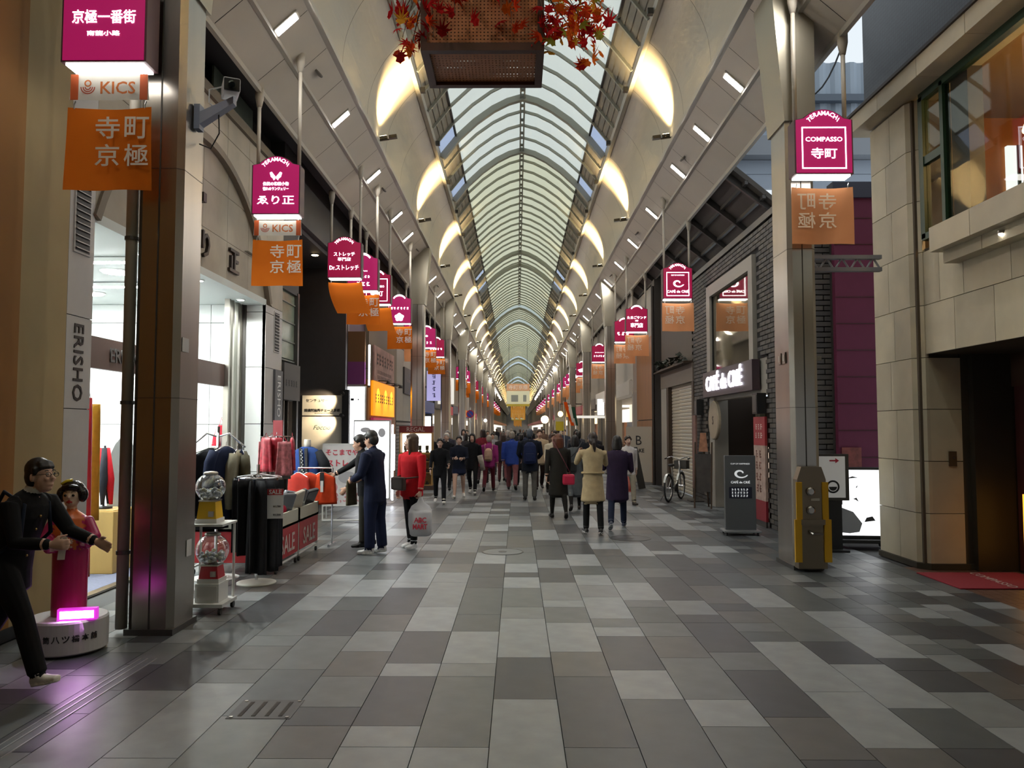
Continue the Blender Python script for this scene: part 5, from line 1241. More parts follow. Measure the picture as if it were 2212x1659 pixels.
# round rack with trousers
t = thing('round_rack', 'low round chrome rack on white disc base with trousers', 'clothes rack', (-2.86, 8.72, 0))
MB().lathe([(.21, 0), (.21, .018), (.16, .03), (.03, .04)], n=28).build('base', mat('base_cream', (.55, .54, .48), .4), t, True)
MB().tube([(0, 0, .03), (0, 0, 1.30)], .018, 10).build('pole', chrome, t)
m = MB(); n = 24; m.tube([(.24 * math.cos(2 * math.pi * k / n), .24 * math.sin(2 * math.pi * k / n), 1.16) for k in range(n + 1)], .010, 8); m.build('ring', chrome, t)
for a in (0, 60, 120, 180, 240, 300): MB().tube([(0, 0, 1.20), (.24 * math.cos(R(a)), .24 * math.sin(R(a)), 1.16)], .008, 6).build('spoke', chrome, t)
for k, (a, col, ln) in enumerate(((-95, '101013', .98), (-60, '232327', 1.0), (-25, '2a2a2e', .98), (10, '1c1c20', .95), (-130, '0e0e11', .80), (-165, '131318', .78), (160, '1d2230', .74), (60, '15151a', .9), (110, '18181c', .85))):
    x, y = .17 * math.cos(R(a)), .17 * math.sin(R(a))
    o = thing('hanging_trousers', ['black trousers facing the street on the round rack', 'dark grey trousers second from the front on round rack', 'grey trousers at the street corner of the round rack', 'charcoal trousers nearest the sale cart on round rack', 'short black trousers left of the front pair on round rack', 'short black trousers on the shop side of the round rack', 'navy trousers at the back left of the round rack', 'black trousers behind the pole beside the cart', 'charcoal trousers at the very back of the round rack'][k], 'trousers', (-2.86 + x, 8.72 + y, 1.13), a + 20, 'trousers on round rack')
    link('fabric', garment_mesh(.21, ln, .055, cloth(col), fold=5, neck=False, hem=.92, amp=.008), o)
    B(-.09, .09, -.004, .004, -.01, .03).build('clip_bar', chrome, o)
t = thing('price_card', 'white SALE price card with red header hanging from round rack', 'price card', (-2.63, 8.60, .72), 8)
B(-.085, .085, -.004, .004, 0, .32).build('card', mat('card_white', (.66, .65, .66), .6), t); B(-.085, .085, -.006, -.004, .255, .32).build('header', redp, t)
text('SALE', .06, mat('card_white', (.66, .65, .66), .6), (0, -.008, .288), 'cam', t, width=.135, bold=.02); text('¥1,780', .04, black, (.02, -.006, .13), 'cam', t, width=.08); text('¥1,500', .04, black, (.02, -.006, .04), 'cam', t, width=.08)
MB().tube([(0, 0, .32), (-.03, .02, .43)], .003, 4).build('string', black, t)
# ---- sale carts -----------------------------------------------------
def sale_cart(y0, y1, lab, end=True):
    t = thing('sale_cart', lab, 'cart', (-2.79, y0, 0), group='sale carts'); L = y1 - y0; Wd = 1.0
    B(-Wd, 0, 0, L, .50, .53).build('tray_floor', ivory, t)
    B(-.025, 0, 0, L, .50, .68).build('tray_side', ivory, t); B(-Wd, -Wd + .025, 0, L, .50, .68).build('tray_side', ivory, t); B(-Wd, 0, 0, .025, .50, .68).build('tray_end', ivory, t); B(-Wd, 0, L - .025, L, .50, .68).build('tray_end', ivory, t)
    B(-.012, -.004, .02, L - .02, .14, .50).build('side_cloth', redp, t); B(-Wd + .02, -.02, .004, .012, .14, .50).build('end_cloth', redp, t)
    text('SALE', .24, mat('sale_pale', (.60, .50, .46), .6), (.0, L / 2, .30), 'left', t, width=.62 * L, height=.22, extrude=.001, bold=.012)
    for y in (.03, L - .03): MB().tube([(-.02, y, .09), (-.02, y, .68)], .015, 8).build('post', wht_p, t); MB().tube([(-Wd + .02, y, .09), (-Wd + .02, y, .68)], .015, 8).build('post', wht_p, t)
    MB().tube([(-.02, .03, .09), (-.02, L - .03, .09)], .015, 8).build('rail', wht_p, t); MB().tube([(-Wd + .02, .03, .09), (-Wd + .02, L - .03, .09)], .015, 8).build('rail', wht_p, t)
    casters(t, ((-.02, .05), (-.02, L - .05), (-Wd + .02, .05), (-Wd + .02, L - .05)))
    return t
sale_cart(9.20, 10.12, 'nearer red skirted SALE cart with ivory tray'); sale_cart(10.16, 11.12, 'farther red skirted SALE cart with ivory tray')
plast = mat('wrapped_dark', (.035, .035, .045), .22, spec=.8); plast2 = mat('wrapped_cream', (.50, .45, .36), .3, spec=.8); plast3 = mat('wrapped_grey', (.14, .15, .17), .22, spec=.8)
for k, (x, y, mm, lab, tl) in enumerate(((-2.95, 10.55, plast, 'dark plastic wrapped garment leaning high in the farther cart', 50), (-2.92, 10.30, plast2, 'cream plastic wrapped garment in the farther cart', 55), (-2.95, 10.90, plast, 'dark wrapped garment at the far end of the cart', 42), (-2.94, 9.85, plast3, 'grey wrapped garment in the nearer cart', 60), (-3.2, 10.6, plast3, 'grey wrapped garment on the shop side of the cart', 40), (-3.2, 9.7, plast, 'dark wrapped garment on shop side of nearer cart', 35))):
    o = MB().bbox(-.13, .13, -.03, .03, 0, .36, .022).build('wrapped_garment', mm); o.location = (x, y, .55); o.rotation_euler = (R(90 - tl) * .6, R(-18 + 7 * k), R(70)); tag(o, lab, 'clothing', 'wrapped garments in carts')
# red flowered bags on a wire tree
fl = mat('floral_red', (.42, .03, .05), .4, noise=.55, nscale=18); fl2 = mat('floral_pink', (.50, .16, .18), .4, noise=.5, nscale=22); fl3 = mat('floral_dark', (.12, .10, .09), .4, noise=.5, nscale=20)
t = thing('bag_tree', 'wire display tree hung with wrapped red patterned bags', 'display stand', (-3.05, 10.0, .53))
MB().tube([(0, 0, 0), (0, 0, 1.12)], .012, 8).build('pole', chrome, t); MB().lathe([(.12, 0), (.12, .01)], n=16).build('base', chrome, t)
for k in range(6): a = R(60 * k + 10); MB().tube([(0, 0, 1.08), (.2 * math.cos(a), .2 * math.sin(a), 1.06)], .006, 6).build('arm', chrome, t)
bagm = [garment_mesh(.17, .42, .05, x, fold=4, neck=False, hem=1.25, amp=.008) for x in (fl, fl2, fl3)]
for k in range(10):
    a = R(36 * k + 5); r_ = .13 + .06 * (k % 2)
    o = thing('patterned_bag', '%s wrapped %s bag around the wire tree, counted from camera side' % (ORD[k], ('red flowered', 'pink flowered', 'dark patterned')[k % 3]), 'bag', (-3.05 + r_ * math.cos(a - 1.5), 10.0 + r_ * math.sin(a - 1.5), 1.58 - .05 * (k % 3)), 36 * k, 'bags on wire tree')
    link('pouch', bagm[k % 3], o); MB().tube([(-.05, 0, -.01), (0, 0, .06), (.05, 0, -.01)], .004, 5).build('strap', fl, o)
o = tag(B(-3.10, -2.98, 9.99, 10.01, 1.60, 1.80).build('topper_card', mat('card_pink', (.55, .12, .14), .6)), 'small pink card standing on top of the bag tree', 'price card')
o = MB().ball((0, 0, 0), (.16, .15, .11), 14, 0, 8).build('fabric_bundle', cloth('a01c38'), None, True); o.location = (-3.0, 9.75, .69); tag(o, 'crimson fabric bundle lying in the nearer cart under the bags', 'bundle')
# blue happi mannequin
t = thing('torso_mannequin', 'headless torso mannequin in blue happi coat with dotted collar', 'mannequin', (-3.18, 11.95, 0), -12)
MB().tube([(0, 0, .03), (0, 0, .9)], .02, 8).build('pole', chrome, t); MB().lathe([(.18, 0), (.18, .015)], n=18).build('base', wht_p, t)
MB().lathe([(.05, 1.40), (.055, 1.46), (.05, 1.52), (.045, 1.53)], n=16).build('neck_block', mat('neck_cream', (.62, .58, .5), .6), t, True)
gm_ = MB(); rs = []
for z, a, b in ((.72, .23, .13), (.95, .21, .125), (1.15, .215, .125), (1.30, .22, .115), (1.38, .17, .09), (1.42, .08, .06)): rs.append([(a * math.cos(2 * math.pi * i / 24), b * math.sin(2 * math.pi * i / 24), z) for i in range(24)])
gm_.rings(rs); gm_.build('coat', cloth('24407a'), t, True)
for s in (-1, 1): MB().tube([(s * .17, 0, 1.34), (s * .28, -.01, 1.18), (s * .33, -.02, 1.02)], [.07, .08, .09], 12).build('sleeve', cloth('24407a') if s < 0 else cloth('15171d'), t, True)
MB().ext([(-.07, 1.40), (-.02, 1.40), (.05, .75), (-.02, .75)], 'xz', -.145, -.125).build('collar_band', black, t); MB().ext([(.02, 1.40), (.07, 1.40), (.08, .75), (.05, .75)], 'xz', -.142, -.125).build('collar_band', black, t)
m = MB()
for k in range(22): z = .8 + .027 * k; x = (-.045 + .06 * (1.4 - z) / .65 + (.02 if k % 2 else 0)); m.box(x, x + .014, -.149, -.146, z, z + .014)
m.build('collar_dots', wht_p, t)['kind'] = 'stuff'
# orange quilted vests on a rail
t = thing('vest_rail', 'chrome rail with orange quilted vests at the end of carts', 'clothes rack', (-2.95, 11.55, 0))
for x in (-.25, .25): MB().tube([(x, 0, .03), (x, 0, 1.12)], .013, 8).build('upright', chrome, t); B(x - .02, x + .02, -.18, .18, 0, .03).build('foot', chrome, t)
MB().tube([(-.25, 0, 1.12), (.25, 0, 1.12)], .013, 8).build('rail', chrome, t)
for k, (x, col, lab) in enumerate(((.12, 'c8401c', 'front orange quilted vest with a white tag'), (-.06, 'b8381c', 'middle orange quilted vest on the rail'), (-.2, '9c2a20', 'rear dark red vest on the rail'))):
    o = thing('quilted_vest', lab, 'vest', (-2.95 + x, 11.48 - .05 * k, 1.06), 8 - 30 * (k == 2), 'vests on the rail'); link('fabric', garment_mesh(.36, .46, .1, cloth(col), fold=3), o); hanger(o, .3)
    if k == 0: B(-.02, .02, -.075, -.07, -.28, -.12).build('price_tag', wht_p, o); B(-.03, .03, -.068, -.06, -.2, -.0).build('neck_trim', black, o)
# stretch-studio poster stand
t = thing('poster_stand', 'white framed poster stand with red Japanese stretch lettering', 'sign', (-3.15, 14.45, 0), 4)
B(-.40, .40, -.01, .01, .30, 1.40).build('poster', mat('poster_white', (.60, .58, .58), .6), t)
for x in (-.41, .39): B(x, x + .02, -.015, .015, .28, 1.42).build('frame_side', wht_p, t)
for z in (.28, 1.40): B(-.41, .41, -.015, .015, z, z + .02).build('frame_rail', wht_p, t)
for x in (-.40, .38): MB().tube([(x + .01, -.05, .02), (x + .01, -.05, .28), (x + .01, .35, .28), (x + .01, .35, .02)], .015, 6).build('leg', wht_p, t); 
MB().tube([(-.39, -.05, .03), (.39, -.05, .03)], .015, 6).build('foot_rail', wht_p, t)
rl = mat('letter_red', (.55, .03, .06), .6)
text('そこまでやる', .15, rl, (.0, -.014, 1.26), 'cam', t, width=.70, bold=.02); text('ストレッチ', .2, rl, (0, -.014, 1.06), 'cam', t, width=.66, bold=.025); text('3,300', .2, mat('letter_pink', (.5, .2, .22), .6), (.05, -.014, .43), 'cam', t, width=.5)
MB().ext([(.05 + .17 * math.cos(R(20 * k)), .80 + .11 * math.sin(R(20 * k))) for k in range(18)], 'xz', -.013, -.011).build('picture_figure', mat('picture_grey', (.35, .34, .36), .6), t)
MB().ext([(-.20 + .07 * math.cos(R(20 * k)), .62 + .09 * math.sin(R(20 * k))) for k in range(18)], 'xz', -.014, -.0115).build('picture_spot', mat('letter_pink', (.5, .2, .22), .6), t)
# white light box stand beside it
t = thing('light_stand', 'tall glowing white light box stand with grey pictures', 'sign', (-3.22, 17.6, 0), 5)
B(-.42, .40, -.06, .06, .12, 1.88).build('case', wht_p, t); B(-.40, .36, -.064, -.061, .15, 1.85).build('face', glow('lightbox_soft', (.93, .95, 1), 1.7), t); B(-.3, .3, -.2, .2, 0, .04).build('base', steel_dk, t); B(-.2, .2, -.05, .05, .04, .12).build('leg', steel_dk, t)
for x, z, a, b in ((-.16, 1.66, .11, .06), (.20, 1.60, .08, .10), (.12, .8, .14, .12)): MB().ext([(x + a * math.cos(R(20 * k)), z + b * math.sin(R(20 * k))) for k in range(18)], 'xz', -.067, -.0645).build('picture_patch', mat('picture_pale', (.42, .42, .44), .6, emit=.22), t)
MB().tube([(.44, -.03, .1), (.44, -.03, 1.78)], .02, 8).build('edge_tube', glow('neon', (.9, .93, 1), 9), t)
# shoe display shelf
t = thing('shoe_display', 'red topped shoe display shelf lit from inside', 'display shelf', (-2.80, 21.9, 0))
wy = mat('shelf_wood', (.48, .27, .07), .5)
B(-.46, .46, .25, .29, .12, 1.58).build('back_panel', wy, t); B(-.46, -.43, -.1, .29, .12, 1.58).build('side', wy, t); B(.43, .46, -.1, .29, .12, 1.58).build('side', wy, t)
B(-.46, .46, -.12, .29, 1.58, 1.76).build('header', mat('header_red', (.22, .02, .018), .5), t); text('REGAL', .12, mat('letter_gold', (.62, .5, .42), .5), (0, -.124, 1.67), 'cam', t, width=.5)
B(-.5, .5, -.16, .3, 0, .12).build('plinth', brownwood, t); B(-.42, .42, .235, .249, 1.0, 1.55).build('lit_back', glow('shelf_glow', (1, .95, .85), 1.5), t)
for z in (.12, .46, .76, 1.0): B(-.43, .43, -.1, .25, z, z + .025).build('shelf', wy, t)
def shoe(loc, rz, mm, lab, boot=False, grp='shoes on the display shelf'):
    m = MB(); rs = []
    for x, hw, h in ((-.12, .028, .07), (-.09, .036, .08), (-.03, .035, .075), (.04, .043, .055), (.10, .045, .045), (.135, .03, .035)): rs.append([(x, -hw, 0), (x, hw, 0), (x, hw * .9, h * .6), (x, hw * .35, h), (x, -hw * .35, h), (x, -hw * .9, h * .6)])
    o = thing('shoe', lab, 'shoe', loc, rz, grp); m.rings(rs); m.build('upper', mm, o, True); B(-.125, .13, -.042, .042, -.012, .0).build('sole', rubber, o)
    if boot: MB().lathe([(.042, .05), (.045, .12), (.047, .18)], (-.075, 0, 0), 12).build('shaft', mm, o, True)
bl_ = mat('leather_black', (.012, .011, .010), .35); brl = mat('leather_olive', (.05, .05, .025), .4)
n = 0
for z in (.157, .497, .797, 1.037):
    for x in (-.3, -.1, .1, .3): shoe((-2.80 + x, 21.95, z), -80, brl if z > 1 else bl_, '%s %s from left on the %s shelf of shoe display' % (('olive ankle boot' if z > 1 else 'black shoe'), ORD[round((x + .3) / .2)], {0.157: 'lowest', .497: 'third', .797: 'second', 1.037: 'top'}[z]), z > 1)
# ---- inside the clothing shop --------------------------------------
t = thing('wood_plinth', 'yellow wooden plinth block inside the clothing shop door', 'plinth', (-4.95, 9.45, .012)); MB().bbox(-.26, .26, -.26, .26, 0, .72, .01).build('block', mat('plinth_wood', (.50, .32, .09), .5, noise=.1, stretch=(1, 1, .1)), t); B(-.24, .24, -.24, .24, .72, .73).build('top_sheet', mat('plinth_top', (.45, .30, .10), .5), t)
t = thing('accessory_stand', 'small black stand with red and black umbrellas on plinth', 'stand', (-4.95, 9.45, .742)); MB().lathe([(.10, 0), (.10, .02), (.02, .03)], n=16).build('base', black, t); MB().tube([(0, 0, .02), (0, 0, .75)], .012, 6).build('pole', black, t)
for k, (a, h) in enumerate(((0, 'c21f2c'), (80, '18181c'), (200, 'c21f2c'), (290, '2a2c34'))): MB().tube([(.09 * math.cos(R(a)), .09 * math.sin(R(a)), .05), (.07 * math.cos(R(a)), .07 * math.sin(R(a)), .35), (.03 * math.cos(R(a)), .03 * math.sin(R(a)), .72)], [.02, .05, .03], 10).build('umbrella', cloth(h), t, True)
t = thing('standing_mirror', 'tall pale oval standing mirror in the clothing shop', 'mirror', (-5.15, 10.3, .012), 35); MB().ext([(.2 * math.cos(R(15 * k)), .95 + .62 * math.sin(R(15 * k))) for k in range(24)], 'xz', -.02, .02).build('glass', mat('mirror_pale', (.55, .58, .58), .15, .6), t); MB().tube([(-.1, .02, .4), (-.2, .2, 0)], .012, 6).build('leg', black, t); MB().tube([(.1, .02, .4), (.2, .2, 0)], .012, 6).build('leg', black, t); MB().tube([(0, .02, 1.5), (0, .25, 0)], .012, 6).build('leg', black, t)
t = thing('red_garment', 'long glossy red wrapped garment hanging at the shop door edge', 'garment', (-4.28, 7.75, 2.0)); link('fabric', garment_mesh(.16, 1.75, .1, mat('red_gloss', (.45, .02, .03), .3, noise=.2), fold=4, neck=False, hem=1.1, amp=.006), t); MB().tube([(0, 0, 0), (-.25, 0, .36)], .006, 6).build('hook', chrome, t)
t = thing('yellow_garment', 'yellow and grey garment hanging beside the red one', 'garment', (-4.42, 8.15, 1.95)); link('fabric', garment_mesh(.18, 1.2, .1, cloth('b58a2c'), fold=4, neck=False, hem=1.0, amp=.006), t); MB().tube([(0, 0, 0), (-.10, 0, .42)], .006, 6).build('hook', chrome, t)
for k, (x, z) in enumerate(((-4.72, 1.75), (-4.62, 1.62), (-4.80, 1.58))):
    t = thing('red_handbag', '%s small red handbag hanging on the white shop wall' % ORD[k], 'handbag', (x, 12.55, z), group='red handbags'); link('pouch', garment_mesh(.10, .16, .05, cloth('c83040'), fold=3, neck=False, hem=1.4, amp=.002), t); MB().tube([(-.035, 0, -.01), (0, 0, .12), (.035, 0, -.01)], .005, 5).build('strap', cloth('c83040'), t); MB().tube([(0, 0, .12), (0, .07, .12)], .005, 5).build('peg', steel, t)
t = thing('coat_rail', 'chrome rail of pale garments at the back of the clothing shop', 'clothes rack', (-6.6, 9.6, .012))
MB().tube([(0, -1.2, 0), (0, -1.2, 1.4), (0, 1.2, 1.4), (0, 1.2, 0)], .015, 8).build('frame', chrome, t)
for k in range(9):
    o = hung('shop_garment', '%s pale garment on the rail at the back of the shop' % ORD[k], 'garment', (-6.6, 8.6 + .24 * k, 1.38), 90 - 90, .38, .8, .1, ('d8d4c8', 'e0c8c0', 'c8d0d8')[k % 3], 'garments on the shop rail', sleeve=.4)
# ---- kimono lady statue ---------------------------------------------
t = thing('round_plinth', 'white round plinth with black brush lettering under the kimono figure', 'plinth', (-3.45, 6.12, 0))
MB().lathe([(.27, .02), (.28, .03), (.28, .25), (.27, .265)], n=48).build('drum', mat('drum_white', (.55, .54, .54), .45), t, False)
MB().lathe([(.24, 0), (.24, .02)], n=24).build('feet', rubber, t)
for k, ch in enumerate('井筒八ッ橋本舗'):
    a = R(-78 - 34 + 13.5 * k + 8); o = text(ch, .075, black, (.282 * math.cos(a), .282 * math.sin(a), .145), 'cam', t, 'drum_letter', height=.05, extrude=.001, bold=.015); o.rotation_euler = (R(90), 0, a + R(90))
o = text('✿', .07, rl, (.282 * math.cos(R(-118)), .282 * math.sin(R(-118)), .145), 'cam', t, 'drum_emblem', height=.05); o.rotation_euler = (R(90), 0, R(-28))
t = thing('statue_lamp', 'small box lamp glowing pink-white on the statue plinth', 'lamp', (-3.30, 5.98, .265), 14)
B(-.135, .135, -.03, .03, 0, .085).build('case', mat('lamp_magenta', (.55, .03, .5), .4, emit=.5, ecol=(.8, .05, .75)), t); B(-.115, .115, -.034, -.031, .015, .07).build('face', glow('pink_lamp', (1, .72, 1.0), 7), t)
li = bpy.data.lights.new('pink_lamp_light', 'AREA'); li.energy = 1.0; li.color = (.85, .3, 1); li.size = .22; lo = bpy.data.objects.new('pink_lamp_light', li); COL.objects.link(lo); lo.location = (-3.29, 5.92, .31); d = Vector((.15, -1, -.15)); lo.rotation_euler = (-d).to_track_quat('Z', 'Y').to_euler()
# ---- right side street furniture -------------------------------------
gsign = mat('stand_grey', (.13, .135, .14), .35, .4)
t = thing('cafe_stand_sign', 'grey standing cafe sign with white cup emblem on casters', 'sign', (3.58, 12.75, 0), -4)
B(-.24, .24, -.05, .05, .08, 1.26).build('panel', gsign, t); MB().bbox(-.29, .29, -.2, .2, .05, .08, .01).build('base', mat('base_metal', (.35, .36, .37), .35, .6), t); casters(t, ((-.24, -.15), (.24, -.15), (-.24, .15), (.24, .15)), .025)
cw = mat('stand_white', (.72, .74, .75), .5, emit=.35)
m = MB(); rs = []
for k in range(25):
    a = R(-20 - 340 * k / 24); r_ = .13 - .0033 * k; q = r_ - .02 - .022 * math.sin(math.pi * k / 24); rs.append([(r_ * math.cos(a), -.053, .98 + r_ * .7 * math.sin(a)), (q * math.cos(a), -.053, .98 + q * .7 * math.sin(a))])
m.rings(rs, cap=False, closed=False); m.build('cup_emblem', cw, t)
text('CUP OF HAPPINESS', .06, cw, (0, -.053, 1.13), 'cam', t, width=.30); text('CAFÉ de CRIÉ', .07, cw, (0, -.053, .84), 'cam', t, width=.30, bold=.02)
B(-.18, .18, -.054, -.051, .58, .76).build('info_plate', mat('plate_black', (.015, .015, .03), .4), t); marks(t, (0, -.055, .67), .28, .15, 3, cw, 'cam', 13)
t = thing('menu_easel', 'dark chalkboard menu easel leaning by the brick pilaster', 'easel', (3.98, 16.9, 0), -30)
MB().ext([(-.18, .35), (.18, .35), (.18, 1.15), (-.18, 1.15)], 'xz', -.02, .02).build('board', mat('chalk_dark', (.045, .038, .034), .7, noise=.3, nscale=9), t)
for x in (-.20, .16): MB().tube([(x + .02, -.08, 0), (x + .02, .02, 1.4)], .018, 6).build('leg', brnpost, t)
MB().tube([(0, .35, 0), (0, .02, 1.3)], .018, 6).build('prop', brnpost, t); MB().ext([(-.10, 1.2), (.10, 1.2), (.06, 1.6), (-.06, 1.6)], 'xz', -.01, .01).build('poster', mat('poster_rust', (.35, .16, .09), .7, noise=.4, nscale=9), t)
t = thing('menu_card_stand', 'tall narrow menu banner against the brick pilaster', 'banner', (4.15, 18.45, 0), -90)
B(-.16, .16, -.02, .02, .3, 2.0).build('cloth', mat('menu_rust', (.22, .12, .10), .7, noise=.3, nscale=6), t); MB().tube([(-.17, .03, 0), (-.17, .03, 2.05)], .012, 6).build('pole', steel_dk, t); B(-.2, .2, -.15, .15, 0, .03).build('foot', steel_dk, t)
# big glowing white light box and small arrow sign
t = thing('light_box', 'big glowing white light box with black and grey picture by stone pier', 'sign', (4.86, 11.35, 0), -6)
B(-.44, .34, -.12, .12, .16, 1.14).build('case', black, t); B(-.24, .33, -.125, -.121, .62, 1.11).build('face_upper', glow('lightbox_mid', (.95, .97, 1), 1.1), t); B(-.42, .33, -.125, -.121, .19, .62).build('face_lower', glow('lightbox_mid', (.95, .97, 1), 1.1), t)
MB().bbox(-.55, .45, -.22, .22, .09, .14, .01).build('base', black, t); B(-.4, .3, -.1, .1, .13, .17).build('neck', black, t); casters(t, ((-.45, -.16), (.35, -.16), (-.45, .16), (.35, .16)), .04)
pg = mat('picture_mid', (.16, .165, .17), .5, emit=.1); pk = mat('picture_black', (.03, .03, .035), .5)
MB().ext([(-.39, .24), (-.15, .22), (-.02, .24), (.02, .36), (-.10, .52), (-.26, .58), (-.38, .52)], 'xz', -.129, -.126).build('picture_bowl', pg, t)
for p in ([(-.20, .98), (-.10, 1.02), (-.02, 1.0), (-.10, .995)], [(-.06, .86), (-.04, .86), (-.03, .90)], [(-.10, .70), (-.05, .72), (-.02, .66), (-.06, .69)], [(.05, .38), (.2, .40), (.16, .46), (.08, .44)]): MB().ext(p, 'xz', -.129, -.126).build('brush_stroke', pk, t)
t = thing('arrow_sign', 'white sign box with red arrow and round black crest', 'sign', (4.40, 11.05, 0), -4)
B(-.30, .20, -.05, .05, .70, 1.34).build('case', mat('case_dark', (.04, .035, .03), .5), t); B(-.20, .15, -.054, -.051, .74, 1.31).build('face', mat('face_white', (.55, .54, .52), .5, emit=.12), t); B(-.29, -.24, -.054, -.051, .74, 1.31).build('side_face', mat('face_white', (.55, .54, .52), .5, emit=.12), t)
B(-.15, .10, -.04, .04, .02, .70).build('stand', black, t); B(-.22, .16, -.15, .15, 0, .03).build('foot', black, t)
MB().ext([(-.06, 1.24), (.02, 1.24), (.02, 1.215), (.07, 1.25), (.02, 1.285), (.02, 1.26), (-.06, 1.26)], 'xz', -.058, -.055).build('arrow', rl, t)
m = MB(); m.rings([[(-.02 + r_ * math.cos(R(15 * k)), -.057, .89 + r_ * math.sin(R(15 * k))) for k in range(24)] for r_ in (.09, .065)], cap=False); m.build('crest_ring', black, t); MB().ext([(-.02 + .055 * math.cos(R(180 + 15 * k)), .89 + .055 * math.sin(R(180 + 15 * k))) for k in range(13)], 'xz', -.058, -.055).build('crest_fill', black, t)
o = tag(B(5.06, 5.36, 12.325, 12.34, 1.06, 1.40).build('poster', mat('poster_red', (.20, .05, .04), .6, noise=.5, nscale=9)), 'small red framed poster on the plum wall in alley', 'poster')
# bicycle
def bicycle(loc, rz):
    t = thing('bicycle', 'silver city bicycle parked in front of the roller shutter', 'bicycle', loc, rz); fm = mat('bike_silver', (.55, .55, .54), .3, .8)
    for x in (-.50, .50):
        m = MB(); n = 28; m.tube([(x + .30 * math.cos(2 * math.pi * k / n), 0, .32 + .30 * math.sin(2 * math.pi * k / n)) for k in range(n + 1)], .022, 8); w_ = m.build('wheel', rubber, t, True)
        m = MB(); m.tube([(x + .275 * math.cos(2 * math.pi * k / n), 0, .32 + .275 * math.sin(2 * math.pi * k / n)) for k in range(n + 1)], .010, 6); m.build('rim', chrome, w_, True)
        m = MB(); 
        for k in range(12): a = R(30 * k); m.tube([(x, 0, .32), (x + .27 * math.cos(a), 0, .32 + .27 * math.sin(a))], .002, 4)
        m.build('spokes', chrome, w_)['kind'] = 'stuff'; MB().tube([(x, -.05, .32), (x, .05, .32)], .02, 8).build('hub', chrome, w_)
        m = MB(); rs = []
        for k in range(9): a = R(25 + 130 * k / 8); rs.append([(x + .335 * math.cos(a), -.025, .32 + .335 * math.sin(a)), (x + .335 * math.cos(a), .025, .32 + .335 * math.sin(a)), (x + .345 * math.cos(a), .025, .32 + .345 * math.sin(a)), (x + .345 * math.cos(a), -.025, .32 + .345 * math.sin(a))])
        m.rings(rs); m.build('mudguard', fm, t)
    MB().tube([(.42, 0, .78), (.30, 0, .50), (.05, 0, .32), (-.12, 0, .33)], .020, 8).build('down_tube', fm, t, True)
    MB().tube([(-.08, 0, .30), (-.18, 0, .62), (-.24, 0, .80)], .018, 8).build('seat_tube', fm, t, True); MB().tube([(-.50, 0, .32), (-.10, 0, .30)], .012, 6).build('chain_stay', fm, t); MB().tube([(-.50, 0, .32), (-.18, 0, .60)], .010, 6).build('seat_stay', fm, t)
    MB().tube([(.50, 0, .32), (.44, 0, .62), (.38, 0, .92)], .017, 8).build('fork', fm, t, True); MB().tube([(.28, -.28, .98), (.40, -.20, 1.02), (.38, 0, .95), (.40, .20, 1.02), (.28, .28, .98)], .012, 8).build('handlebar', chrome, t, True)
    for s in (-1, 1): MB().tube([(.16, s * .28, .97), (.29, s * .28, .98)], .017, 8).build('grip', rubber, t)
    MB().ball((-.26, 0, .84), (.13, .08, .035), 12).build('saddle', black, t, True)
    m = MB(); m.box(.46, .74, -.15, .15, .72, .735); 
    for x in (.46, .73): m.box(x, x + .01, -.15, .15, .72, .92)
    for y in (-.15, .14): m.box(.46, .74, y, y + .01, .72, .92)
    m.build('basket', steel_dk, t); MB().ball((.52, 0, .66), .035, 8).build('lamp', chrome, t); MB().tube([(-.45, .05, .30), (-.40, .22, .012)], .008, 6).build('kickstand', chrome, t); MB().lathe([(.09, -.01), (.09, .01)], n=18).build('chainring', steel_dk, t, loc=(-.08, -.05, .30), rot=(R(90), 0, 0)); MB().tube([(-.08, -.06, .30), (-.02, -.07, .16), (-.02, -.15, .16)], .01, 6).build('pedal', steel_dk, t)
bicycle((3.72, 18.7, 0), 62)
t = thing('a_board', 'dark A-frame board leaning beside the pale B sign', 'sign', (3.30, 22.4, 0), 60)
for s in (-1, 1): MB().rings([[(-.25, s * .26, 0), (.25, s * .26, 0), (.25, s * .26 + .02, 0), (-.25, s * .26 + .02, 0)], [(-.25, s * .02, 1.15), (.25, s * .02, 1.15), (.25, s * .02 + .02, 1.15), (-.25, s * .02 + .02, 1.15)]]).build('panel', mat('aboard_dark', (.03, .027, .024), .6), t)
MB().tube([(-.25, 0, 1.15), (.25, 0, 1.15)], .015, 6).build('hinge', steel_dk, t)
t = thing('traffic_cone', 'faded pink-red traffic cone beside the A-frame board', 'cone', (3.0, 21.3, 0)); MB().lathe([(.13, .03), (.10, .2), (.03, .62), (.02, .63)], n=16).build('cone', mat('cone_red', (.50, .12, .09), .6), t, True); B(-.17, .17, -.17, .17, 0, .03).build('foot', mat('cone_red', (.50, .12, .09), .6), t)
t = thing('glow_sign', 'tall narrow white glowing sign on the right beyond second column', 'sign', (3.92, 37.0, 2.3)); B(-.17, .17, -.12, .12, 0, .78).build('case', wht_p, t); B(-.15, .15, -.125, -.121, .02, .76).build('face', glow('lightbox_white', (.95, .97, 1), 2.6), t); B(.17, .2, -.05, .05, .3, .4).build('bracket', steel_dk, t)
t = thing('street_lamp', 'round warm globe lamp blazing on a post far right', 'lamp', (1.86, 53.0, 0)); MB().tube([(0, 0, 0), (0, 0, 2.05)], .04, 8).build('post', steel_dk, t); MB().ball((0, 0, 2.28), .26, 14, 0, 9).build('globe', glow('globe_warm', (1, .72, .32), 9), t, True)
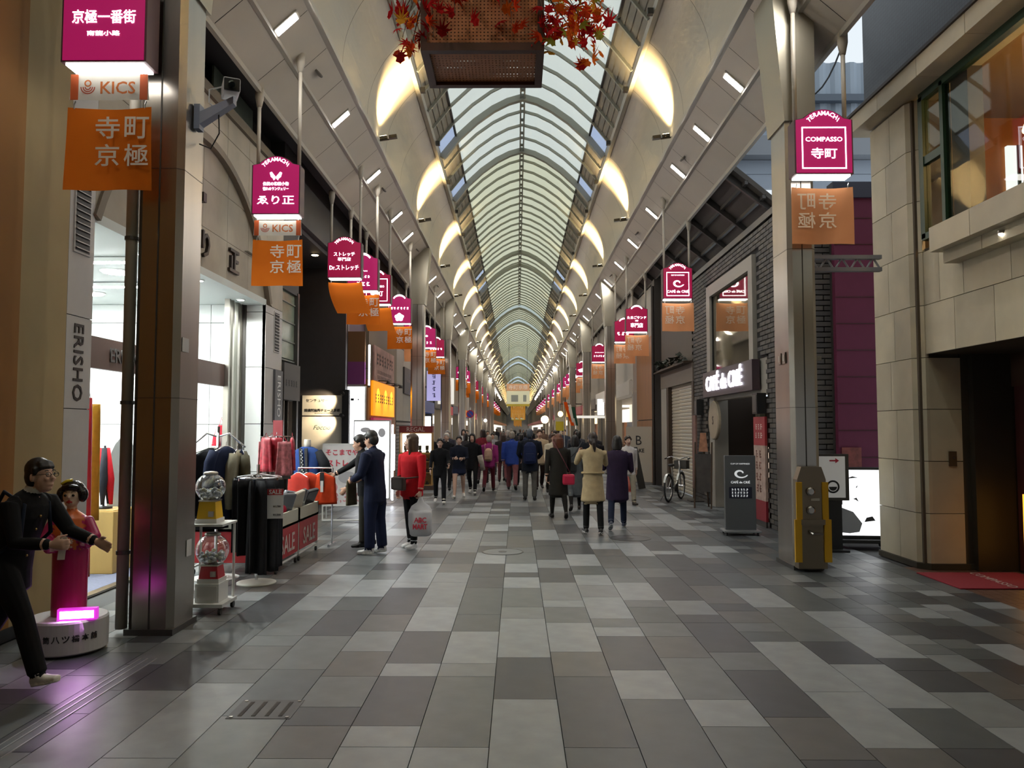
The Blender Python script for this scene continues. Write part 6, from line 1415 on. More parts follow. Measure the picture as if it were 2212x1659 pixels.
for k, z in enumerate((2.6, 2.1)):
    t = thing('paper_lantern', '%s yellow paper lantern beside the globe lamp' % ('upper' if k == 0 else 'lower'), 'lantern', (2.75, 50.0, z), group='paper lanterns'); MB().lathe([(.06, -.18), (.15, -.1), (.17, 0), (.15, .1), (.06, .18)], n=14).build('shade', glow('lantern', (1, .72, .25), 3), t, True); MB().tube([(0, 0, .18), (0, 0, .3 if k else .6)], .02, 5).build('cord', black, t)
B(2.72, 4.2, 49.97, 50.03, 3.2, 3.26).build('lantern_bar', steel_dk, bpy.data.objects['paper_lantern']).matrix_parent_inverse = Matrix.Translation((-2.75, -50.0, -2.6))
t = thing('traffic_sign', 'round blue and red no parking sign on a white pole', 'road sign', (-2.38, 40.0, 0)); MB().tube([(0, .03, 0), (0, .03, 2.75)], .035, 8).build('pole', wht_p, t)
for r_, mm, e in ((.20, paint('b0202c'), .0), (.155, paint('2a3f9a'), -.006)): MB().ext([(r_ * math.cos(R(15 * k)), 2.42 + r_ * math.sin(R(15 * k))) for k in range(24)], 'xz', -.03 + e, -.012 + e).build('disc', mm, t)
MB().ext([(-.12, 2.53), (-.10, 2.55), (.12, 2.31), (.10, 2.29)], 'xz', -.042, -.036).build('slash', paint('b0202c'), t); B(-.06, .06, -.02, 0, 2.0, 2.1).build('plate', wht_p, t)
t = thing('lit_pillar', 'white glowing pillar light at the blue shop on the left', 'lamp', (-3.78, 33.3, 0)); B(-.12, .12, -.1, .1, .05, 2.2).build('tube', glow('pillar_glow', (.93, .88, 1), 3.2), t); B(-.15, .15, -.13, .13, 0, .05).build('foot', steel_dk, t)
def lit_globe(x, y, z, r_, lab): 
    t = thing('globe_lamp', lab, 'lamp', (x, y, z), group='small far globe lamps'); MB().ball((0, 0, 0), r_, 12, 0, 7).build('globe', glow('globe_white', (1, .95, .85), 4), t, True); MB().tube([(0, 0, r_), (0, 0, r_ + .1), ((-4.12 if x < 0 else 4.12) - x, 0, r_ + .2)], .02, 5).build('arm', steel_dk, t)
for x, y, z, r_, l in ((-3.7, 41, 2.5, .10, 'small globe lamp behind the no parking sign'), (-3.5, 50, 2.3, .12, 'small globe lamp left of the far banners'), (-3.4, 58, 2.0, .13, 'low globe lamp on the far left shops'), (-2.9, 72, 2.4, .15, 'tiny far globe lamp near crowd on left'), (3.5, 60, 3.2, .13, 'tiny far globe lamp on the right shops')): lit_globe(x, y, z, r_, l)
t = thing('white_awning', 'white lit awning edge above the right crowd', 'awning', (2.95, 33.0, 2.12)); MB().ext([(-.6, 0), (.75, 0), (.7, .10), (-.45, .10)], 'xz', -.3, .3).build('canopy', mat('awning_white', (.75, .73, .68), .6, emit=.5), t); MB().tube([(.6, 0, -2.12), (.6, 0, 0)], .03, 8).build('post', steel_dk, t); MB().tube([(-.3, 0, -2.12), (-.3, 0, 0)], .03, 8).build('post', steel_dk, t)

# ================================================================== PEOPLE
def vrot(v, ax, deg): return Matrix.Rotation(R(deg), 3, ax) @ v
class Fig:
    """collects closed tapered tubes; each keeps a material index; fused by a voxel remesh"""
    def __init__(s): s.parts = []
    def loft(s, secs, mi, n=16):
        """secs: (centre, ax, ay) - half-axis vectors"""
        m = MB(); rs = []
        c0, a0, b0 = secs[0]; c1, a1, b1 = secs[-1]
        def ring(c, a, b, k): return [c + a * (k * math.cos(2 * math.pi * i / n)) + b * (k * math.sin(2 * math.pi * i / n)) for i in range(n)]
        d0 = (secs[1][0] - c0).normalized(); d1 = (c1 - secs[-2][0]).normalized()
        e0 = min(a0.length, b0.length) * .35; e1 = min(a1.length, b1.length) * .35
        rs.append(ring(c0 - d0 * e0, a0, b0, .6))
        for k in range(len(secs) - 1):
            (p, a, b), (q, a2, b2) = secs[k], secs[k + 1]; nn = max(1, int((q - p).length / .045))
            for j in range(nn): t = j / nn; rs.append(ring(p.lerp(q, t), a.lerp(a2, t), b.lerp(b2, t), 1))
        rs.append(ring(c1, a1, b1, 1)); rs.append(ring(c1 + d1 * e1, a1, b1, .6))
        m.rings(rs); s.parts.append((m, mi))
    def limb(s, pts, rad, mi, n=12, flat=1.0):
        pts = [Vector(p) for p in pts]; secs = []
        up = None
        for i, p in enumerate(pts):
            d = (pts[min(i + 1, len(pts) - 1)] - pts[max(i - 1, 0)]).normalized()
            ref = Vector((1, 0, 0)) if abs(d.x) < .8 else Vector((0, 1, 0))
            a = (ref - d * ref.dot(d)).normalized(); b = d.cross(a)
            secs.append((p, a * rad[i], b * rad[i] * flat))
        s.loft(secs, mi, n)
    def ell(s, c, r_, mi, rot=None, n=14, k=8):
        m = MB(); m.ball((0, 0, 0), r_, n, 0, k); M = rot or Matrix.Identity(3)
        m.v = [tuple(Vector(c) + M @ Vector(p)) for p in m.v]; s.parts.append((m, mi))
    def fuse(s, name, mats, vox, smooth=3, fix=None):
        allm = MB(); idx = []
        for m, mi in s.parts: allm.add(m.v, m.f, mi); idx += [mi] * len(m.v)
        me = allm.mesh(name, mats); o = bpy.data.objects.new(name, me)
        r = o.modifiers.new('r', 'REMESH'); r.mode = 'VOXEL'; r.voxel_size = vox
        if smooth: sm = o.modifiers.new('s', 'SMOOTH'); sm.factor = .5; sm.iterations = smooth
        out = evaluated(o); bpy.data.objects.remove(o)
        kd = kdtree.KDTree(len(allm.v))
        for i, v in enumerate(allm.v): kd.insert(v, i)
        kd.balance(); out.materials.clear()
        for x in mats: out.materials.append(x)
        mi = [idx[kd.find(p.center)[1]] for p in out.polygons]
        if fix: mi = [fix(i, p.center) for i, p in zip(mi, out.polygons)]
        out.polygons.foreach_set('material_index', mi); out.polygons.foreach_set('use_smooth', [True] * len(mi)); out.update(); out.name = name
        return out
SKIN = mat('skin', (.50, .285, .195), .55, noise=.05, nscale=20); SKIN2 = mat('skin_pale', (.56, .35, .26), .55, noise=.05, nscale=20); LIP = mat('lips', (.36, .13, .11), .5)
EYEW = mat('eye_white', (.6, .58, .55), .3); EYEB = mat('eye_dark', (.012, .008, .006), .2)
def hand(f, wrist, d, nrm, side, mi, curl=30, sc=1.0, spread=1.0, thumb=1):
    """palm, four unequal fingers and a thumb; d along the hand, nrm out of the palm (fingers curl towards it)"""
    d = d.normalized(); nrm = (nrm - d * nrm.dot(d)).normalized(); sd = d.cross(nrm).normalized() * side
    p0 = wrist; p1 = wrist + d * .085 * sc
    f.loft([(p0, sd * .027 * sc, nrm * .019 * sc), (p0 + d * .04 * sc, sd * .038 * sc, nrm * .016 * sc), (p1, sd * .040 * sc, nrm * .013 * sc)], mi, 12)
    for k, (off, ln) in enumerate(((.030, .070), (.010, .080), (-.011, .075), (-.031, .058))):
        q = p1 + sd * off * sc - d * .005; dd = (d + sd * off * 2.2 * spread).normalized(); c = 0; pts = [q]
        for j, fr in enumerate((.45, .32, .23)):
            c += curl * (.7 if j == 0 else 1.0); v = dd * math.cos(R(c)) + nrm * math.sin(R(c)); pts.append(pts[-1] + v * ln * fr * sc)
        f.limb(pts, [.0092 * sc, .0088 * sc, .0082 * sc, .0072 * sc], mi, 8)
    q = p0 + d * .022 * sc + sd * .026 * sc; v1 = (sd * .8 * thumb + d * .65 + nrm * .25).normalized(); v2 = (sd * .25 + d * .9 + nrm * .45).normalized()
    f.limb([q, q + v1 * .034 * sc, q + v1 * .034 * sc + v2 * .032 * sc, q + v1 * .034 * sc + v2 * .056 * sc], [.013 * sc, .011 * sc, .010 * sc, .008 * sc], mi, 8)
def person(label, loc, yaw, H, top, bottom, shoes='16161a', hair='15110f', hs='short', pose=None, hem=.80, flare=1.0, skirt=None, legs=None, vox=.012, skin=SKIN, loose=1.0, bulk=1.0, collar=None, extra=None, group=None, sole=None, name='person', face=True, hood=None):
    P = dict(lean=2, lh=8, lk=4, rh=-8, rk=8, ls=4, la=8, le=12, lf=0, rs=4, ra=8, re=12, rf=0, hy=0, hp=0, tw=0); P.update(pose or {})
    s = H / 1.72; V = Vector; f = Fig()
    # material slots: 0 skin 1 top 2 bottom 3 shoes 4 legs 5 collar/lips
    mats = [skin, cloth(top), cloth(bottom), mat('shoe_' + shoes, hexc(shoes), .45), (cloth(legs) if legs and legs != 'skin' else skin), cloth(collar) if collar else LIP, cloth(sole or shoes)]
    F = V((0, -1, 0)); U = V((0, 0, 1)); X = V((1, 0, 0))
    hip = V((0, 0, .93)) * s
    tl = P['lean']; up = vrot(U, 'X', tl); fw = vrot(F, 'X', tl)         # leaning forward
    def T(h, fo=0.0, si=0.0): return hip + up * (h * s) + fw * (fo * s) + X * (si * s)
    # legs
    feet = []
    for sd, a, k in ((1, P['lh'], P['lk']), (-1, P['rh'], P['rk'])):
        h0 = hip + X * (sd * .092 * s); d1 = V((sd * .03, -math.sin(R(a)), -math.cos(R(a)))).normalized(); d2 = V((sd * .01, -math.sin(R(a - k)), -math.cos(R(a - k)))).normalized()
        kn = h0 + d1 * .425 * s; an = kn + d2 * .40 * s
        lm = 4 if (skirt or legs) else 2
        w_ = loose if lm == 2 else 1.0
        f.limb([h0 + U * .02 * s, h0.lerp(kn, .45), kn, kn.lerp(an, .35), kn.lerp(an, .97 if lm == 2 else 1.0)], [.088 * s * (1 + (w_ - 1) * .4), .078 * s * w_, .058 * s * w_, .057 * s * w_, (.052 if lm == 2 else .036) * s * w_], lm)
        pit = max(-35, min(40, (a - k) * .75)); fd = V((sd * .12, -math.cos(R(pit)), math.sin(R(pit)) if pit > 0 else math.sin(R(pit)))).normalized()
        fu = X.cross(fd) if X.cross(fd).z > 0 else -X.cross(fd)
        he = an - fd * .055 * s - fu * .035 * s; to = an + fd * .165 * s - fu * .052 * s
        f.limb([kn.lerp(an, .9), an - fu * .02 * s], [.034 * s, .036 * s], 3 if lm != 4 else 4)
        f.loft([(he, X * .034 * s, fu * .036 * s), (an - fu * .030 * s + fd * .02 * s, X * .040 * s, fu * .042 * s), (an + fd * .09 * s - fu * .048 * s, X * .046 * s, fu * .030 * s), (to, X * .036 * s, fu * .020 * s)], 3, 14)
        so = .075 * s; f.loft([(he - fu * .030 * s, X * .036 * s, fu * .012 * s), (an + fd * .08 * s - fu * .072 * s, X * .048 * s, fu * .011 * s), (to - fu * .018 * s, X * .034 * s, fu * .010 * s)], 6, 12)
        feet.append(min((he - fu * .042 * s).z, (to - fu * .03 * s).z, (an + fd * .08 * s - fu * .083 * s).z))
    # torso / coat
    b = bulk
    hz = hem   # hem height above the ground for a 1.72 m figure
    secs = []
    hh = (hz * s - hip.z) / s
    if hz < .86:
        n_ = 3
        for k in range(n_ + 1):
            q = hh + (-.06 - hh) * k / n_; fl_ = 1 + (flare - 1) * (1 - k / n_)
            secs.append((hip + U * q * s + fw * .0, X * .172 * s * b * fl_, F * .128 * s * b * fl_))
    else: secs.append((T(hh), X * .165 * s * b, fw * .122 * s * b))
    secs += [(T(.10), X * .160 * s * b, fw * .118 * s * b), (T(.25), X * .168 * s * b, fw * .120 * s * b), (T(.38, .0), X * .182 * s * b, fw * .118 * s * b), (T(.46, -.005), X * .178 * s * b, fw * .100 * s * b), (T(.515, -.01), X * .115 * s * b, fw * .075 * s * b), (T(.54, -.01), X * .062 * s, fw * .060 * s)]
    f.loft(secs, 1, 22)
    f.loft([(hip + U * -.07 * s, X * .14 * s, F * .105 * s), (hip + U * .08 * s, X * .15 * s, F * .11 * s)], 2, 18)
    if skirt:
        z1 = skirt * H; f.loft([(V((0, 0, z1)), X * .20 * s * flare, F * .165 * s * flare), (V((0, 0, (z1 + hip.z) / 2)), X * .185 * s, F * .14 * s), (hip + U * .05 * s, X * .155 * s, F * .115 * s)], 2, 20)
    # arms
    tips = {}
    for sd, k in ((1, 'l'), (-1, 'r')):
        a, ab, e, fi = P[k + 's'], P[k + 'a'], P[k + 'e'], P[k + 'f']
        sh = T(.455, -.005, sd * .185 * b)
        def dirv(pitch, side): 
            v = V((sd * math.sin(R(side)), 0, -math.cos(R(side)))); v = vrot(v, 'X', -pitch) ; return v
        d1 = dirv(a + tl * .0, ab); el = sh + d1 * .275 * s; d2 = dirv(a + e, ab * .3 + fi); wr = el + d2 * .235 * s
        w_ = b * loose ** .5
        f.limb([T(.455, -.005, sd * .14 * b), sh, sh.lerp(el, .5), el, el.lerp(wr, .5), wr - d2 * .01 * s], [.062 * s * w_, .062 * s * w_, .054 * s * w_, .047 * s * w_, .042 * s * w_, .036 * s * w_], 1)
        f.limb([wr - d2 * .03 * s, wr + d2 * .015 * s], [.024 * s, .024 * s], 0, 10)
        pn = V((-sd, 0, 0)) if abs(d2.x) < .7 else V((0, 1, 0))
        if P.get(k + 'n'): pn = V(P[k + 'n'])
        hand(f, wr + d2 * .01 * s, d2, pn, sd if (d2.cross(pn)).dot(F) > 0 and sd > 0 else (1 if (d2.cross(pn)).dot(F + U * .5) > 0 else -1), 0, P.get(k + 'c', 28), s)
        tips[k] = wr + d2 * .10 * s
    # neck and head
    nb = T(.52, -.01); hc = T(.665, .015 + .0); hr = Matrix.Rotation(R(P['hy']), 3, 'Z') @ Matrix.Rotation(R(P['hp'] + tl * .4), 3, 'X')
    f.limb([nb, T(.60, .0), hc - hr @ V((0, -.0, .05)) * s], [.054 * s, .050 * s, .052 * s], 0)
    if collar: f.loft([(T(.552, -.004), X * .062 * s, fw * .062 * s), (T(.575, -.002), X * .058 * s, fw * .058 * s)], 5, 24)
    E = lambda x, y, z: hc + hr @ (V((x, y, z)) * s)
    f.ell(E(0, .012, .030), [q * s for q in (.074, .092, .092)], 0, hr); f.ell(E(0, -.022, -.035), [q * s for q in (.058, .070, .085)], 0, hr); f.ell(E(0, -.045, -.090), [q * s for q in (.034, .038, .026)], 0, hr)
    f.limb([E(0, -.088, .012), E(0, -.104, -.022), E(0, -.094, -.034)], [.008 * s, .013 * s, .011 * s], 0, 8)
    for q in (-1, 1): f.ell(E(q * .074, .008, -.012), [q_ * s for q_ in (.010, .020, .030)], 0, hr, 8, 6); f.ell(E(q * .030, -.078, -.026), [.020 * s, .016 * s, .018 * s], 0, hr, 8, 6)
    if face and not collar: f.ell(E(0, -.086, -.066), [.024 * s, .012 * s, .008 * s], 5, hr, 10, 6)
    elif face: f.ell(E(0, -.084, -.066), [.024 * s, .011 * s, .008 * s], 0, hr, 10, 6)
    if extra: extra(f, T, E, tips, s, hip)
    dz = -min(feet)
    root = thing(name, label, 'person', (loc[0], loc[1], 0), yaw, group)
    def fix(i, c):
        if skirt and i == 4 and c.z > skirt * H - .004: i = 2
        if i in (2, 4) and c.z > hz * s - .004: i = 1
        return i
    me = f.fuse('body', mats, vox, 3, fix); link('body', me, root, (0, 0, dz))
    # hair
    h = Fig(); hm = mat('hair_' + hair, hexc(hair), .45, noise=.25, nscale=40, stretch=(1, 1, .15))
    h.ell(E(0, .022, .052), [q * s for q in (.084, .096, .088)], 0, hr); h.ell(E(0, .045, .0), [q * s for q in (.080, .072, .095)], 0, hr)
    if hs in ('short', 'fringe', 'cap', 'bob', 'long', 'pony', 'bun', 'fluffy'):
        h.limb([E(-.052, -.040, .082), E(0, -.056, .092), E(.052, -.040, .082)], [.022 * s, .023 * s, .022 * s], 0, 10)
        for q in (-1, 1): h.limb([E(q * .072, -.02, .055), E(q * .076, -.015, .01)], [.022 * s, .010 * s], 0, 8)
    if hs == 'fringe': h.limb([E(-.058, -.050, .060), E(0, -.074, .062), E(.058, -.050, .060)], [.016 * s, .015 * s, .016 * s], 0, 8)
    if hs in ('bob', 'long', 'fluffy'):
        k = 1.25 if hs == 'fluffy' else 1.0; ln = -.30 if hs == 'long' else (-.16 if hs == 'fluffy' else -.12)
        h.loft([(E(0, .025, .03), hr @ X * .088 * s * k, hr @ F * .088 * s * k), (E(0, .035, -.06), hr @ X * .094 * s * k, hr @ F * .075 * s * k), (E(0, .055, ln), hr @ X * .085 * s * k, hr @ F * .050 * s * k)], 0, 18)
        for q in (-1, 1): h.limb([E(q * .070, -.035, .05), E(q * .080, -.030, -.04), E(q * .076, -.02, ln + .02)], [.020 * s, .022 * s, .016 * s], 0, 8)
    if hs == 'pony': h.limb([E(0, .11, .0), E(0, .14, -.05), E(-.01, .13, -.13), E(-.02, .115, -.20)], [.025 * s, .036 * s, .03 * s, .012 * s], 0, 10)
    if hs == 'bun': h.ell(E(0, .10, .07), [.045 * s] * 3, 0, hr)
    if hs == 'none': h.parts = h.parts[:1]
    o = link('hair', h.fuse('hair', [hm], max(vox, .009), 2), root, (0, 0, dz))
    if face:
        for q in (-1, 1):
            e = MB().ball((0, 0, 0), (.0135 * s, .007 * s, .0065 * s), 10, 0, 6).build('eye', EYEW, root, True, E(q * .031, -.0865, .008) + V((0, 0, dz))); e.rotation_euler = hr.to_euler()
            MB().ball((0, -.0048 * s, 0), (.0062 * s, .004 * s, .0062 * s), 8, 0, 5).build('iris', EYEB, e, True)
            e = MB().tube([(-.016 * s, .004, 0), (0, 0, .003), (.016 * s, .005, -.001)], .0032 * s, 6).build('eyebrow', hm, root, False, E(q * .032, -.088, .032) + V((0, 0, dz))); e.rotation_euler = hr.to_euler()
    root['dz'] = dz
    return root, (lambda p: p + V((0, 0, dz))), T, E, tips, hr, s
def child_part(root, name, m, mm, smooth=True): return m.build(name, mm, root, smooth)
def worn(root, name, label, cat, builder, group=None):
    """a carried thing: its own top-level object in the wearer's frame"""
    t = thing(name, label, cat, root.location, math.degrees(root.rotation_euler[2]), group); builder(t); return t
def strap_tube(t, pts, mm, r_=.012): MB().tube(pts, r_, 8).build('strap', mm, t, True)
def backpack(root, T, up, col, label, w_=.15, h=.40, s=1.0, dy=.20, pocket=None):
    def bld(t):
        mm = cloth(col); z = up(T(.22)).z; y0 = up(T(.22)).y
        f = Fig(); V = Vector; f.loft([(V((0, y0 + dy, z - h / 2)), V((w_, 0, 0)), V((0, .085, 0))), (V((0, y0 + dy, z)), V((w_ * 1.03, 0, 0)), V((0, .10, 0))), (V((0, y0 + dy - .01, z + h * .35)), V((w_ * .95, 0, 0)), V((0, .085, 0))), (V((0, y0 + dy - .02, z + h / 2)), V((w_ * .6, 0, 0)), V((0, .06, 0)))], 0, 20)
        link('pack', f.fuse('pack', [mm], .014, 3), t)
        MB().bbox(-w_ * .7, w_ * .7, y0 + dy + .08, y0 + dy + .125, z - h * .42, z - h * .02, .015).build('pocket', cloth(pocket or col), t)
        for q in (-1, 1): strap_tube(t, [(q * .10, y0 + .115, z + h * .40), (q * .10, y0 + .03, z + .285 * s), (q * .105, y0 - .13, z + .20 * s), (q * .13, y0 - .13, z), (q * .16, y0 + .04, z - .13)], mm, .014)
    return worn(root, 'backpack', label, 'backpack', bld)
WALK = dict(lh=20, lk=6, rh=-16, rk=22, ls=-12, rs=14, le=14, re=18); WALK2 = dict(lh=-14, lk=24, rh=20, rk=6, ls=14, rs=-12, le=18, re=14)
STAND = dict(lh=2, lk=2, rh=-2, rk=4)
# 1. schoolboy at the left edge, bent forward, hands before him (faces right)
r, up, T, E, tp, hr, s = person('schoolboy in black uniform and glasses stepping in at left edge', (-3.40, 5.30), 80, 1.60, '0c0c0f', '0d0d10', 'd8d4cc', '120e0c', 'fringe', dict(lean=20, lh=-22, lk=14, rh=32, rk=12, ls=36, la=6, le=36, lf=-4, rs=20, ra=6, re=68, rf=-12, hy=-4, hp=-14, lc=14, rc=55), hem=.74, vox=.0075, skin=SKIN2, collar='c8c4bc', loose=1.22, sole='e8e4dc')
gl = MB()
for q in (-1, 1): gl.tube([up(E(q * .034 + .022 * math.cos(R(30 * k)), -.100, .004 + .016 * math.sin(R(30 * k)))) for k in range(13)], .0022, 5)
gl.tube([up(E(-.012, -.102, .006)), up(E(.012, -.102, .006))], .0022, 5)
for q in (-1, 1): gl.tube([up(E(q * .056, -.098, .008)), up(E(q * .078, .0, .008))], .002, 5)
gl.build('glasses', black, r)
for k in range(4): MB().ball(up(T(.40 - .10 * k, .118)), .009, 8, 0, 5).build('button', mat('brass', (.5, .35, .12), .3, .9), r)
for q in (-1, 1): MB().tube([up(E(q * .03, 0, 0)) * 0 + Vector(p) for p in ((0, 0, 0), (0, 0, .001))], .0005, 3)
backpack(r, T, up, '131c2c', 'navy school backpack on the boy at left edge', .14, .36, dy=.21, pocket='1d3550')
# 2. man in navy tracksuit, back three-quarter, facing left
r, up, T, E, tp, hr, s = person('man in navy tracksuit with white soled shoes browsing at the racks', (-1.93, 10.75), -106, 1.68, '131a33', '141c38', 'c8c8c8', '161210', 'short', dict(lean=5, lh=3, lk=3, rh=-3, rk=3, ls=12, la=10, le=55, lf=-32, rs=12, ra=10, re=55, rf=-32, hy=-6, hp=14, lc=45, rc=45), hem=.74, bulk=1.13, loose=1.38, vox=.010, sole='e4e4e0')
ho = worn(r, 'hand_bag', 'olive cloth bag held in front by the navy tracksuit man', 'bag', lambda t: (link('pouch', garment_mesh(.24, .34, .08, cloth('4c4634'), fold=3, neck=False, hem=1.1, amp=.004), t, up(T(.13, .36))), MB().tube([up(T(.12, .36, -.08)), up(T(.19, .36, 0)), up(T(.12, .36, .08))], .006, 6).build('handle', cloth('4c4634'), t)))
# 3. clerk behind him reaching left
r, up, T, E, tp, hr, s = person('shop clerk in black reaching left toward the orange vest', (-2.17, 11.35), -85, 1.62, '131316', '2c2a24', '141416', '14100e', 'short', dict(lean=8, lh=4, lk=4, rh=-4, rk=4, ls=10, la=8, le=30, rs=55, ra=4, re=6, rf=0, hp=10, rc=30), hem=.80, loose=1.1, vox=.011)
# 4. woman in red hoodie
r, up, T, E, tp, hr, s = person('woman in red hooded jacket and black leggings looking left', (-1.50, 11.25), -42, 1.63, 'b3141f', '101014', 'e4e4e4', '4a3626', 'long', dict(lean=0, lh=4, lk=2, rh=-4, rk=4, ls=4, la=9, le=8, rs=0, ra=9, re=8, hy=-38, lc=60), hem=.80, bulk=1.16, vox=.010, skin=SKIN2, sole='f0f0f0')
for o in r.children:
    if o.name.startswith('body'): pass
worn(r, 'waist_bag', 'brown leather waist bag across the red jacket', 'bag', lambda t: (MB().bbox(-.14, .13, -.27, -.20, .83, 1.02, .03).build('pouch', mat('leather_brown', (.05, .03, .025), .4, noise=.3), t), strap_tube(t, [(-.13, -.22, 1.0), (-.215, -.02, 1.02), (-.10, .18, 1.03), (.10, .18, 1.03), (.215, -.02, 1.02), (.12, -.22, 1.0)], mat('leather_brown', (.05, .03, .025), .4), .010)))
wl_ = Matrix.Rotation(R(-42), 3, 'Z') @ up(tp['l']); hp_ = Vector((0, 0, wl_.z)); wloc = (r.location.x + wl_.x + .02, r.location.y + wl_.y - .02)
def plasticbag(t):
    m = MB(); n = 28; rs = []
    for z, a, b in ((0, .15, .07), (-.06, .165, .09), (-.25, .16, .095), (-.40, .15, .09), (-.43, .12, .06)): rs.append([(hp_.x + (a + .008 * math.sin(5 * q + z * 30)) * math.cos(q), hp_.y + (b + .01 * math.sin(4 * q + z * 20)) * math.sin(q), hp_.z - .16 + z * .85) for q in [2 * math.pi * i / n for i in range(n)]])
    m.rings(rs); m.build('sack', sheet('plastic_white', (.72, .72, .75), .3), t, True)
    m = MB(); m.rings([[(hp_.x + .15 * math.cos(q), hp_.y + .07 * math.sin(q), hp_.z - .16) for q in [2 * math.pi * i / 16 for i in range(16)]], [(hp_.x + .125 * math.cos(q), hp_.y + .05 * math.sin(q), hp_.z - .11) for q in [2 * math.pi * i / 16 for i in range(16)]], [(hp_.x + .05 * math.cos(q), hp_.y + .03 * math.sin(q), hp_.z - .06) for q in [2 * math.pi * i / 16 for i in range(16)]], [(hp_.x + .022 * math.cos(q), hp_.y + .022 * math.sin(q), hp_.z + .01) for q in [2 * math.pi * i / 16 for i in range(16)]]], cap=False); m.build('gathered_top', sheet('plastic_white', (.72, .72, .75), .3), t, True)
bg_ = thing('shopping_bag', 'white plastic shopping bag with red lettering in her hand', 'bag', (wloc[0], wloc[1], 0), 4); plasticbag(bg_)
# lettering on the side turned to the street
for s_, z in (('ABC', -.235), ('MART', -.325)):
    o = text(s_, .1, rl, (.0, -.108, hp_.z - .06 + z), 'cam', bg_, width=.17 if s_ == 'ABC' else .20, height=.072, bold=.03, extrude=.004)
# 5. beige coat from behind
r, up, T, E, tp, hr, s = person('woman in beige trench coat with raised arms, seen from behind', (1.22, 12.75), 184, 1.64, 'b39f7c', '121214', '1c1c1e', '2b1d16', 'pony', dict(lean=0, lh=6, lk=2, rh=-8, rk=3, ls=48, la=14, le=85, lf=-20, rs=40, ra=14, re=95, rf=-20), hem=.58, flare=1.22, vox=.011, face=False, sole='e0e0e0')
MB().tube([(.175 * math.cos(R(15 * k)), .13 * math.sin(R(15 * k)), .985) for k in range(25)], .018, 6).build('coat_belt', cloth('a8946f'), r)
# 6. purple jacket person from behind
r, up, T, E, tp, hr, s = person('person in dark purple jacket and navy jeans walking away', (1.70, 13.45), 172, 1.62, '2c2038', '1b2236', '3a4050', '15100f', 'bob', dict(WALK2, ls=20, le=75, lf=-10, rs=10, re=70), hem=.58, flare=1.05, bulk=1.14, vox=.011, face=False, loose=1.05, sole='d8d8d8')
# 7. brown hair, black coat, red bag
r, up, T, E, tp, hr, s = person('woman with fluffy auburn hair in a long dark coat', (.78, 15.0), 186, 1.62, '23201c', '15120f', '16120f', '5a2f1c', 'fluffy', dict(WALK, lh=12, rh=-10), hem=.50, flare=1.12, legs='15120f', bulk=1.05, vox=.013, face=False)
worn(r, 'red_bag', 'bright crimson shoulder bag on a long strap over dark coat', 'bag', lambda t: (MB().bbox(-.28, -.05, .14, .24, .64, .84, .04).build('pouch', mat('bag_crimson', (.50, .02, .06), .4), t), strap_tube(t, [(-.22, .17, .82), (-.05, .16, 1.15), (.10, .06, 1.45)], mat('strap_maroon', (.12, .02, .03), .5), .008)))
# 8. grey coat
r, up, T, E, tp, hr, s = person('woman in grey hooded coat with a dark shoulder bag', (1.20, 16.4), 180, 1.60, '565a5c', '15120f', '2c2622', '14100f', 'bob', dict(WALK2), hem=.40, flare=1.12, legs='15120f', vox=.013, face=False)
worn(r, 'shoulder_bag', 'black bag slung across the grey coat', 'bag', lambda t: (MB().bbox(-.02, .26, .13, .22, .80, 1.02, .03).build('pouch', black, t), strap_tube(t, [(.2, .15, 1.0), (0, .15, 1.2), (-.14, .04, 1.42)], black, .010)))
# 9. elderly person facing camera
person('elderly walker in pale cardigan and beige trousers facing camera', (2.46, 17.6), 12, 1.56, 'c6c1bd', 'a39a88', '2a2622', '2a201a', 'short', dict(WALK, lh=12, rh=-10), hem=.78, vox=.013, skin=SKIN2, loose=1.1)
# 10. backpack man
r, up, T, E, tp, hr, s = person('man in dark navy parka and grey trousers, seen from behind', (.30, 18.7), 180, 1.70, '151a26', '55534f', '1a1816', '4c5460', 'short', dict(STAND, la=12, ra=12, ls=10, le=50, lf=-20, rs=10, re=50, rf=-20), hem=.72, bulk=1.15, loose=1.15, vox=.014, face=False)
backpack(r, T, up, '1b2548', 'navy blue backpack on the man in the parka', .15, .46, dy=.24)
# 11. blue jacket red trousers
person('grey haired walker in blue down jacket and dusty red trousers', (-.14, 21.8), 178, 1.66, '27408c', '7d4b4e', '1c1a1a', '8c8478', 'short', dict(WALK), hem=.80, bulk=1.16, loose=1.2, vox=.015, face=False)
# 12. magenta jacket
r, up, T, E, tp, hr, s = person('elderly woman in magenta jacket and dark red trousers', (-.76, 21.3), 176, 1.56, '8c2a6a', '5a1e28', '201c1c', '9a9084', 'short', dict(WALK2), hem=.80, bulk=1.1, loose=1.1, vox=.015, face=False)
backpack(r, T, up, 'b0907c', 'small beige backpack on the magenta jacket', .11, .30, dy=.19)
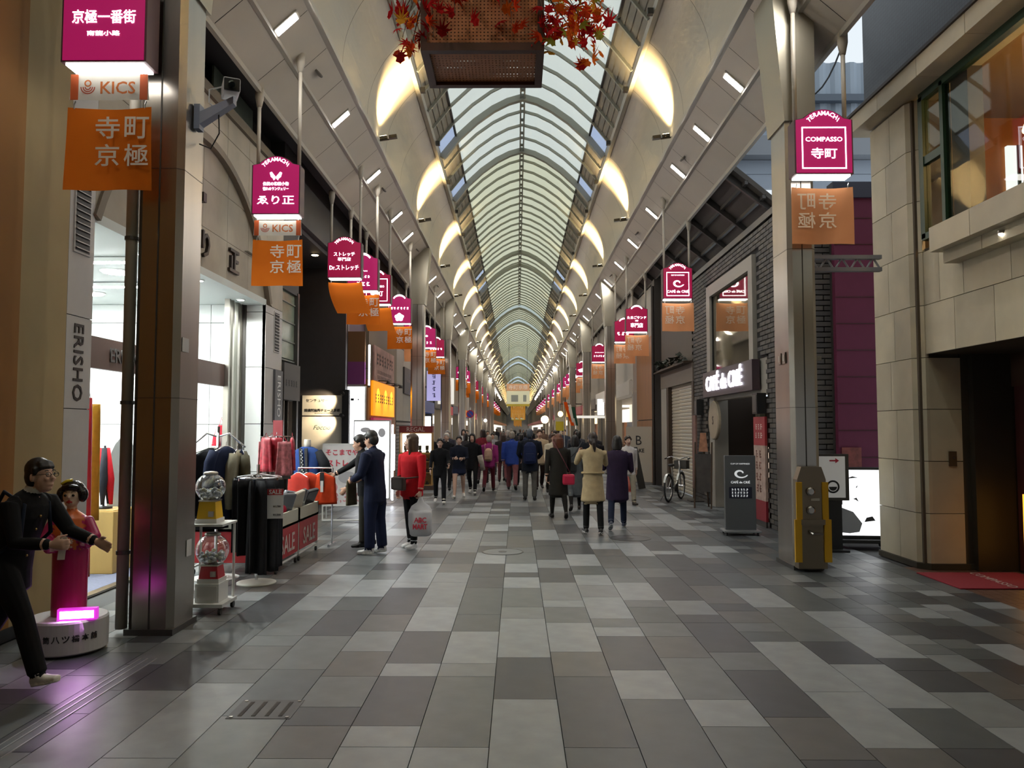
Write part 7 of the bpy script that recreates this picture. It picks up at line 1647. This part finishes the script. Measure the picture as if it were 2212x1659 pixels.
# 13-16. school group walking toward camera
person('schoolboy in black uniform with white shoes walking toward camera', (-1.75, 17.9), 4, 1.52, '0e0e12', '0e0e12', 'd8d4cc', '100d0c', 'short', dict(WALK, ls=25, le=40), hem=.76, vox=.012, skin=SKIN2, loose=1.1)
person('schoolgirl in navy blazer and skirt with clasped hands', (-1.42, 19.3), 2, 1.56, '141826', '171d35', 'd8d4cc', '15100e', 'short', dict(WALK2, ls=15, le=75, lf=-30, rs=15, re=75, rf=-30, lc=50, rc=50), hem=.84, skirt=.42, legs='skin', vox=.012, skin=SKIN2, collar='c8c8d0')
r, up, T, E, tp, hr, s = person('youth in black jacket smiling, carrying a rolled bundle', (-1.16, 20.5), -6, 1.62, '0f0f13', '101014', 'd0ccc4', '14100e', 'bob', dict(WALK, rs=20, re=60), hem=.74, vox=.013, skin=SKIN2)
worn(r, 'rolled_bundle', 'pale patterned rolled bundle under the arm of the youth', 'bundle', lambda t: MB().tube([(.30, -.12, .62), (.22, -.16, 1.0)], [.06, .075], 12).build('roll', mat('roll_pattern', (.35, .30, .25), .7, noise=.4, nscale=12), t, True))
person('person in white cap and mask behind the schoolgirl', (-1.95, 21.8), 0, 1.62, '16161b', '16161a', '1c1c1e', 'c8c2ba', 'cap', dict(WALK), hem=.78, vox=.015, skin=SKIN2, collar='d8d4d0')
# farther crowd
CR = [(-2.55, 23.2, 5, '1a1a20', '15151a', '14100e', 'short', 'dark dressed walker at left edge of the crowd by the shoe display'), (-2.2, 25.0, 0, '3a3a44', '1a1a20', '8c8884', 'short', 'grey haired walker behind the white cap'), (-1.7, 26.0, 180, '2c2c30', '1c1c20', '14100e', 'bob', 'dark coated walker behind the youth with the roll'),
      (-1.05, 24.2, 178, '6a1c28', '2c1a20', '241814', 'bob', 'walker in dark red jacket just left of the magenta jacket'), (-.45, 24.8, 182, '2a2428', '6a3a3c', '3a2c24', 'fluffy', 'brown haired walker between magenta and blue jackets'), (-.30, 25.6, 180, '3c3c40', '2a2a2e', '9a948c', 'short', 'pale haired walker behind the blue jacket'),
      (.12, 23.4, 180, '14161c', '14161c', '14100e', 'short', 'black dressed walker left of the navy parka'), (.62, 22.0, 6, 'b8a488', '2a1c18', '3a2418', 'short', 'walker in beige coat facing camera right of the parka'), (.95, 20.6, 8, 'c8bca4', '2a2420', '4a3424', 'short', 'walker in cream jacket behind the auburn hair'),
      (1.55, 20.0, 180, '22252c', '1a1c22', '15110f', 'short', 'dark jacketed walker beyond the grey coat'), (2.05, 20.8, 180, '1c1a20', '2a2a30', '14100f', 'short', 'black jacketed walker behind the purple jacket'), (1.8, 24.0, 0, '4a4a50', '2c2c30', '14100e', 'bob', 'grey clad walker far behind the beige coat'),
      (2.5, 25.5, 184, '2c2c34', '1c1c22', '3a2c24', 'bob', 'dark coated walker by the white awning'), (1.3, 27.0, 180, '5a4a3c', '2a2a2e', '2a1e18', 'short', 'brown coated walker in the middle distance'), (-.9, 29.0, 2, '8c8c90', '2a2a30', '14100e', 'short', 'grey jacketed walker approaching in the middle distance'),
      (-2.0, 29.5, 0, 'c8c8c4', '3a3a40', '14100e', 'bob', 'white topped walker approaching near left column'), (.3, 30.0, 180, '243048', '2a2a30', '15110f', 'short', 'blue coated walker in the far middle'), (-.1, 34.0, 180, '2a2a2e', '1c1c20', '14100e', 'short', 'dark walker far down the axis'),
      (.9, 33.0, 178, '6a3038', '2a2a2e', '2a1e18', 'bob', 'maroon jacketed walker far right of the axis'), (1.9, 32.0, 0, '3c4454', '2a2a2e', '14100e', 'short', 'slate jacketed walker by far right shops'), (-1.5, 35.0, 0, '4a4038', '2a2a2e', '14100e', 'short', 'brown jacketed walker far left'), (.5, 40.0, 180, '20242c', '1c1c20', '15110f', 'short', 'tiny dark walker at the vanishing crowd'),
      (-.7, 41.0, 180, '5a5a60', '2a2a2e', '15110f', 'short', 'tiny grey walker at the vanishing crowd'), (1.4, 42.0, 0, '70584c', '2a2a2e', '15110f', 'bob', 'tiny tan walker at the vanishing crowd'), (-1.6, 43.0, 0, '2c3444', '2a2a2e', '15110f', 'short', 'tiny navy walker at the vanishing crowd')]
cols_ = ('22262e', '4a4248', '6a6258', '2c3a52', '803c40', '8c8a86', '1a1a20', '5c4a3a')
for k in range(16):
    x = -2.4 + 4.9 * ((k * 7) % 16) / 15; y = 37.5 + 2.1 * k
    CR.append((x, y, 180 if k % 3 else 4, cols_[k % 8], ('1c1c22', '3a3a40', '2a2430')[k % 3], ('15110f', '3a2a20', '8a847c')[(k * 5) % 3], ('short', 'bob')[k % 2], '%s in the farthest crowd, walking %s, dressed in %s' % (ORD[k] + ' tiny figure', 'away' if k % 3 else 'nearer', ('black', 'mauve', 'taupe', 'navy', 'maroon', 'grey', 'charcoal', 'brown')[k % 8])))
for k, (x, y, yw, tc_, bc, hc_, hs_, lab) in enumerate(CR):
    person(lab, (x, y), yw, (1.62, 1.68, 1.58, 1.72)[k % 4], tc_, bc, '1a1818', hc_, hs_, (WALK, WALK2)[k % 2], hem=(.78, .6)[k % 3 == 0], bulk=1.08, loose=1.1, vox=.018, face=yw < 90, skin=(SKIN, SKIN2)[k % 2])
# guide flag held up in the crowd
t = thing('guide_flag', 'orange white and green flag held up above the crowd', 'flag', (1.90, 31.6, 1.55))
MB().tube([(0, 0, -.6), (-.04, 0, 1.25)], .012, 6).build('pole', wht_p, t)
for k, h in enumerate(('d9541e', 'd8d4cc', '2c4a3c')):
    m = MB(); rs = []
    for j in range(7): v = j / 6; rs.append([(-.04 + .16 * k * (1 - .25 * v) * 1 + .30 * v - .16 * k * .3 * v + e * .14, .03 * math.sin(5 * v + k), 1.2 - .95 * v - .10 * k * (1 - v)) for e in (0, 1)][::(1 if k < 3 else -1)])
    m.rings(rs, cap=False, closed=False); m.build('stripe', sheet('flag_' + h, hexc(h), .3), t, True)
t = thing('guide_placard', 'yellow placard held up in the crowd under flag', 'placard', (1.72, 31.75, 1.35)); B(-.16, .16, -.01, .01, .25, .62).build('board', paint('c8b428'), t); B(-.16, .16, -.011, .011, .62, .78).build('upper_board', paint('c8c0a0'), t); MB().tube([(0, .02, -.4), (0, .02, .3)], .012, 6).build('stick', wht_p, t)

# ---- kimono figure on the round plinth ---------------------------------
t = thing('kimono_figure', 'glossy figure of a lady in orange and magenta kimono', 'statue', (-3.46, 6.14, .265), 12)
f = Fig(); V = Vector; X_ = V((1, 0, 0)); Y_ = V((0, 1, 0))
f.loft([(V((0, 0, .0)), X_ * .125, Y_ * .11), (V((0, 0, .25)), X_ * .125, Y_ * .11), (V((0, 0, .50)), X_ * .128, Y_ * .105)], 1, 22)
f.loft([(V((0, 0, .50)), X_ * .130, Y_ * .107), (V((0, 0, .64)), X_ * .130, Y_ * .105), (V((0, 0, .74)), X_ * .120, Y_ * .09), (V((0, 0, .775)), X_ * .075, Y_ * .06)], 2, 22)
f.limb([(.11, 0, .73), (.17, -.03, .60), (.13, -.11, .55)], [.045, .055, .05], 1); f.limb([(-.11, 0, .73), (-.17, -.03, .60), (-.10, -.12, .52)], [.045, .055, .05], 1)
hand(f, V((.12, -.12, .56)), V((-.25, -.2, 1)), V((-.6, -.3, 0)), 1, 0, 18, .9); hand(f, V((-.09, -.13, .53)), V((.8, -.2, .25)), V((0, 1, .1)), 1, 0, 25, .9)
f.limb([(0, 0, .77), (0, 0, .84)], [.04, .036], 0); f.ell((0, -.005, .915), (.068, .072, .085), 0); f.ell((0, -.025, .875), (.050, .05, .055), 0); f.limb([(0, -.072, .925), (0, -.084, .90)], [.006, .010], 0, 8); f.ell((0, -.074, .868), (.012, .006, .007), 3, None, 8, 5)
por = mat('porcelain', (.74, .55, .40), .25); mg = mat('kimono_magenta', (.42, .02, .11), .3, noise=.1, nscale=4); og = mat('kimono_orange', (.62, .15, .04), .3, noise=.3, nscale=5)
link('body', f.fuse('body', [por, mg, og, mat('lip_red', (.5, .03, .03), .3)], .0075, 3), t)
f = Fig(); f.ell((0, .02, .955), (.088, .085, .075), 0)
for q in (-1, 1): f.ell((q * .075, .0, .92), (.038, .055, .062), 0)
f.ell((0, .07, .92), (.06, .045, .07), 0); f.limb([(-.055, -.055, .975), (0, -.07, .985), (.055, -.055, .975)], [.02, .022, .02], 0)
link('hair', f.fuse('hair', [mat('lacquer_black', (.012, .008, .008), .15)], .008, 2), t)
MB().tube([(-.075, -.02, 1.0), (-.04, -.01, 1.025), (.0, .0, 1.032)], .012, 8).build('hair_band', mat('band_yellow2', (.65, .5, .03), .3), t, True)
for q in (-1, 1): MB().ball((q * .028, -.0735, .918), (.011, .005, .010), 10, 0, 6).build('eye', EYEB, t, True); MB().tube([(q * .016, -.078, .944), (q * .03, -.076, .950), (q * .044, -.068, .944)], .0025, 5).build('eyebrow', mat('lacquer_black', (.012, .008, .008), .15), t)
MB().rings([[(-.03, -.112, .735), (.02, -.112, .735), (.02, -.100, .735), (-.03, -.100, .735)], [(-.05, -.138, .44), (.0, -.138, .44), (.0, -.126, .44), (-.05, -.126, .44)]]).build('sash', mat('sash_cream', (.62, .58, .50), .5), t)
for k in range(4): marks(t, (-.010 - .0035 * k, -.1175 - .0046 * k, .69 - .052 * k), .026, .03, 1, black, 'cam', 20 + k, 'sash_letter')
bpy.data.scenes.remove(TMP)
